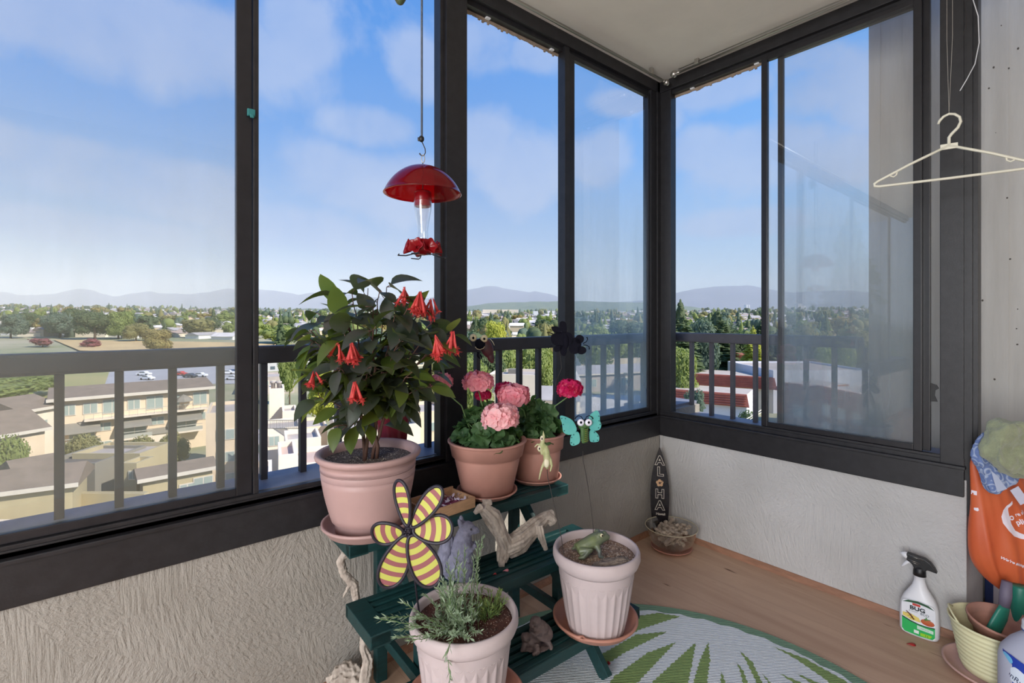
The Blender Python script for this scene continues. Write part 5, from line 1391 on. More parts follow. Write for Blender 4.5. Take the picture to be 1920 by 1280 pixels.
jtext('pure apple juice', 0.0145, -0.049, 0.121, (240, 244, 250), 0.0005, -0.36)
jtext('pur jus de pomme', 0.0145, -0.050, 0.106, (240, 244, 250), 0.0005, -0.36)
jtext('not from concentrate', 0.006, -0.040, 0.082, (220, 230, 250), 0, -0.2)

# -- white panel against the concrete
wp = thing('storage_panel', 'white plastic panel with a blue edge standing behind the bucket', 'panel', (2.765, 0.02, 0.001), 0)
MB().box((-0.012, -0.40, 0), (0.012, 0.262, 0.62), bev=0.004).build('panel_body', mat('pale_lilac_plastic', (206, 206, 222), 0.5), wp)
MB().box((-0.016, 0.250, 0), (0.014, 0.275, 0.62), bev=0.003).build('blue_edge', mat('navy_edge', (38, 58, 112), 0.5), wp)
# -- black rack that the cloths lie on and the bag hangs from
rk = thing('wire_rack', 'black metal rack under the towels beside the concrete wall', 'rack', (2.655, 0.06, 0.001), 0)
mb = MB()
mb.box((-0.085, -0.34, 0.600), (0.085, 0.165, 0.625), bev=0.004); mb.build('shelf', M['black'], rk)
for sx_ in (-0.075, 0.075):
    for sy_ in (-0.33, 0.06): MB().tube([(sx_, sy_, 0), (sx_, sy_, 0.602)], 0.007, 10).build('leg', M['black'], rk)
MB().box((-0.086, 0.03, 0.50), (-0.06, 0.12, 0.60), bev=0.004).build('side_plate', M['black'], rk)

# -- orange carrier bag
M['orange'] = mat('orange_bag_film', (228, 118, 72), 0.42, c2=(216, 98, 58), vscale=4, sub=((245, 110, 50), 0.2))
bg0 = P(1880, 1108, 1.70)
ob = thing('shopping_bag', 'full orange plastic shopping bag with white lettering hanging below the towels', 'bag', bg0, IP)
kb = 1.70 / FOCAL
prof = [(1108, 1878, 1886, 0.01), (1100, 1868, 1900, 0.03), (1085, 1848, 1925, 0.045), (1065, 1832, 1940, 0.055), (1045, 1822, 1952, 0.060), (1010, 1819, 1956, 0.060), (980, 1820, 1952, 0.052), (950, 1822, 1942, 0.042), (920, 1822, 1930, 0.034), (890, 1820, 1915, 0.026), (868, 1819, 1905, 0.020), (850, 1821, 1900, 0.016)]
vs = []; fs = []; seg = 64
for i, (py, xl, xr, dp) in enumerate(prof):
    cx = ((xl + xr) / 2 - 1880) * kb; rx = (xr - xl) / 2 * kb; z = (1108 - py) * kb
    for k in range(seg):
        th = 2 * math.pi * k / seg; c_, s_ = math.cos(th), math.sin(th)
        f = 1 + (0.50 * noise.noise(Vector((c_ * 4.2 + i * 0.28, s_ * 4.2, i * 0.10)))) * (0.3 + 0.7 * abs(s_))
        crease = -0.012 * max(0, 1 - abs((c_ * rx + cx) - (0.018 - 0.05 * z)) / 0.010) if s_ < 0 and i > 5 else 0
        vs.append((cx + rx * c_, dp * s_ * f * 1.0 - crease, z))
n = len(prof)
for i in range(n - 1):
    for k in range(seg): fs.append((i * seg + k, i * seg + (k + 1) % seg, (i + 1) * seg + (k + 1) % seg, (i + 1) * seg + k))
fs.append(tuple(range(seg))[::-1]); fs.append(tuple((n - 1) * seg + k for k in range(seg)))
bgm = MB().add(vs, fs, 0, True).build('bag_body', M['orange'], ob)
sd = bgm.modifiers.new('s', 'SUBSURF'); sd.levels = 1; sd.render_levels = 1; bpy.context.view_layer.update(); bake(bgm)
from mathutils.bvhtree import BVHTree
bvh = BVHTree.FromPolygons([v.co for v in bgm.data.vertices], [tuple(p.vertices) for p in bgm.data.polygons])
def press(o, lift=0.0006):
    """lay lettering onto the bag's own folds"""
    mw = Matrix.LocRotScale(o.location, o.rotation_euler, o.scale); inv = mw.inverted()
    for v in o.data.vertices:
        p = mw @ v.co; hit = bvh.ray_cast(Vector((p.x, -0.3, p.z)), Vector((0, 1, 0)))
        if hit[0] is not None: v.co = inv @ Vector((p.x, hit[0].y - lift + p.y * 0.2, p.z))
M['bagwhite'] = mat('white_print', (236, 226, 236), 0.5)
def zb(x, y): return ((1800 + x / 7.108 - 1880) * kb, (1108 - (940 + y / 7.108)) * kb)   # 
def bag_text(s, size, x, y, rz, bold=0.0003):
    x_, z_ = zb(x, y)
    o = text_part(s, size, M['bagwhite'], ob, 'lettering', (x_, 0, z_), (RX90, 0, 0), 0.0001, bold=bold, align='LEFT')
    o.rotation_euler = Euler((RX90, -rz, 0)); press(o); return o
bag_text("re all", 0.015, 575, 118, 0.42); bag_text('pling', 0.022, 575, 215, 0.36, 0.0006)
bag_text("We're #doingOurPart\u2122", 0.0115, 385, 668, -0.33, 0.0004); bag_text('food\u00b7cash & carry', 0.0075, 630, 822, -0.30)
def bag_shape(pts, name='printed_mark'):
    bm = bmesh.new(); vv = [bm.verts.new((x, 0, z)) for x, z in pts]; f = bm.faces.new(vv); bmesh.ops.triangulate(bm, faces=[f])
    for _ in range(1): bmesh.ops.subdivide_edges(bm, edges=bm.edges[:], cuts=3, use_grid_fill=True)
    me = bpy.data.meshes.new(name); bm.to_mesh(me); bm.free(); me.materials.append(M['bagwhite']); o = bpy.data.objects.new(name, me); C.objects.link(o); o.parent = ob; press(o); return o
bag_shape([zb(*p) for p in [(490, 0), (560, -60), (560, -20), (500, 30), (488, 110), (490, 200), (520, 290), (600, 335), (650, 352), (735, 375), (715, 412), (600, 405), (520, 375), (460, 310), (410, 220), (402, 140), (430, 60)]])
ring = [zb(530 + 27 * math.cos(a), 155 + 30 * math.sin(a)) for a in [k * math.pi / 8 for k in range(17)]]; ring2 = [zb(530 + 14 * math.cos(a), 155 + 14 * math.sin(a)) for a in [k * math.pi / 8 for k in range(17)]]
bag_shape(ring[:9] + ring2[:9][::-1]); bag_shape(ring[8:] + ring2[8:][::-1])
bag_shape([zb(150, -155), zb(178, -155), zb(178, -100), zb(146, -100)]); bag_shape([zb(160, 70), zb(185, 60), zb(190, 90), zb(178, 108), zb(160, 100)])

# -- cloths
M['sage'] = mat('sage_towel', (146, 152, 122), 0.95, 0.16, 26, 0.006, 190, sheen=0.4)
def mat_paisley():
    m = mat('paisley_cotton', (116, 138, 192), 0.85, 0.1, 20)
    t = m.node_tree; b = next(n for n in t.nodes if n.type == 'BSDF_PRINCIPLED'); tcn = t.nodes.new('ShaderNodeTexCoord')
    nz = t.nodes.new('ShaderNodeTexNoise'); nz.inputs['Scale'].default_value = 26; t.links.new(tcn.outputs['Object'], nz.inputs['Vector'])
    vo = t.nodes.new('ShaderNodeTexVoronoi'); vo.inputs['Scale'].default_value = 26; t.links.new(tcn.outputs['Object'], vo.inputs['Vector'])
    m1 = t.nodes.new('ShaderNodeMath'); m1.operation = 'MULTIPLY_ADD'; t.links.new(vo.outputs['Distance'], m1.inputs[0]); m1.inputs[1].default_value = 22; t.links.new(nz.outputs[0], m1.inputs[2])
    m2 = t.nodes.new('ShaderNodeMath'); m2.operation = 'SINE'; t.links.new(m1.outputs[0], m2.inputs[0])
    cr = t.nodes.new('ShaderNodeValToRGB'); cr.color_ramp.elements[0].position = 0.25; cr.color_ramp.elements[0].color = lin((110, 130, 178)); cr.color_ramp.elements[1].position = 0.75; cr.color_ramp.elements[1].color = lin((166, 180, 208)); t.links.new(m2.outputs[0], cr.inputs[0]); t.links.new(cr.outputs[0], b.inputs['Base Color']); return m
M['paisley'] = mat_paisley()
def cloth(name, label, cat, pts, t, th, m, voxel, disp, ds, seed, px0, py0, extra=None, yoff=0.0):
    k = t / FOCAL; root = P(px0, py0, t)
    pl_ = smooth_poly([((x - px0) * k, (py0 - y) * k) for x, y in pts], 5)
    mb = MB().prism(pl_, -th / 2 + yoff, th / 2 + yoff, X=Euler((RX90, 0, 0)).to_matrix().to_4x4())
    if extra:
        for (cx, cy, rx, ry, rz_) in extra: mb.ball(((cx - px0) * k, 0, (py0 - cy) * k), (rx * k, ry, rz_ * k))
    o = fuse(mb, name, m, None, voxel, 8, loc=root, rot=(0, 0, IP), disp=disp, dscale=ds, seed=seed); tag(o, label, cat); return o
pb = cloth('paisley_cloth', 'blue paisley cotton cloth under the green towel', 'cloth', [(1828, 842), (1838, 828), (1843, 815), (1856, 812), (1885, 830), (1935, 850), (1935, 888), (1912, 893), (1890, 905), (1876, 913), (1861, 922), (1848, 915), (1838, 890), (1832, 865)], 1.63, 0.030, M['paisley'], 0.0035, 0.008, 22, 3, 1880, 900)
kq = 1.63 / FOCAL
MB().prism([((x - 1880) * kq, (900 - y) * kq) for x, y in [(1846, 878), (1858, 888), (1868, 902), (1876, 912), (1858, 918)]], -0.0005, 0.0005, X=Matrix.Translation((0, -0.0215, 0)) @ Euler((RX90, 0, 0)).to_matrix().to_4x4()).build('lining_patch', mat('pale_blue_lining', (190, 200, 226), 0.8), pb)
MB().prism([((x - 1880) * kq, (900 - y) * kq) for x, y in [(1879, 914), (1894, 906), (1914, 934), (1898, 941)]], -0.0006, 0.0006, X=Matrix.Translation((0, -0.026, 0)) @ Euler((RX90, 0, 0)).to_matrix().to_4x4()).build('white_tag', mat('tag_white', (214, 214, 234), 0.7), pb)
cloth('green_towel', 'thick sage green towel heaped on top of the blue cloth', 'towel', [(1858, 835), (1862, 812), (1872, 793), (1890, 788), (1915, 796), (1960, 806), (1965, 850), (1955, 892), (1925, 895), (1900, 888), (1885, 890), (1870, 872), (1858, 852)], 1.58, 0.060, M['sage'], 0.004, 0.014, 18, 7, 1905, 845, extra=[(1890, 800, 22, 0.034, 10), (1925, 806, 26, 0.034, 11)])

# ================================================================== hanger on its line, cables
M['hanger'] = mat('cream_plastic', (226, 222, 204), 0.4)
HC = Vector((2.156, 0.317, 1.723)); hdir = Vector((0.255, -0.967, 0)).normalized()
hg = thing('clothes_hanger', 'cream plastic clothes hanger hanging on a thin line at the right', 'hanger', HC, math.atan2(hdir.y, hdir.x))
hw = 0.200
mb = MB().tube([(0, 0, -0.004), (-hw * 0.5, 0, -0.048), (-hw + 0.012, 0, -0.092), (-hw + 0.001, 0, -0.100), (-hw + 0.002, 0, -0.108), (-hw + 0.014, 0, -0.111), (0, 0, -0.112), (hw - 0.014, 0, -0.111), (hw - 0.002, 0, -0.108), (hw - 0.001, 0, -0.100), (hw - 0.012, 0, -0.092), (hw * 0.5, 0, -0.048), (0, 0, -0.004)], 0.0044, 10)
mb.box((-0.022, -0.0025, -0.016), (0.022, 0.0025, 0.002), bev=0.001)
mb.build('hanger_body', M['hanger'], hg)
MB().tube([(0, 0, -0.006), (0, 0, 0.022), (0.006, 0, 0.032), (0.022, 0, 0.050), (0.029, 0, 0.068), (0.026, 0, 0.084), (0.014, 0, 0.096), (0.0, 0, 0.100), (-0.014, 0, 0.094), (-0.024, 0, 0.082), (-0.027, 0, 0.072)], [0.0046, 0.0046, 0.0046, 0.0044, 0.0042, 0.004, 0.004, 0.004, 0.004, 0.004, 0.0034], 10).build('hook', M['hanger'], hg)
for sx_ in (-1, 1):
    MB().tube([(sx_ * 0.135, 0, -0.066), (sx_ * 0.137, 0, -0.078), (sx_ * 0.145, 0, -0.084), (sx_ * 0.153, 0, -0.080), (sx_ * 0.154, 0, -0.076)], 0.0026, 8).build('strap_hook', M['hanger'], hg)
M['line'] = mat('nylon_line', (196, 190, 180), 0.4)
ln = MB(); 
for dx in (-0.010, 0.006): ln.tube([HC + Vector((0, 0, 0.102)), HC + Vector((dx * 0.8, dx, 0.35)), HC + Vector((dx, dx, CEIL - HC.z))], 0.0005, 4)
o = ln.build('fishing_line', M['line']); tag(o, 'thin nylon line from the ceiling holding up the clothes hanger', 'line')
o = MB().tube([P(1822, -8, 1.66), P(1834, 30, 1.66), P(1836, 80, 1.66), P(1828, 120, 1.66), P(1812, 150, 1.66), P(1800, 170, 1.66)], 0.0014, 6).build('loose_cable', M['white']); tag(o, 'loose pale cable curling down the window jamb at top right', 'cable')
o = MB().tube([P(1806, -8, 1.70), P(1812, 30, 1.70), P(1811, 50, 1.70), P(1805, 70, 1.70)], 0.0008, 6).build('loose_wire', M['wire']); tag(o, 'short dark wire end beside the pale cable at top right', 'cable')

# ================================================================== hummingbird feeder
def mat_redplastic(name, c, dens=0.5):
    m = bpy.data.materials.new(name); m.use_nodes = True; t = NT(m.node_tree)
    tr = t.n('ShaderNodeBsdfTransparent'); tr.inputs[0].default_value = c + (1,)
    tl = t.n('ShaderNodeBsdfTranslucent'); tl.inputs[0].default_value = (c[0] * 0.9 + 0.05, c[1], c[2], 1)
    df = t.n('ShaderNodeBsdfDiffuse'); df.inputs[0].default_value = (c[0] * 0.6, c[1], c[2], 1)
    gl = t.n('ShaderNodeBsdfGlossy'); gl.inputs['Roughness'].default_value = 0.12; fr = thin_fresnel(t)
    a = t.n('ShaderNodeMixShader'); a.inputs[0].default_value = 0.4; t.t.links.new(tl.outputs[0], a.inputs[1]); t.t.links.new(df.outputs[0], a.inputs[2])
    b = t.n('ShaderNodeMixShader'); b.inputs[0].default_value = dens; t.t.links.new(tr.outputs[0], b.inputs[1]); t.t.links.new(a.outputs[0], b.inputs[2])
    c3 = t.n('ShaderNodeMixShader'); t.t.links.new(fr, c3.inputs[0]); t.t.links.new(b.outputs[0], c3.inputs[1]); t.t.links.new(gl.outputs[0], c3.inputs[2])
    o = t.n('ShaderNodeOutputMaterial'); t.t.links.new(c3.outputs[0], o.inputs[0]); return m
M['reddome'] = mat_redplastic('clear_red_plastic', (0.72, 0.012, 0.03), 0.28)
M['redbase'] = mat('red_plastic', (150, 20, 30), 0.25, sub=((200, 20, 30), 0.3))
M['cordm'] = mat('grey_cord', (84, 92, 104), 0.8, 0.2, 60)
FD = Vector((0.764, 1.322, 1.525))
fd = thing('hummingbird_feeder', 'red hummingbird feeder with a clear red dome hanging before the window', 'bird feeder', FD, IP)
R_ = 0.116
dome = []; inn = []
for k in range(14):
    a = math.radians(4 + 62 * k / 13); dome.append((R_ * math.sin(a) / math.sin(math.radians(66)), 0.002 + 0.085 * (math.cos(a) - math.cos(math.radians(66))) / (1 - math.cos(math.radians(66)))))
MB().lathe([(0.001, 0.0875)] + dome + [(R_ + 0.0015, 0.001), (R_ - 0.001, 0.0005)] + [(max(0.001, r - 0.0022), z - 0.0022) for r, z in dome[::-1]], 72).build('rain_dome', M['reddome'], fd)
MB().lathe([(0.001, 0.010), (0.020, 0.010), (0.024, 0.006), (0.0255, -0.002), (0.0255, -0.036), (0.022, -0.038), (0.001, -0.038)], 36).build('bottle_collar', M['redbase'], fd)
M['feedglass'] = mat_glass('feeder_glass', 0.02, (220, 230, 235), 1.8)
MB().lathe([(0.0262, 0.006), (0.0268, -0.02), (0.0262, -0.042), (0.0225, -0.065), (0.0175, -0.092), (0.0150, -0.112), (0.0162, -0.130), (0.0205, -0.148), (0.0190, -0.148), (0.0145, -0.130), (0.0133, -0.112), (0.0160, -0.091), (0.021, -0.064), (0.0245, -0.042), (0.025, -0.02), (0.0246, 0.006)], 40, close=True).build('nectar_bottle', M['feedglass'], fd)
MB().lathe([(0.001, -0.136), (0.018, -0.136), (0.026, -0.142), (0.031, -0.156), (0.030, -0.172), (0.022, -0.182), (0.001, -0.184)], 36).build('feeding_base', M['redbase'], fd)
for ang in (200, 255, 305, 20, 110):
    a = math.radians(ang); d = Vector((math.cos(a), math.sin(a), 0.30)).normalized()
    X = Matrix.Translation(Vector((0.040 * math.cos(a), 0.040 * math.sin(a), -0.164))) @ d.to_track_quat('Z', 'Y').to_matrix().to_4x4()
    fo = MB().lathe([(0.004, -0.012), (0.010, -0.008), (0.018, 0.004), (0.023, 0.012), (0.021, 0.0125), (0.015, 0.006), (0.006, 0.000), (0.004, -0.004)], 40, mod=lambda th, i: 1 + (0.14 * math.cos(5 * th) if 2 <= i <= 5 else 0), X=X, close=True).build('flower_port', M['redbase'], fd)
    MB().tube([(0.03 * math.cos(a), 0.03 * math.sin(a), -0.182), (0.050 * math.cos(a), 0.050 * math.sin(a), -0.188), (0.074 * math.cos(a), 0.074 * math.sin(a), -0.188), (0.074 * math.cos(a) - 0.024 * math.sin(a), 0.074 * math.sin(a) + 0.024 * math.cos(a), -0.187)], 0.0018, 8).build('perch', mat('dark_wire', (60, 60, 66), 0.4, metal=0.6), fo)
MB().tube([(0.0, 0, 0.008), (0.0, 0, 0.03), (-0.006, 0, 0.036), (-0.003, 0, 0.045), (0.002, 0, 0.060), (0, 0, 0.088), (0.0, 0, 0.096)], 0.0014, 7).build('inner_hook', M['wire'], fd)
MB().tube([(0.0048 * math.sin(a) + 0.001, 0, 0.108 - 0.012 * math.cos(a)) for a in [k * 2 * math.pi / 16 for k in range(17)]], 0.0013, 7).build('hanging_ring', M['chrome'], fd)
hk = thing('feeder_hanger', 'grey cord with a dark stopper and wire hook that holds the red feeder', 'cord', FD + Vector((0, 0, 0.116)), IP)
MB().tube([(-0.010, 0, 0.008), (-0.004, 0, 0.001), (0.003, 0, 0.001), (0.008, 0, 0.010), (0.007, 0, 0.022), (0.001, 0, 0.036), (-0.002, 0, 0.042)], [0.0022, 0.0015, 0.0015, 0.0015, 0.0015, 0.0015, 0.0015], 8).build('wire_hook', M['wire'], hk)
MB().ball((-0.004, 0, 0.052), (0.0085, 0.008, 0.0100)).box((-0.015, -0.004, 0.046), (-0.006, 0.004, 0.056), bev=0.001).build('stopper', M['black'], hk)
MB().tube([(-0.003, 0, 0.055), (-0.003, 0, 0.4), (-0.002, 0, CEIL - FD.z - 0.116)], 0.0032, 8).build('cord', M['cordm'], hk)
# ornament hanging higher up
on = thing('hanging_ornament', 'olive-brown bulb ornament hanging at the top edge left of the feeder cord', 'ornament', P(750, 10, 1.5), IP)
MB().lathe([(0.001, 0.0), (0.010, 0.006), (0.017, 0.018), (0.021, 0.034), (0.022, 0.05), (0.018, 0.066), (0.008, 0.078), (0.001, 0.082)], 32).build('bulb', mat('olive_glaze', (98, 92, 66), 0.5, c2=(60, 84, 52), vscale=40), on)
MB().tube([(0, 0, 0.08), (0, 0, CEIL - on.location.z)], 0.001, 6).build('cord', M['cordm'], on)
# ================================================================== the town below
GZ = -18.85
def ground_z(x, y):
    d = math.hypot(x, y) * 0.93
    z = GZ
    if d > 260: z += min(d - 260, 1500) / 1240 * 37.5
    return z
def ground_mesh():
    ts = [12, 30, 60, 100, 150, 200, 260, 350, 450, 600, 800, 1000, 1300, 1700, 2200, 3000, 4200, 6500]
    xs = list(range(-900, 2900, 200)); vs = []; fs = []
    for t in ts:
        for px in xs:
            p = bear(px, t); vs.append((p.x, p.y, ground_z(p.x, p.y) + (0 if t < 300 else 3 * noise.noise(Vector((p.x * 0.004, p.y * 0.004, 0))))))
    n = len(xs)
    for i in range(len(ts) - 1):
        for k in range(n - 1): fs.append((i * n + k, i * n + k + 1, (i + 1) * n + k + 1, (i + 1) * n + k))
    return MB().add(vs, fs, 0, True).build('ground', M['ground'])
M['ground'] = mat('town_ground', (128, 136, 96), 0.95, c2=(176, 168, 144), vscale=0.03)
M['asphalt'] = mat('pale_asphalt', (170, 170, 172), 0.9, 0.08, 0.1)
M['pave'] = mat('pale_concrete_yard', (206, 202, 194), 0.9, 0.08, 0.15)
M['field'] = mat('playing_field', (150, 152, 98), 0.95, c2=(172, 160, 112), vscale=0.05)
M['dry'] = mat('dry_field', (196, 170, 124), 0.95, 0.12, 0.04)
M['lawn'] = mat('lawn', (112, 138, 62), 0.95, 0.2, 0.5)
ground_mesh()['kind'] = 'structure'
def patch(name, corners, m, dz=0.06):
    pts = [bear(px, t) for px, t in corners]; n = len(pts)
    z = max(ground_z(p.x, p.y) for p in pts) + dz
    vs = [(p.x, p.y, max(ground_z(p.x, p.y), GZ) + dz) for p in pts]
    o = MB().add(vs, [tuple(range(n))], 0).build(name, m); o['kind'] = 'structure'; return o
patch('parking_lot', [(130, 150), (470, 150), (470, 215), (190, 225)], M['asphalt'], 0.10)
patch('playing_field', [(-200, 110), (190, 130), (215, 245), (-200, 245)], M['field'], 0.05)
patch('dry_field', [(150, 262), (560, 262), (620, 330), (100, 330)], M['dry'], 7.2 if False else 0.9)
patch('street', [(1060, 72), (1240, 72), (1230, 128), (1070, 128)], M['pave'], 0.08)
patch('yard', [(900, 60), (1060, 60), (1065, 118), (960, 100)], M['pave'], 0.05)
patch('courtyard', [(-120, 26), (470, 26), (470, 60), (-120, 56)], M['pave'], 0.04)
patch('lawn', [(1430, 50), (1680, 50), (1680, 78), (1430, 78)], M['lawn'], 0.07)

# ---------------------------------------------------------------- far mountains and the wooded ridge
M['mount'] = mat('haze_tinted_rock', (80, 88, 118), 0.95, c2=(100, 106, 132), vscale=0.004)  # bluish distance haze partly painted into the rock colour
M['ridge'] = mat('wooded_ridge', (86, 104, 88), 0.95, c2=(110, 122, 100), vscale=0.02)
def ridge(name, prof, t0, depth, m, base_z=-20, rough=6.0, step=12):
    """a solid range of hills: near foot, crest along prof (px, y), far foot"""
    def yat(px):
        for (a, ya), (b, yb) in zip(prof, prof[1:]):
            if a <= px <= b:
                f = (px - a) / (b - a); f = f * f * (3 - 2 * f) * 0.5 + f * 0.5; return ya + (yb - ya) * f
        return prof[0][1] if px < prof[0][0] else prof[-1][1]
    xs = list(range(int(prof[0][0]), int(prof[-1][0]), step)); rows = 9; vs = []; fs = []
    for r in range(rows):
        q = r / (rows - 1); up = math.sin(math.pi * min(q / 0.62, 1) / 2) if q < 0.62 else math.cos(math.pi / 2 * (q - 0.62) / 0.38)
        for i, px in enumerate(xs):
            t = t0 + depth * q; zc = 1.15 + (596.1 - yat(px)) * (t0 + depth * 0.62) / FOCAL
            p = bear(px, t); nz = noise.fractal(Vector((px * 0.02, r * 0.8, 3.3)), 1, 2, 4)
            z = base_z + (zc - base_z) * up + nz * rough * (2.4 * up * (1 - up) * 4 + (1.7 if up > 0.9 else 0))
            vs.append((p.x, p.y, z))
    n = len(xs)
    for r in range(rows - 1):
        for i in range(n - 1): fs.append((r * n + i, r * n + i + 1, (r + 1) * n + i + 1, (r + 1) * n + i))
    o = MB().add(vs, fs, 0, True).build(name, m); o['kind'] = 'structure'; return o
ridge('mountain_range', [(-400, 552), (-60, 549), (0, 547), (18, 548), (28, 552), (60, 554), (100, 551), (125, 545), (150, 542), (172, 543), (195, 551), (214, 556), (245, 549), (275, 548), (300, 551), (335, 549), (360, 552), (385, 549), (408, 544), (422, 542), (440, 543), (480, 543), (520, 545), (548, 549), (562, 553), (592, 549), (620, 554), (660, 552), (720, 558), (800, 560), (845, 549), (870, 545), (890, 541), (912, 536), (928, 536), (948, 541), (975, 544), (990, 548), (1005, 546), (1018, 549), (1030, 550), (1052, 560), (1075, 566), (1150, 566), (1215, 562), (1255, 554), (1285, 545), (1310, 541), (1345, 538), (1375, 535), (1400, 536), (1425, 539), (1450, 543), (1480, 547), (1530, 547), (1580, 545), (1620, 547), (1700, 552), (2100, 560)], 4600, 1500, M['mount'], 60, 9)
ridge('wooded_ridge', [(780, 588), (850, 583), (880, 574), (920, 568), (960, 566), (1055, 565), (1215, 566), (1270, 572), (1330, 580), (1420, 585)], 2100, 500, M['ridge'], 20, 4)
ridge('town_ridge', [(-400, 579), (0, 578), (200, 580), (450, 579), (620, 580), (800, 583), (900, 586), (1300, 588), (1700, 588), (2100, 588)], 1500, 500, M['ridge'], 8, 3)

# haze filling the valley air
hz = bpy.data.materials.new('valley_haze'); hz.use_nodes = True; t = NT(hz.node_tree)
vs_ = t.n('ShaderNodeVolumeScatter'); vs_.inputs['Color'].default_value = (0.86, 0.93, 1.0, 1); vs_.inputs['Density'].default_value = 0.00021; vs_.inputs['Anisotropy'].default_value = -0.45
o_ = t.n('ShaderNodeOutputMaterial'); t.t.links.new(vs_.outputs[0], o_.inputs['Volume'])
pts = [bear(-1500, 700), bear(3400, 700), bear(3400, 5900), bear(-1500, 5900)]
hb_ = MB().add([(p.x, p.y, GZ - 30) for p in pts] + [(p.x, p.y, 420) for p in pts], [(0, 1, 2, 3), (4, 7, 6, 5), (0, 4, 5, 1), (1, 5, 6, 2), (2, 6, 7, 3), (3, 7, 4, 0)]).build('haze', hz)
hb_['kind'] = 'structure'
SC.cycles.volume_bounces = 1

# ---------------------------------------------------------------- trees
def mat_fol(name, c, c2, tl, k=0.35): return mat(name, c, 0.75, c2=c2, vscale=0.35, sub=(tl, k))
FOL = {'green': mat_fol('tree_foliage_green', (124, 138, 78), (154, 164, 98), (170, 190, 90)), 'dark': mat_fol('tree_foliage_dark', (84, 100, 70), (112, 126, 86), (110, 140, 80)),
       'yellow': mat_fol('tree_foliage_yellow', (170, 176, 70), (196, 196, 90), (220, 220, 110)), 'olive': mat_fol('tree_foliage_olive', (132, 132, 84), (156, 150, 100), (180, 176, 110)),
       'blue': mat_fol('tree_foliage_blue', (90, 110, 96), (120, 136, 116), (140, 160, 120)), 'red': mat_fol('tree_foliage_red', (140, 84, 88), (160, 104, 104), (190, 90, 90)), 'rust': mat_fol('tree_foliage_rust', (152, 144, 88), (170, 158, 98), (190, 160, 100))}
M['trunk'] = mat('tree_bark', (100, 84, 68), 0.9, 0.2, 2)
def crown_mesh(seed, quads, leaf):
    random.seed(seed); blobs_ = [(Vector((random.uniform(-.28, .28), random.uniform(-.28, .28), random.uniform(0.36, 0.80))), random.uniform(0.16, 0.26)) for _ in range(11)]
    mb = MB()
    for c, r in blobs_:   # solid heart under the leaves
        mb.ball(c, r * 0.82, 0, 10, 7)
    for i in range(quads):
        c, r = random.choice(blobs_); d = rv().normalized(); p = c + d * r * random.uniform(0.8, 1.12)
        n_ = (d + rv(0.7)).normalized(); u = n_.orthogonal().normalized(); u = Matrix.Rotation(random.uniform(0, 6.28), 3, n_) @ u; v = n_.cross(u); s_ = leaf * random.uniform(0.6, 1.3)
        mb.add([p - u * s_, p + v * s_ * 0.7, p + u * s_, p - v * s_ * 0.7], [(0, 1, 2, 3)])
    o = mb.build('crown', FOL['green'], None, fix=False); me = o.data; bpy.data.objects.remove(o); return me
def conifer_mesh(seed, tiers, per, ragged=0.25):
    random.seed(seed); mb = MB(); mb.lathe([(0.13, 0.12), (0.10, 0.5), (0.03, 0.9), (0.001, 0.99)], 10)
    for i in range(tiers):
        q = i / (tiers - 1); z = 0.12 + 0.86 * q; R_ = (0.27 * (1 - q) ** 0.8 + 0.012)
        for k in range(max(5, int(per * (1 - q * 0.7)))):
            a = random.uniform(0, 6.28); r = R_ * random.uniform(1 - ragged * 1.6, 1 + ragged); d = Vector((math.cos(a), math.sin(a), -0.28 + random.uniform(-.1, .15)))
            s = Vector((-math.sin(a), math.cos(a), 0)); b = Vector((0, 0, z)); wv = r * 0.28
            mb.add([b, b + d * r * 0.5 + s * wv + Vector((0, 0, -0.008)), b + d * r, b + d * r * 0.5 - s * wv + Vector((0, 0, -0.008))], [(0, 1, 2), (0, 2, 3)])
            mb.add([b + d * r * 0.3, b + d * r * 0.8 + s * wv * 0.8 - Vector((0, 0, 0.03)), b + d * r * 1.02 - Vector((0, 0, 0.015)), b + d * r * 0.8 - s * wv * 0.8 - Vector((0, 0, 0.03))], [(0, 1, 2), (0, 2, 3)])
    o = mb.build('crown', FOL['dark'], None, fix=False); me = o.data; bpy.data.objects.remove(o); return me
mt = MB().tube([(0, 0, 0), (0.005, 0, 0.25), (0, 0.005, 0.5)], [0.035, 0.026, 0.016], 8).build('trunk', M['trunk']); TRUNK = mt.data; bpy.data.objects.remove(mt)
NEAR = [crown_mesh(50 + i, 6500, 0.026) for i in range(3)]; FAR = [crown_mesh(60 + i, 700, 0.06) for i in range(3)]
CON = [conifer_mesh(70 + i, 34, 30) for i in range(2)]; CONF = [conifer_mesh(80 + i, 14, 12) for i in range(2)]
mats_of = {}
def tree(label, px, t, h, wdt, col, kind='near', group=None, name=None, z=None):
    p = bear(px, t); p.z = (ground_z(p.x, p.y) if z is None else z) - 0.2
    r = bpy.data.objects.new(name or {'near': 'tree', 'far': 'tree', 'con': 'conifer', 'conf': 'conifer'}[kind], None); C.objects.link(r); r.location = p
    r.rotation_euler = (0, 0, random.uniform(0, 6.28))
    tag(r, label, 'tree', group)
    me = random.choice({'near': NEAR, 'far': FAR, 'con': CON, 'conf': CONF}[kind])
    key = (me.name, col)
    if key not in mats_of:
        m2 = me.copy(); m2.materials.clear(); m2.materials.append(FOL[col]); mats_of[key] = m2
    for nm, md in (('crown', mats_of[key]), ('trunk', TRUNK)):
        o = bpy.data.objects.new(nm, md); C.objects.link(o); o.parent = r; o.scale = (wdt, wdt, h)
    return r
random.seed(100)
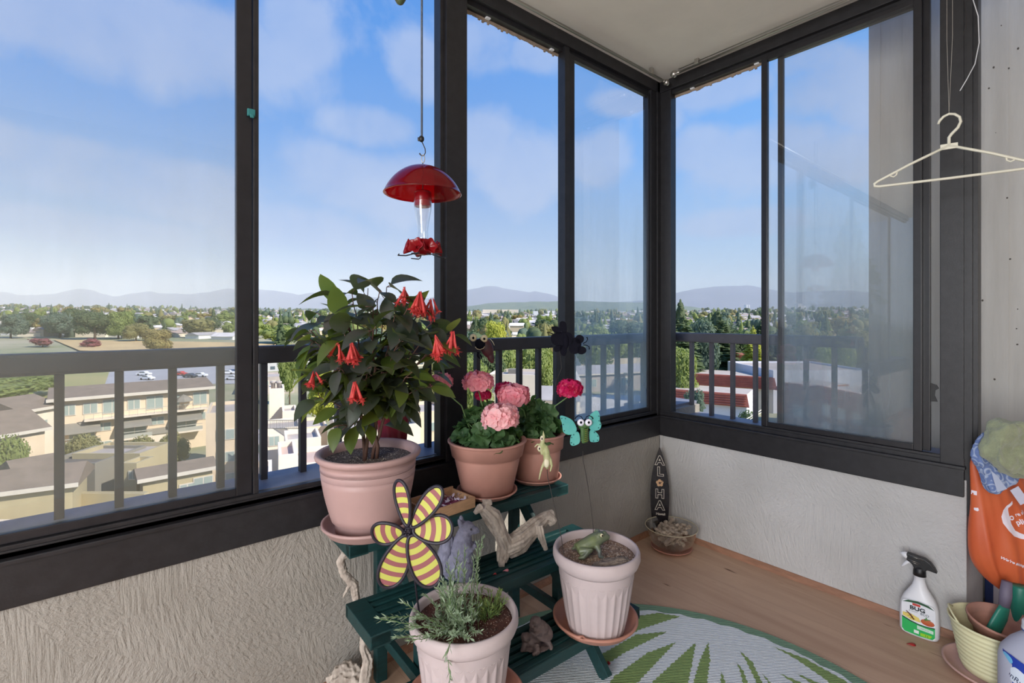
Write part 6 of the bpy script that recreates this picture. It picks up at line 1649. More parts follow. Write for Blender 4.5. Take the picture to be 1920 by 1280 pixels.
# near trees, each its own
for a in [
 ('bright yellow-green round tree behind the railing above the ladybird', 934, 150, 18.9, 8.5, 'yellow', 'near'),
 ('leafy green tree just right of the thick window post', 876, 84, 14.6, 8, 'green', 'near'),
 ('tall green tree behind the flat-roofed white house', 905, 98, 15.0, 8.5, 'dark', 'near'),
 ('broad green tree in the row behind the white house', 962, 112, 16.0, 11, 'green', 'near'),
 ('green tree at the right end of the row behind the white house', 1002, 118, 14.6, 11, 'green', 'near'),
 ('yellowing tree beside the grey-roofed cottages', 1032, 126, 15.0, 10, 'rust', 'near'),
 ('small green tree low beside the pink geranium pot view', 868, 62, 8.0, 4, 'olive', 'near'),
 ('hazy green tree behind the sliding glass near the corner', 1120, 170, 18.0, 18, 'green', 'near'),
 ('wide hazy tree over the dark-roofed hall', 1180, 190, 19.0, 20, 'dark', 'near'),
 ('tall shaggy conifer beside the corner post', 1276, 120, 25.2, 24, 'dark', 'con'),
 ('full green conifer right of the tall corner conifer', 1345, 150, 23.2, 32, 'dark', 'con'),
 ('pale green leafy tree below the corner conifer', 1283, 90, 14.6, 8, 'green', 'near'),
 ('grey-green tree between the two big conifers', 1312, 128, 19.4, 11, 'blue', 'near'),
 ('small golden conifer near the window stile', 1412, 140, 18.4, 18, 'yellow', 'con'),
 ('bushy conifer behind the golden one', 1428, 165, 20.4, 28, 'dark', 'con'),
 ('silver-green tree hugging the red tiled roof', 1296, 72, 9.6, 4, 'blue', 'near'),
 ('dark tree in front of the white end wall', 1404, 58, 9.4, 4.6, 'dark', 'near'),
 ('dark green tree above the red tiled roofs', 1372, 165, 17.0, 14, 'dark', 'near'),
 ('olive shrub tree at the foot of the corner window', 1270, 64, 6.6, 3.4, 'olive', 'near'),
 ('olive tree behind the hazy glass right of the stile', 1515, 140, 19.2, 11, 'olive', 'near'),
 ('hazy green round tree above the flat white roof', 1490, 150, 18.6, 12, 'blue', 'near'),
 ('lime tree by the railing end', 1560, 130, 15.0, 10, 'green', 'near'),
 ('broad tree behind the railing end at right', 1600, 140, 17.6, 13, 'olive', 'near'),
 ('low hedge tree on the lawn below the brick block', 1500, 56, 4.6, 6, 'green', 'near'),
 ('rounded bush on the lawn near the brick block', 1585, 58, 4.2, 6, 'green', 'near'),
 ('tall tree at far left beside the townhouse roof', 6, 50, 8.8, 4.2, 'green', 'near'),
 ('small tree in the townhouse garden left of the second baluster', 170, 60, 6.4, 4.6, 'olive', 'near'),
 ('yellowish garden tree beside the stair tower', 278, 60, 6.2, 4.2, 'olive', 'near'),
 ('garden tree against the stair tower wall', 328, 62, 6.2, 3.6, 'olive', 'near'),
 ('low green bush behind the townhouse roof at far left', 30, 118, 6.6, 26, 'green', 'near'),
 ('pointed green tree beyond the cream block', 543, 115, 14.6, 5, 'green', 'near'),
 ('yellow-green tree behind the fuchsia leaves', 600, 90, 11.0, 6, 'yellow', 'near'),
 ('dark round tree behind the fuchsia', 735, 110, 15.0, 10, 'green', 'near'),
 ('leafy tree just left of the thick window post', 800, 85, 13.0, 7, 'olive', 'near'),
 ('maroon-leaved tree behind the handrail at left', 80, 285, 5.5, 13, 'red', 'far'),
 ('second maroon-leaved tree behind the handrail', 168, 285, 6.0, 11, 'red', 'far'),
]: tree(*a)
# a tall fir standing far round to the left (it shows as a reflection in the right-hand glass)
fp_ = Vector((-30.0, 9.6, GZ)); r = tree('tall fir out to the left of the building', 300, 80, 27, 20, 'dark', 'con'); r.location = fp_
# scattered town trees
G1 = ['hazy round tree among the distant houses, left part of the view', 'hazy round tree among the distant houses, middle of the view', 'hazy round tree among the distant houses, right part of the view']
G2 = ['small pointed conifer on the distant hillside, left part of the view', 'small pointed conifer on the distant hillside, middle of the view', 'small pointed conifer on the distant hillside, right part of the view']
for px, t, h, w_, c in ((55, 420, 17, 20, 'dark'), (112, 350, 19, 20, 'blue'), (178, 340, 22, 24, 'dark'), (222, 345, 20, 20, 'green'), (300, 262, 13, 17, 'rust'), (255, 330, 14, 16, 'olive'), (395, 400, 16, 17, 'dark'), (20, 340, 17, 18, 'blue'), (140, 520, 20, 22, 'dark')):
    tree(G1[0], px, t, h, w_, c, 'near', 'distant leafy trees')
used_xy = []
def clear(px, t, r):
    p = bear(px, t)
    if any((p.x - a) ** 2 + (p.y - b) ** 2 < (r + c_) ** 2 for a, b, c_ in used_xy): return False
    used_xy.append((p.x, p.y, r)); return True
for i in range(270):
    px = random.uniform(-90, 1660); q = random.random()
    t = 350 + 900 * q ** 1.3
    if px > 840 and random.random() < 0.45: t = random.uniform(190, 420)
    if 480 < px < 830 and random.random() < 0.3: t = random.uniform(230, 380)
    zone = 0 if px < 470 else (1 if px < 1060 else 2)
    if not clear(px, t, 10): continue
    if random.random() < 0.68: tree(G1[zone], px, t, random.uniform(11, 18), random.uniform(15, 24), random.choice(['green', 'dark', 'olive', 'green', 'dark', 'rust', 'blue']), 'far', 'distant leafy trees')
    else: tree(G2[zone], px, t, random.uniform(13, 24), random.uniform(14, 22), random.choice(['dark', 'dark', 'blue']), 'conf', 'distant conifers')

# ---------------------------------------------------------------- distant houses
HW = [mat('house_wall_%s' % n, c, 0.9, 0.05, 0.2) for n, c in (('white', (232, 230, 226)), ('cream', (226, 216, 196)), ('grey', (190, 190, 190)), ('tan', (204, 186, 160)))]
HR = [mat('house_roof_%s' % n, c, 0.9, 0.1, 0.3) for n, c in (('grey', (172, 168, 168)), ('brown', (168, 150, 138)), ('pale', (222, 216, 212)), ('dark', (118, 116, 120)))]
M['winglass'] = mat('dark_window_glass', (92, 104, 112), 0.15, spec=0.8)
protos = []
for k in range(4):
    wd, dp, hh, rh = [(12, 9, 5.4, 2.2), (15, 9, 3.4, 2.0), (10, 10, 5.6, 2.6), (18, 10, 5.2, 1.6)][k]
    w1 = MB().box((-wd / 2, -dp / 2, 0), (wd / 2, dp / 2, hh)); w1.add([(-wd / 2, -dp / 2, hh), (-wd / 2, dp / 2, hh), (-wd / 2, 0, hh + rh * 0.92)], [(0, 1, 2)]); w1.add([(wd / 2, -dp / 2, hh), (wd / 2, dp / 2, hh), (wd / 2, 0, hh + rh * 0.92)], [(0, 1, 2)])
    for fl in range(2 if hh > 4 else 1):
        for sx_ in (-0.3, 0.05, 0.32): w1.box((sx_ * wd - 0.8, -dp / 2 - 0.05, 1.0 + fl * 2.6), (sx_ * wd + 0.8, -dp / 2 + 0.05, 2.2 + fl * 2.6), 1)
    r1 = MB(); e = 0.6
    for s in (-1, 1):
        r1.add([(-wd / 2 - e, s * (dp / 2 + e), hh - 0.25), (wd / 2 + e, s * (dp / 2 + e), hh - 0.25), (wd / 2 + e, 0, hh + rh), (-wd / 2 - e, 0, hh + rh), (-wd / 2 - e, s * (dp / 2 + e), hh - 0.05), (wd / 2 + e, s * (dp / 2 + e), hh - 0.05), (wd / 2 + e, 0, hh + rh + 0.2), (-wd / 2 - e, 0, hh + rh + 0.2)], [(0, 1, 2, 3), (4, 5, 6, 7), (0, 1, 5, 4), (1, 2, 6, 5), (2, 3, 7, 6), (3, 0, 4, 7)])
    a = w1.build('walls', [HW[0], M['winglass']]); b = r1.build('roof', HR[0]); protos.append((a.data, b.data)); bpy.data.objects.remove(a); bpy.data.objects.remove(b)
mcache = {}
def house(label, px, t, group=None, k=None, wm=None, rm=None, rot=None, sc=1.0):
    p = bear(px, t); p.z = ground_z(p.x, p.y) - 0.3; r = bpy.data.objects.new('house', None); C.objects.link(r); r.location = p
    r.rotation_euler = (0, 0, IP + (random.choice([0, 0, math.pi / 2, math.pi]) + random.uniform(-0.25, 0.25) if rot is None else rot)); r.scale = (sc, sc, sc)
    tag(r, label, 'house', group); k = random.randrange(4) if k is None else k; wm = random.randrange(4) if wm is None else wm; rm = random.randrange(4) if rm is None else rm
    for j, (nm, mi) in enumerate((('walls', wm), ('roof', rm))):
        key = (k, j, mi)
        if key not in mcache:
            me = protos[k][j].copy(); me.materials[0] = (HW, HR)[j][mi]; mcache[key] = me
        o = bpy.data.objects.new(nm, mcache[key]); C.objects.link(o); o.parent = r
    return r
HL = ['small pale house among trees on the distant hillside, left part of the view', 'small pale house among trees on the distant hillside, middle of the view', 'small pale house among trees on the distant hillside, right part of the view']
random.seed(200)
for i in range(290):
    px = random.uniform(-90, 1660); t = 350 + 800 * random.random() ** 1.25
    if px > 840 and t < 420: t += 150
    if not clear(px, t, 9): continue
    house(HL[0 if px < 470 else (1 if px < 1060 else 2)], px, t, 'distant hillside houses', sc=1.15)
for px, t, k, w_, r_, ro, lb in [(985, 300, 1, 0, 3, 0.1, 'grey-roofed cottage above the handrail right of the yellow-green tree'), (1012, 285, 1, 0, 0, 0.1, 'pale gabled cottage next to the grey-roofed one'), (890, 305, 3, 0, 2, 0, 'long white low building above the handrail by the thick post'),
                            (1035, 122, 2, 2, 2, 0.2, 'grey cottage at the right end of the tree row'), (1020, 108, 1, 1, 0, -0.2, 'low cream cottage with porch behind the magenta geranium'), (505, 190, 3, 2, 1, 0.5, 'grey-brown long house behind the cream block'), (612, 230, 3, 0, 2, 0.1, 'pale long house seen through the fuchsia'), (770, 210, 0, 1, 1, 0.3, 'cream house seen past the fuchsia stem')]:
    house(lb, px, t, None, k, w_, r_, ro)
# the rest of the town, too many to count: one mass of roofs and one of treetops
random.seed(300)
mb = MB()
for i in range(1900):
    px = random.uniform(-150, 1750); t = 360 + 1250 * random.random() ** 1.0; p = bear(px, t); z = ground_z(p.x, p.y) - 0.3
    w_, d_, h_ = random.uniform(9, 20), random.uniform(8, 12), random.uniform(3.2, 6.5); X = Matrix.Translation((p.x, p.y, z)) @ Matrix.Rotation(IP + random.choice([0, math.pi / 2]) + random.uniform(-.3, .3), 4, 'Z'); mi = random.randrange(4)
    mb.box((-w_ / 2, -d_ / 2, 0), (w_ / 2, d_ / 2, h_), mi, X=X)
    mb.add([(-w_ / 2 - .5, -d_ / 2 - .5, h_), (w_ / 2 + .5, -d_ / 2 - .5, h_), (w_ / 2 + .5, d_ / 2 + .5, h_), (-w_ / 2 - .5, d_ / 2 + .5, h_), (-w_ / 2 - .5, 0, h_ + 2), (w_ / 2 + .5, 0, h_ + 2)], [(0, 1, 5, 4), (2, 3, 4, 5), (0, 4, 3), (1, 2, 5), (0, 3, 2, 1)], 4 + random.randrange(4), X=X)
tag(mb.build('town_rooftops', HW + HR, None, fix=False), 'mass of tiny pale houses filling the far hillside', 'houses', kind='stuff')
mb = MB()
for i in range(1900):
    px = random.uniform(-150, 1750); t = 360 + 1300 * random.random() ** 0.9
    if px < 840 and i % 3 == 0: continue
    if px > 840: t = 200 + 1400 * random.random()
    p = bear(px, t); z = ground_z(p.x, p.y); h_ = random.uniform(7, 16); w_ = h_ * random.uniform(.5, .9); mi = random.randrange(4)
    if random.random() < 0.3: mb.lathe([(w_ * 0.36, z), (w_ * 0.3, z + h_ * .4), (w_ * 0.12, z + h_ * 0.85), (0.01, z + h_ * 1.2)], 7, mi, X=Matrix.Translation((p.x, p.y, 0)), mod=lambda th, i: 1 + 0.25 * math.sin(th * 3 + i * 2 + px))
    else:
        for q in range(3): mb.ball((p.x + random.uniform(-.3, .3) * w_, p.y + random.uniform(-.3, .3) * w_, z + h_ * random.uniform(.45, .75)), (w_ * .36, w_ * .36, h_ * .3), mi, 8, 5)
tag(mb.build('town_treetops', [FOL['green'], FOL['dark'], FOL['olive'], FOL['blue']], None, fix=False), 'mass of treetops filling the far hillside between the houses', 'trees', kind='stuff')
# pale commercial blocks along the ridge
def slab_block(name, label, cat, px0, px1, ytop, t, depth, wm, zb=None, rz=0.0, roofm=None, parapet=0.5, group=None, windows=None):
    """a flat-roofed block whose front runs between two headings, t metres off"""
    a, b = bear(px0, t), bear(px1, t); mid = (a + b) / 2; z0 = ground_z(mid.x, mid.y) if zb is None else zb; w_ = (b - a).length; h = 1.15 + (596.1 - ytop) * t / FOCAL - z0
    r = thing(name, label, cat, (mid.x, mid.y, z0 - 0.2), IP + rz, group); h += 0.2
    MB().box((-w_ / 2, 0, 0), (w_ / 2, depth, h - parapet)).build('walls', wm, r)
    mb = MB(); q = 0.25
    mb.box((-w_ / 2, 0, h - parapet), (w_ / 2, q, h)); mb.box((-w_ / 2, depth - q, h - parapet), (w_ / 2, depth, h)); mb.box((-w_ / 2, q, h - parapet), (-w_ / 2 + q, depth - q, h)); mb.box((w_ / 2 - q, q, h - parapet), (w_ / 2, depth - q, h))
    mb.build('parapet', wm, r)
    MB().box((-w_ / 2 + q, q, h - parapet), (w_ / 2 - q, depth - q, h - parapet + 0.06)).build('roof', roofm or M['roofgrey'], r)
    for (fx, fz, ww, wh) in (windows or []):
        f = MB(); cx, cz = -w_ / 2 + fx * w_, h - fz
        f.box((cx - ww / 2, -0.08, cz - wh / 2), (cx + ww / 2, 0.02, cz + wh / 2), 0); wo = f.build('window', M['winframe'], r)
        MB().box((cx - ww / 2 + 0.1, -0.11, cz - wh / 2 + 0.1), (cx - 0.04, -0.06, cz + wh / 2 - 0.1)).box((cx + 0.04, -0.11, cz - wh / 2 + 0.1), (cx + ww / 2 - 0.1, -0.06, cz + wh / 2 - 0.1)).build('pane', M['winglass2'], wo)
    return r, w_, h
M['winframe'] = mat('window_frame_pale', (214, 206, 192), 0.7); M['winglass2'] = mat('window_glass_pale', (158, 172, 166), 0.2, spec=0.7)
M['roofgrey'] = mat('gravel_roof', (178, 168, 160), 0.95, 0.1, 0.6); M['cream_w'] = mat('cream_stucco', (226, 206, 178), 0.9, 0.05, 0.5); M['cream_l'] = mat('pale_cream_stucco', (232, 218, 198), 0.9, 0.05, 0.5); M['olive_w'] = mat('olive_siding', (182, 170, 136), 0.9, 0.05, 0.6)
M['brown_r'] = mat('brown_shingle', (134, 120, 106), 0.9, 0.15, 0.8); M['white_w'] = mat('white_stucco', (228, 228, 236), 0.9, 0.03, 0.4); M['red_t'] = mat('red_roof_tile', (176, 104, 86), 0.85, 0.12, 0.8); M['brick'] = mat('brown_brick', (150, 100, 78), 0.9, 0.12, 1.0)
slab_block('shopping_centre', 'long pale building on the skyline right of the thick post', 'building', 905, 972, 580, 1250, 60, M['cream_l'])
slab_block('shopping_centre', 'low white building on the skyline left of the window stile', 'building', 1000, 1040, 583, 1200, 60, M['white_w'])
slab_block('warehouse', 'broad pale warehouse on the hillside behind the fuchsia top', 'building', 580, 660, 588, 1000, 60, M['cream_l'])
for px, w_, yt, lb in ((1401, 3, 571, 'slim white tower on the skyline right of the corner window'), (1405, 2, 571, 'slimmer white tower beside its twin on the skyline'), (1429, 3, 573, 'white tower touching the window stile on the skyline'), (1500, 8, 569, 'broad white tower behind the hazy glass'), (1509, 6, 573, 'second white tower behind the hazy glass'), (1474, 3, 570, 'slim tower behind the outer sash stile')):
    slab_block('tower_block', lb, 'tower block', px - w_ / 2, px + w_ / 2, yt, 2300, 25, M['white_w'], zb=10)
# ================================================================== buildings close below
# -- long townhouse row with balconies
A0, A1 = bear(100, 66), bear(392, 78); dA = A1 - A0; LA = dA.length
th = thing('townhouse_row', 'long cream three-storey townhouse row with brown roof and balconies', 'apartment building', (A0.x, A0.y, GZ - 0.1), math.atan2(dA.y, dA.x))
HA = 9.4
MB().box((0, 0, 0), (LA, 12, HA)).build('walls', M['cream_w'], th)
mb = MB().add([(-0.6, -0.9, HA), (LA + 0.6, -0.9, HA), (LA + 0.6, 5.5, HA + 0.9), (-0.6, 5.5, HA + 0.9), (LA + 0.6, 12.5, HA), (-0.6, 12.5, HA), (-0.6, -0.9, HA - 0.35), (LA + 0.6, -0.9, HA - 0.35), (-0.6, 12.5, HA - 0.35), (LA + 0.6, 12.5, HA - 0.35)], [(0, 1, 2, 3), (3, 2, 4, 5), (0, 6, 7, 1), (4, 9, 8, 5), (6, 8, 9, 7), (0, 3, 5, 8, 6), (1, 7, 9, 4, 2)]).build('roof', M['brown_r'], th)
MB().box((-0.7, -1.0, HA - 0.4), (LA + 0.7, -0.88, HA + 0.02)).build('fascia', M['winframe'], th)
def wall_window(parent, x, z, w_, h_, y=-0.0, awn=False, curtain=False):
    f = MB().box((x - w_ / 2 - 0.1, y - 0.10, z - h_ / 2 - 0.1), (x + w_ / 2 + 0.1, y + 0.02, z + h_ / 2 + 0.1)).build('window', M['winframe'], parent)
    mb = MB(); mb.box((x - w_ / 2, y - 0.13, z - h_ / 2), (x - 0.05, y - 0.09, z + h_ / 2)); mb.box((x + 0.05, y - 0.13, z - h_ / 2), (x + w_ / 2, y - 0.09, z + h_ / 2)); mb.build('pane', M['winglass2'] if not curtain else M['winframe'], f)
M['awning'] = mat('grey_awning', (136, 132, 122), 0.8); M['balc'] = mat('balcony_glass_rail', (176, 176, 164), 0.5)
fr = lambda px: LA * (px - 100) / 292.0
for px, w_ in ((125, 1.2), (161, 1.4), (199, 1.9), (239, 1.3), (279, 1.9), (318, 1.2), (372, 1.7)): wall_window(th, fr(px), HA - 1.75, w_, 1.3 if w_ < 1.6 else 1.8)
for px in (183, 283, 370): wall_window(th, fr(px), HA - 4.5, 1.6, 1.0)
for px, w_ in ((283, 1.6), (216, 1.5), (185, 1.5)): wall_window(th, fr(px), HA - 7.2, w_, 1.2)
# recessed roof terrace across the top floor
MB().box((fr(150), -1.5, HA - 3.35), (fr(385), 0.0, HA - 3.15)).build('terrace_slab', M['cream_l'], th)
mb = MB(); mb.box((fr(150), -1.5, HA - 2.35), (fr(385), -1.44, HA - 2.27))
for i in range(16): x = fr(150) + (fr(385) - fr(150)) * i / 15; mb.box((x - 0.03, -1.49, HA - 3.15), (x + 0.03, -1.45, HA - 2.3))
mb.build('terrace_railing', M['balc'], th)
for px in (147, 240, 342):    # curved awnings over balconies
    x = fr(px); prof = [(0, 0), (-1.9, -0.9), (-2.0, -1.15), (-1.7, -1.2), (0, -0.8)]
    MB().prism([(y_, z_) for y_, z_ in prof], -1.9, 1.9, X=Matrix.Translation((x, 0, HA - 3.6)) @ Matrix(((0, 0, 1, 0), (1, 0, 0, 0), (0, 1, 0, 0), (0, 0, 0, 1)))).build('awning', M['awning'], th)
    MB().box((x - 1.9, -1.8, HA - 6.5), (x + 1.9, 0, HA - 6.25)).build('balcony', M['cream_l'], th)
    mb = MB().box((x - 1.9, -1.8, HA - 5.45), (x + 1.9, -1.74, HA - 5.36)); mb.box((x - 1.9, -1.78, HA - 6.25), (x + 1.9, -1.75, HA - 5.7)); mb.build('balcony_rail', M['balc'], th)
    wall_window(th, x, HA - 5.3, 2.6, 1.9)
bxx = fr(283); MB().prism([(-1.7, 0), (-1.1, -0.9), (1.1, -0.9), (1.7, 0)], HA - 8.3, HA - 6.3, X=Matrix.Translation((bxx, 0, 0))).build('bay', M['cream_l'], th)
MB().add([(bxx - 1.9, 0, HA - 6.3), (bxx - 1.2, -1.1, HA - 6.3), (bxx + 1.2, -1.1, HA - 6.3), (bxx + 1.9, 0, HA - 6.3), (bxx - 1.2, 0, HA - 5.6), (bxx + 1.2, 0, HA - 5.6)], [(0, 1, 4), (1, 2, 5, 4), (2, 3, 5), (0, 3, 2, 1)]).build('bay_roof', M['awning'], th)
# patio umbrella on the terrace
um = thing('patio_umbrella', 'closed grey patio umbrella shape on the townhouse roof terrace', 'parasol', th.location + Matrix.Rotation(th.rotation_euler[2], 3, 'Z') @ Vector((fr(335), -0.8, HA - 3.1)), 0)
MB().lathe([(1.3, 1.25), (0.9, 1.75), (0.1, 2.2), (0.0, 2.3)], 8, smooth=False).build('canopy', M['awning'], um); MB().tube([(0, 0, 0), (0, 0, 2.2)], 0.04, 6).build('pole', M['winframe'], um)

def gable(name, label, px0, t0, px1, t1, depth, h, rh, wm, rm, items=(), cat='building', over=0.5):
    a, b = bear(px0, t0), bear(px1, t1); d = b - a; L = d.length
    r = thing(name, label, cat, (a.x, a.y, GZ - 0.1), math.atan2(d.y, d.x))
    MB().box((0, 0, 0), (L, depth, h)).build('walls', wm, r)
    MB().add([(-over, -over, h), (L + over, -over, h), (L + over, depth / 2, h + rh), (-over, depth / 2, h + rh), (L + over, depth + over, h), (-over, depth + over, h), (-over, -over, h - 0.3), (L + over, -over, h - 0.3), (-over, depth + over, h - 0.3), (L + over, depth + over, h - 0.3)], [(0, 1, 2, 3), (3, 2, 4, 5), (0, 6, 7, 1), (4, 9, 8, 5), (6, 8, 9, 7), (0, 3, 5, 8, 6), (1, 7, 9, 4, 2)]).build('roof', rm, r)
    MB().box((-over, -over - 0.06, h - 0.32), (L + over, -over, h + 0.05)).build('fascia', M['winframe'], r)
    for (f, z, w_, hh) in items: wall_window(r, f * L, z, w_, hh)
    return r, L
gable('townhouse', 'cream townhouse with grey-brown roof at the far left edge', -60, 52, 84, 58, 9, 7.3, 2.0, M['cream_w'], M['brown_r'], [(0.62, 4.6, 1.8, 1.2), (0.2, 4.6, 1.8, 1.2), (0.66, 1.6, 1.6, 1.2)])
gable('townhouse', 'townhouse wing with a sloping brown roof left of the first baluster', 40, 62, 104, 66, 8, 8.5, 1.4, M['cream_l'], M['brown_r'], [(0.5, 6.2, 1.8, 1.2)])
gable('garage', 'low cream building with brown roof among the townhouses', 42, 46, 106, 48, 6, 5.2, 1.3, M['cream_l'], M['brown_r'])
gable('townhouse', 'nearest townhouse with brown roof and pale doors at lower left', -80, 40, 136, 43.5, 5, 5.7, 1.2, M['olive_w'], M['brown_r'], [(0.52, 1.6, 1.5, 2.4), (0.80, 1.3, 3.0, 1.6), (0.30, 1.6, 1.4, 2.2)])
gable('townhouse', 'olive building with long low roof and two windows before the stair tower', 268, 48, 398, 52, 3.6, 4.6, 0.6, M['olive_w'], M['brown_r'], [(0.62, 2.0, 1.2, 2.4), (0.86, 2.2, 1.6, 2.8)])
slab_block('roof_building', 'dark flat-roofed low building below the garden trees', 'building', 70, 178, 868, 50, 7, M['awning'], roofm=mat('dark_gravel', (104, 100, 96), 0.95))
slab_block('garden_wall', 'long tan garden wall between the townhouses', 'wall', 120, 270, 925, 46, 0.6, M['olive_w'], parapet=0.2)
slab_block('courtyard_wall', 'low cream wall by the nearest townhouse doors', 'wall', -60, 104, 978, 40, 0.5, M['cream_l'], parapet=0.15)
slab_block('terrace_building', 'tan terraced block behind the garden wall', 'building', 135, 262, 850, 53, 5, M['olive_w'])
slab_block('chimney_block', 'narrow tan block with a white framed hatch', 'building', 226, 256, 868, 49.5, 2.5, M['olive_w'], windows=[(0.8, 1.2, 0.9, 0.9)])
# stair tower with a row of windows, its left side in its own shade
r, w_, h = slab_block('stair_tower', 'tall cream stair tower with stacked windows left of the dividing post', 'building', 392, 462, 772, 60, 9, M['cream_w'], windows=[(0.45, 2.7, 2.0, 1.3), (0.45, 5.4, 2.0, 1.3), (0.45, 8.0, 2.0, 1.3), (0.85, 2.7, 0.9, 1.6), (0.85, 5.4, 0.9, 1.6)], rz=math.radians(28))
# cream flat-roofed complex seen between the dividing post and the fuchsia
M['pinkroof'] = mat('pinkish_flat_roof', (196, 172, 160), 0.95, 0.05, 0.5)
for nm, lb, px0, px1, yt, t, dp, m_, kw in [
    ('cream_block', 'tall narrow cream block with two rooftop vents', 506, 532, 728, 74, 5, 'cream_l', {}),
    ('cream_block', 'lower cream wing right of the tall narrow block', 531, 556, 770, 70, 5, 'cream_l', {}),
    ('cream_block', 'cream block hidden behind the first plant leaves', 556, 612, 800, 66, 7, 'cream_w', {}),
    ('cream_block', 'wide pale terrace block with a railing', 496, 562, 802, 58, 6, 'cream_l', {'windows': [(0.3, 1.4, 1.2, 1.2)]}),
    ('cream_block', 'stepped cream block below the terrace railing', 538, 600, 822, 52, 5, 'cream_l', {}),
    ('cream_block', 'cream box with a pinkish roof nearest the railing', 524, 556, 852, 41, 5, 'cream_l', {'roofm': 'pinkroof'}),
    ('cream_block', 'pale low building with a small parapet and vent beside the fuchsia pot', 560, 640, 866, 44, 6, 'cream_l', {'roofm': 'pinkroof'}),
    ('cream_block', 'sliver of cream block with balconies beside the dividing post', 478, 500, 815, 52, 3, 'white_w', {'windows': [(0.5, 1.4, 0.9, 1.0), (0.5, 3.4, 0.9, 1.0)]}),
    ('cream_block', 'cream corner parapet at the bottom of the open window', 470, 508, 890, 36, 4, 'cream_l', {}),
    ('cream_block', 'big cream building behind the fuchsia pot', 640, 790, 800, 60, 10, 'cream_l', {}),
    ('cream_block', 'cream building left of the thick window post', 780, 850, 770, 64, 8, 'cream_w', {'windows': [(0.4, 2.0, 1.6, 1.2)]}),
    ('row_house', 'grey-walled block with small dark windows behind the tall narrow block', 470, 548, 706, 130, 12, 'roofgrey', {'windows': [(0.25, 1.6, 1.0, 1.2), (0.4, 1.6, 1.0, 1.2), (0.55, 1.6, 1.0, 1.2), (0.7, 1.6, 1.0, 1.2)]})]:
    if 'roofm' in kw: kw = dict(kw, roofm=M[kw['roofm']])
    slab_block(nm, lb, 'building', px0, px1, yt, t, dp, M[m_], rz=math.radians(26), **kw)
mb = MB()
for px in (512, 523):
    p = bear(px, 76); v = thing('roof_vent', 'small metal vent on top of the tall narrow cream block, %s one' % ('left' if px == 512 else 'right'), 'vent', (p.x, p.y, 1.15 + (596.1 - 728) * 74 / FOCAL - 0.5))
    MB().lathe([(0.001, 0), (0.32, 0), (0.32, 1.0), (0.42, 1.05), (0.42, 1.3), (0.001, 1.35)], 14).build('vent_pipe', M['roofgrey'], v)
# terrace railing
a, b = bear(494, 57.6), bear(562, 57.6); zt = 1.15 + (596.1 - 802) * 57.6 / FOCAL; d = b - a
tr_ = thing('terrace_railing', 'thin dark terrace railing on the wide pale block', 'railing', (a.x, a.y, zt), math.atan2(d.y, d.x))
mb = MB().box((0, -0.03, 0.85), (d.length, 0.03, 0.92)).box((0, -0.02, -0.1), (d.length, 0.02, -0.02)); mb.build('top_rail', M['awning'], tr_)
mb = MB()
for i in range(26): mb.box((i * d.length / 25 - 0.02, -0.02, -0.1), (i * d.length / 25 + 0.02, 0.02, 0.88))
mb.build('railing_bars', M['awning'], tr_)
# white flat-roofed house behind the geraniums
r, w_, h = slab_block('flat_house', 'white flat-roofed house with arched window behind the geraniums', 'house', 915, 1006, 702, 88, 10, M['cream_l'], rz=math.radians(-8), windows=[(0.2, 2.4, 1.6, 1.4)])
MB().box((-1.5, 5, h - 0.5), (0.5, 7, h + 0.4)).build('roof_room', M['awning'], r)
# long hall and lots behind the sliding glass near the corner
gable('hall', 'long dark-roofed hall behind the hazy glass near the corner', 1075, 132, 1235, 142, 18, 5.0, 1.4, M['roofgrey'], HR[0], [(0.2, 2.5, 3, 2), (0.6, 2.5, 3, 2)])
slab_block('flat_roof_hall', 'pale flat-roofed hall beyond the dark-roofed one', 'building', 1090, 1240, 672, 178, 20, M['cream_l'])
# red tiled complex right of the corner
def mansard(parent, L, y0, y1, z0, z1, m):
    vs = [(-0.5, y0, z0), (L + 0.5, y0, z0), (L, y1, z1), (0, y1, z1), (-0.5, y0 + 0.1, z0 - 0.1), (L + 0.5, y0 + 0.1, z0 - 0.1), (L, y1 + 0.3, z1), (0, y1 + 0.3, z1)]
    o = MB().add(vs, [(0, 1, 2, 3), (4, 7, 6, 5), (0, 4, 5, 1), (3, 2, 6, 7), (0, 3, 7, 4), (1, 5, 6, 2)]); n = int(abs(z1 - z0) / 0.32)
    for i in range(n):
        q = (i + 0.3) / n; o.box((0, y0 + (y1 - y0) * q - 0.16, z0 + (z1 - z0) * q), (L, y0 + (y1 - y0) * q - 0.02, z0 + (z1 - z0) * q + 0.09))
    return o.build('tiled_roof', m, parent)
def redblock(label, px0, t0, px1, t1, ztop, zskirt, depth, wm, items=(), roofm=None):
    a, b = bear(px0, t0), bear(px1, t1); d = b - a; L = d.length; r = thing('red_roofed_block', label, 'building', (a.x, a.y, GZ - 0.1), math.atan2(d.y, d.x)); H_ = ztop - GZ; S_ = zskirt - GZ
    MB().box((0, 0, 0), (L, depth, H_ - 0.3)).build('walls', wm, r); mansard(r, L, -0.9, 0.0, S_, H_, M['red_t'])
    MB().box((0.2, 0.2, H_ - 0.35), (L - 0.2, depth - 0.2, H_ - 0.2)).build('roof', roofm or M['roofgrey'], r)
    for (f, z, w_, hh) in items: wall_window(r, f * L, z, w_, hh)
    return r, L, H_
redblock('white-walled block with a red tiled skirt roof at the foot of the corner window', 1225, 86, 1400, 78, -10.8, -12.6, 9, M['white_w'])
redblock('second red tiled roof block behind the white-walled one', 1296, 112, 1452, 104, -11.2, -13.6, 12, M['cream_l'], [(0.6, 3, 1.6, 1.4)])
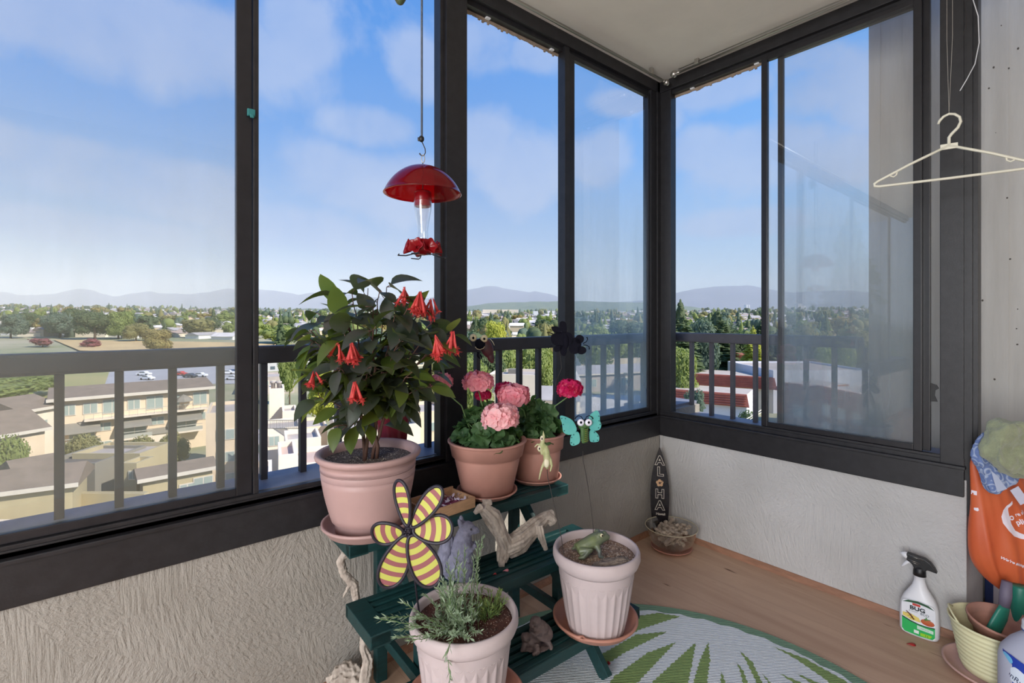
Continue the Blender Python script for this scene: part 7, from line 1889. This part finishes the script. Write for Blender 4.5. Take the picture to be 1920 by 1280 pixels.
redblock('red-roofed house with chimney beyond the second tiled roof', 1330, 150, 1412, 146, -9.6, -11.2, 14, M['cream_l'], [(0.5, 4.5, 2, 1.6)], M['red_t'])
slab_block('roof_structure', 'dark rooftop box beside the red roofs', 'building', 1392, 1432, 655, 160, 8, M['awning'])
r, w_, h = slab_block('flat_roof_block', 'wide white flat-roofed block behind the hazy right glass', 'building', 1450, 1640, 694, 104, 22, M['white_w'])
redblock('brown brick apartment block with red tiled skirt behind the hazy right glass', 1530, 76, 1690, 60, -9.0, -11.3, 14, M['brick'], [(0.15, 6.8, 1.6, 2.2), (0.35, 6.8, 1.6, 2.2), (0.55, 6.8, 1.6, 2.2), (0.15, 3.4, 1.6, 2.2), (0.35, 3.4, 1.6, 2.2), (0.55, 3.4, 1.6, 2.2)])
redblock('shaded brown wing left of the brick apartment block', 1462, 92, 1534, 86, -10.6, -12.0, 10, M['brick'], [(0.5, 3.4, 1.6, 2.0)])

# ---------------------------------------------------------------- cars in the lot, power poles
CARM = {n: mat('car_paint_' + n, c, 0.25, spec=0.8) for n, c in (('white', (232, 234, 236)), ('red', (196, 74, 60)), ('silver', (176, 180, 186)), ('dark', (66, 72, 80)))}
cb = MB(); prof = [(-2.2, 0.35), (-2.25, 0.75), (-1.9, 0.95), (-1.3, 1.0), (-0.8, 1.42), (0.6, 1.45), (1.2, 1.0), (2.0, 0.88), (2.25, 0.65), (2.2, 0.35)]
RT = Euler((RX90, 0, 0)).to_matrix().to_4x4()
cb.prism(prof, -0.85, 0.85, X=RT); ob_ = cb.build('car_body', CARM['white']); CB = ob_.data; bpy.data.objects.remove(ob_)
g_ = MB().prism([(-1.22, 1.02), (-0.76, 1.37), (0.55, 1.39), (1.08, 1.02)], -0.87, 0.87, X=RT).build('car_windows', M['winglass']); CG = g_.data; bpy.data.objects.remove(g_)
wh = MB()
wh.lathe([(0.001, -0.1), (0.33, -0.1), (0.33, 0.1), (0.001, 0.1)], 14, X=RT); w2_ = wh.build('wheel', M['black']); CWH = w2_.data; bpy.data.objects.remove(w2_)
for px, t, c, lb in [(270, 172, 'white', 'white car left of the third baluster, back one'), (276, 160, 'white', 'white pickup-like car left of the third baluster, front one'), (338, 172, 'red', 'red car parked right of the third baluster'), (356, 166, 'dark', 'dark car beside the red one'), (375, 168, 'white', 'white car right of the dark parked car'), (427, 176, 'white', 'white car at the right end of the lot, back one'), (437, 160, 'white', 'white car at the right end of the lot, front one'), (298, 196, 'silver', 'silver car far back in the lot'), (1150, 96, 'silver', 'silver car in the street behind the hazy glass'), (1190, 110, 'dark', 'dark car in the street behind the hazy glass')]:
    p = bear(px, t); r = thing('car', lb, 'car', (p.x, p.y, GZ + 0.12), IP + random.uniform(-0.2, 0.2))
    me = CB.copy(); me.materials[0] = CARM[c]; o = bpy.data.objects.new('car_body', me); C.objects.link(o); o.parent = r
    o = bpy.data.objects.new('car_windows', CG); C.objects.link(o); o.parent = r
    for wx in (-1.4, 1.4):
        for wy in (-0.8, 0.8): o = bpy.data.objects.new('wheel', CWH); C.objects.link(o); o.parent = r; o.location = (wx, wy, 0.33)
# overhead wires on the right
p0, p1 = P(1372, 800, 45), P(1440, 760, 50)
o = MB().tube([p0, (p0 + p1) / 2 - Vector((0, 0, 0.1)), p1], 0.05, 5).tube([p0 + Vector((0.1, 0.1, -0.4)), p1 + Vector((0.1, 0.1, -0.35))], 0.04, 5).build('overhead_wires', M['winframe']); tag(o, 'pale overhead wires crossing in front of the dark tree', 'wires')
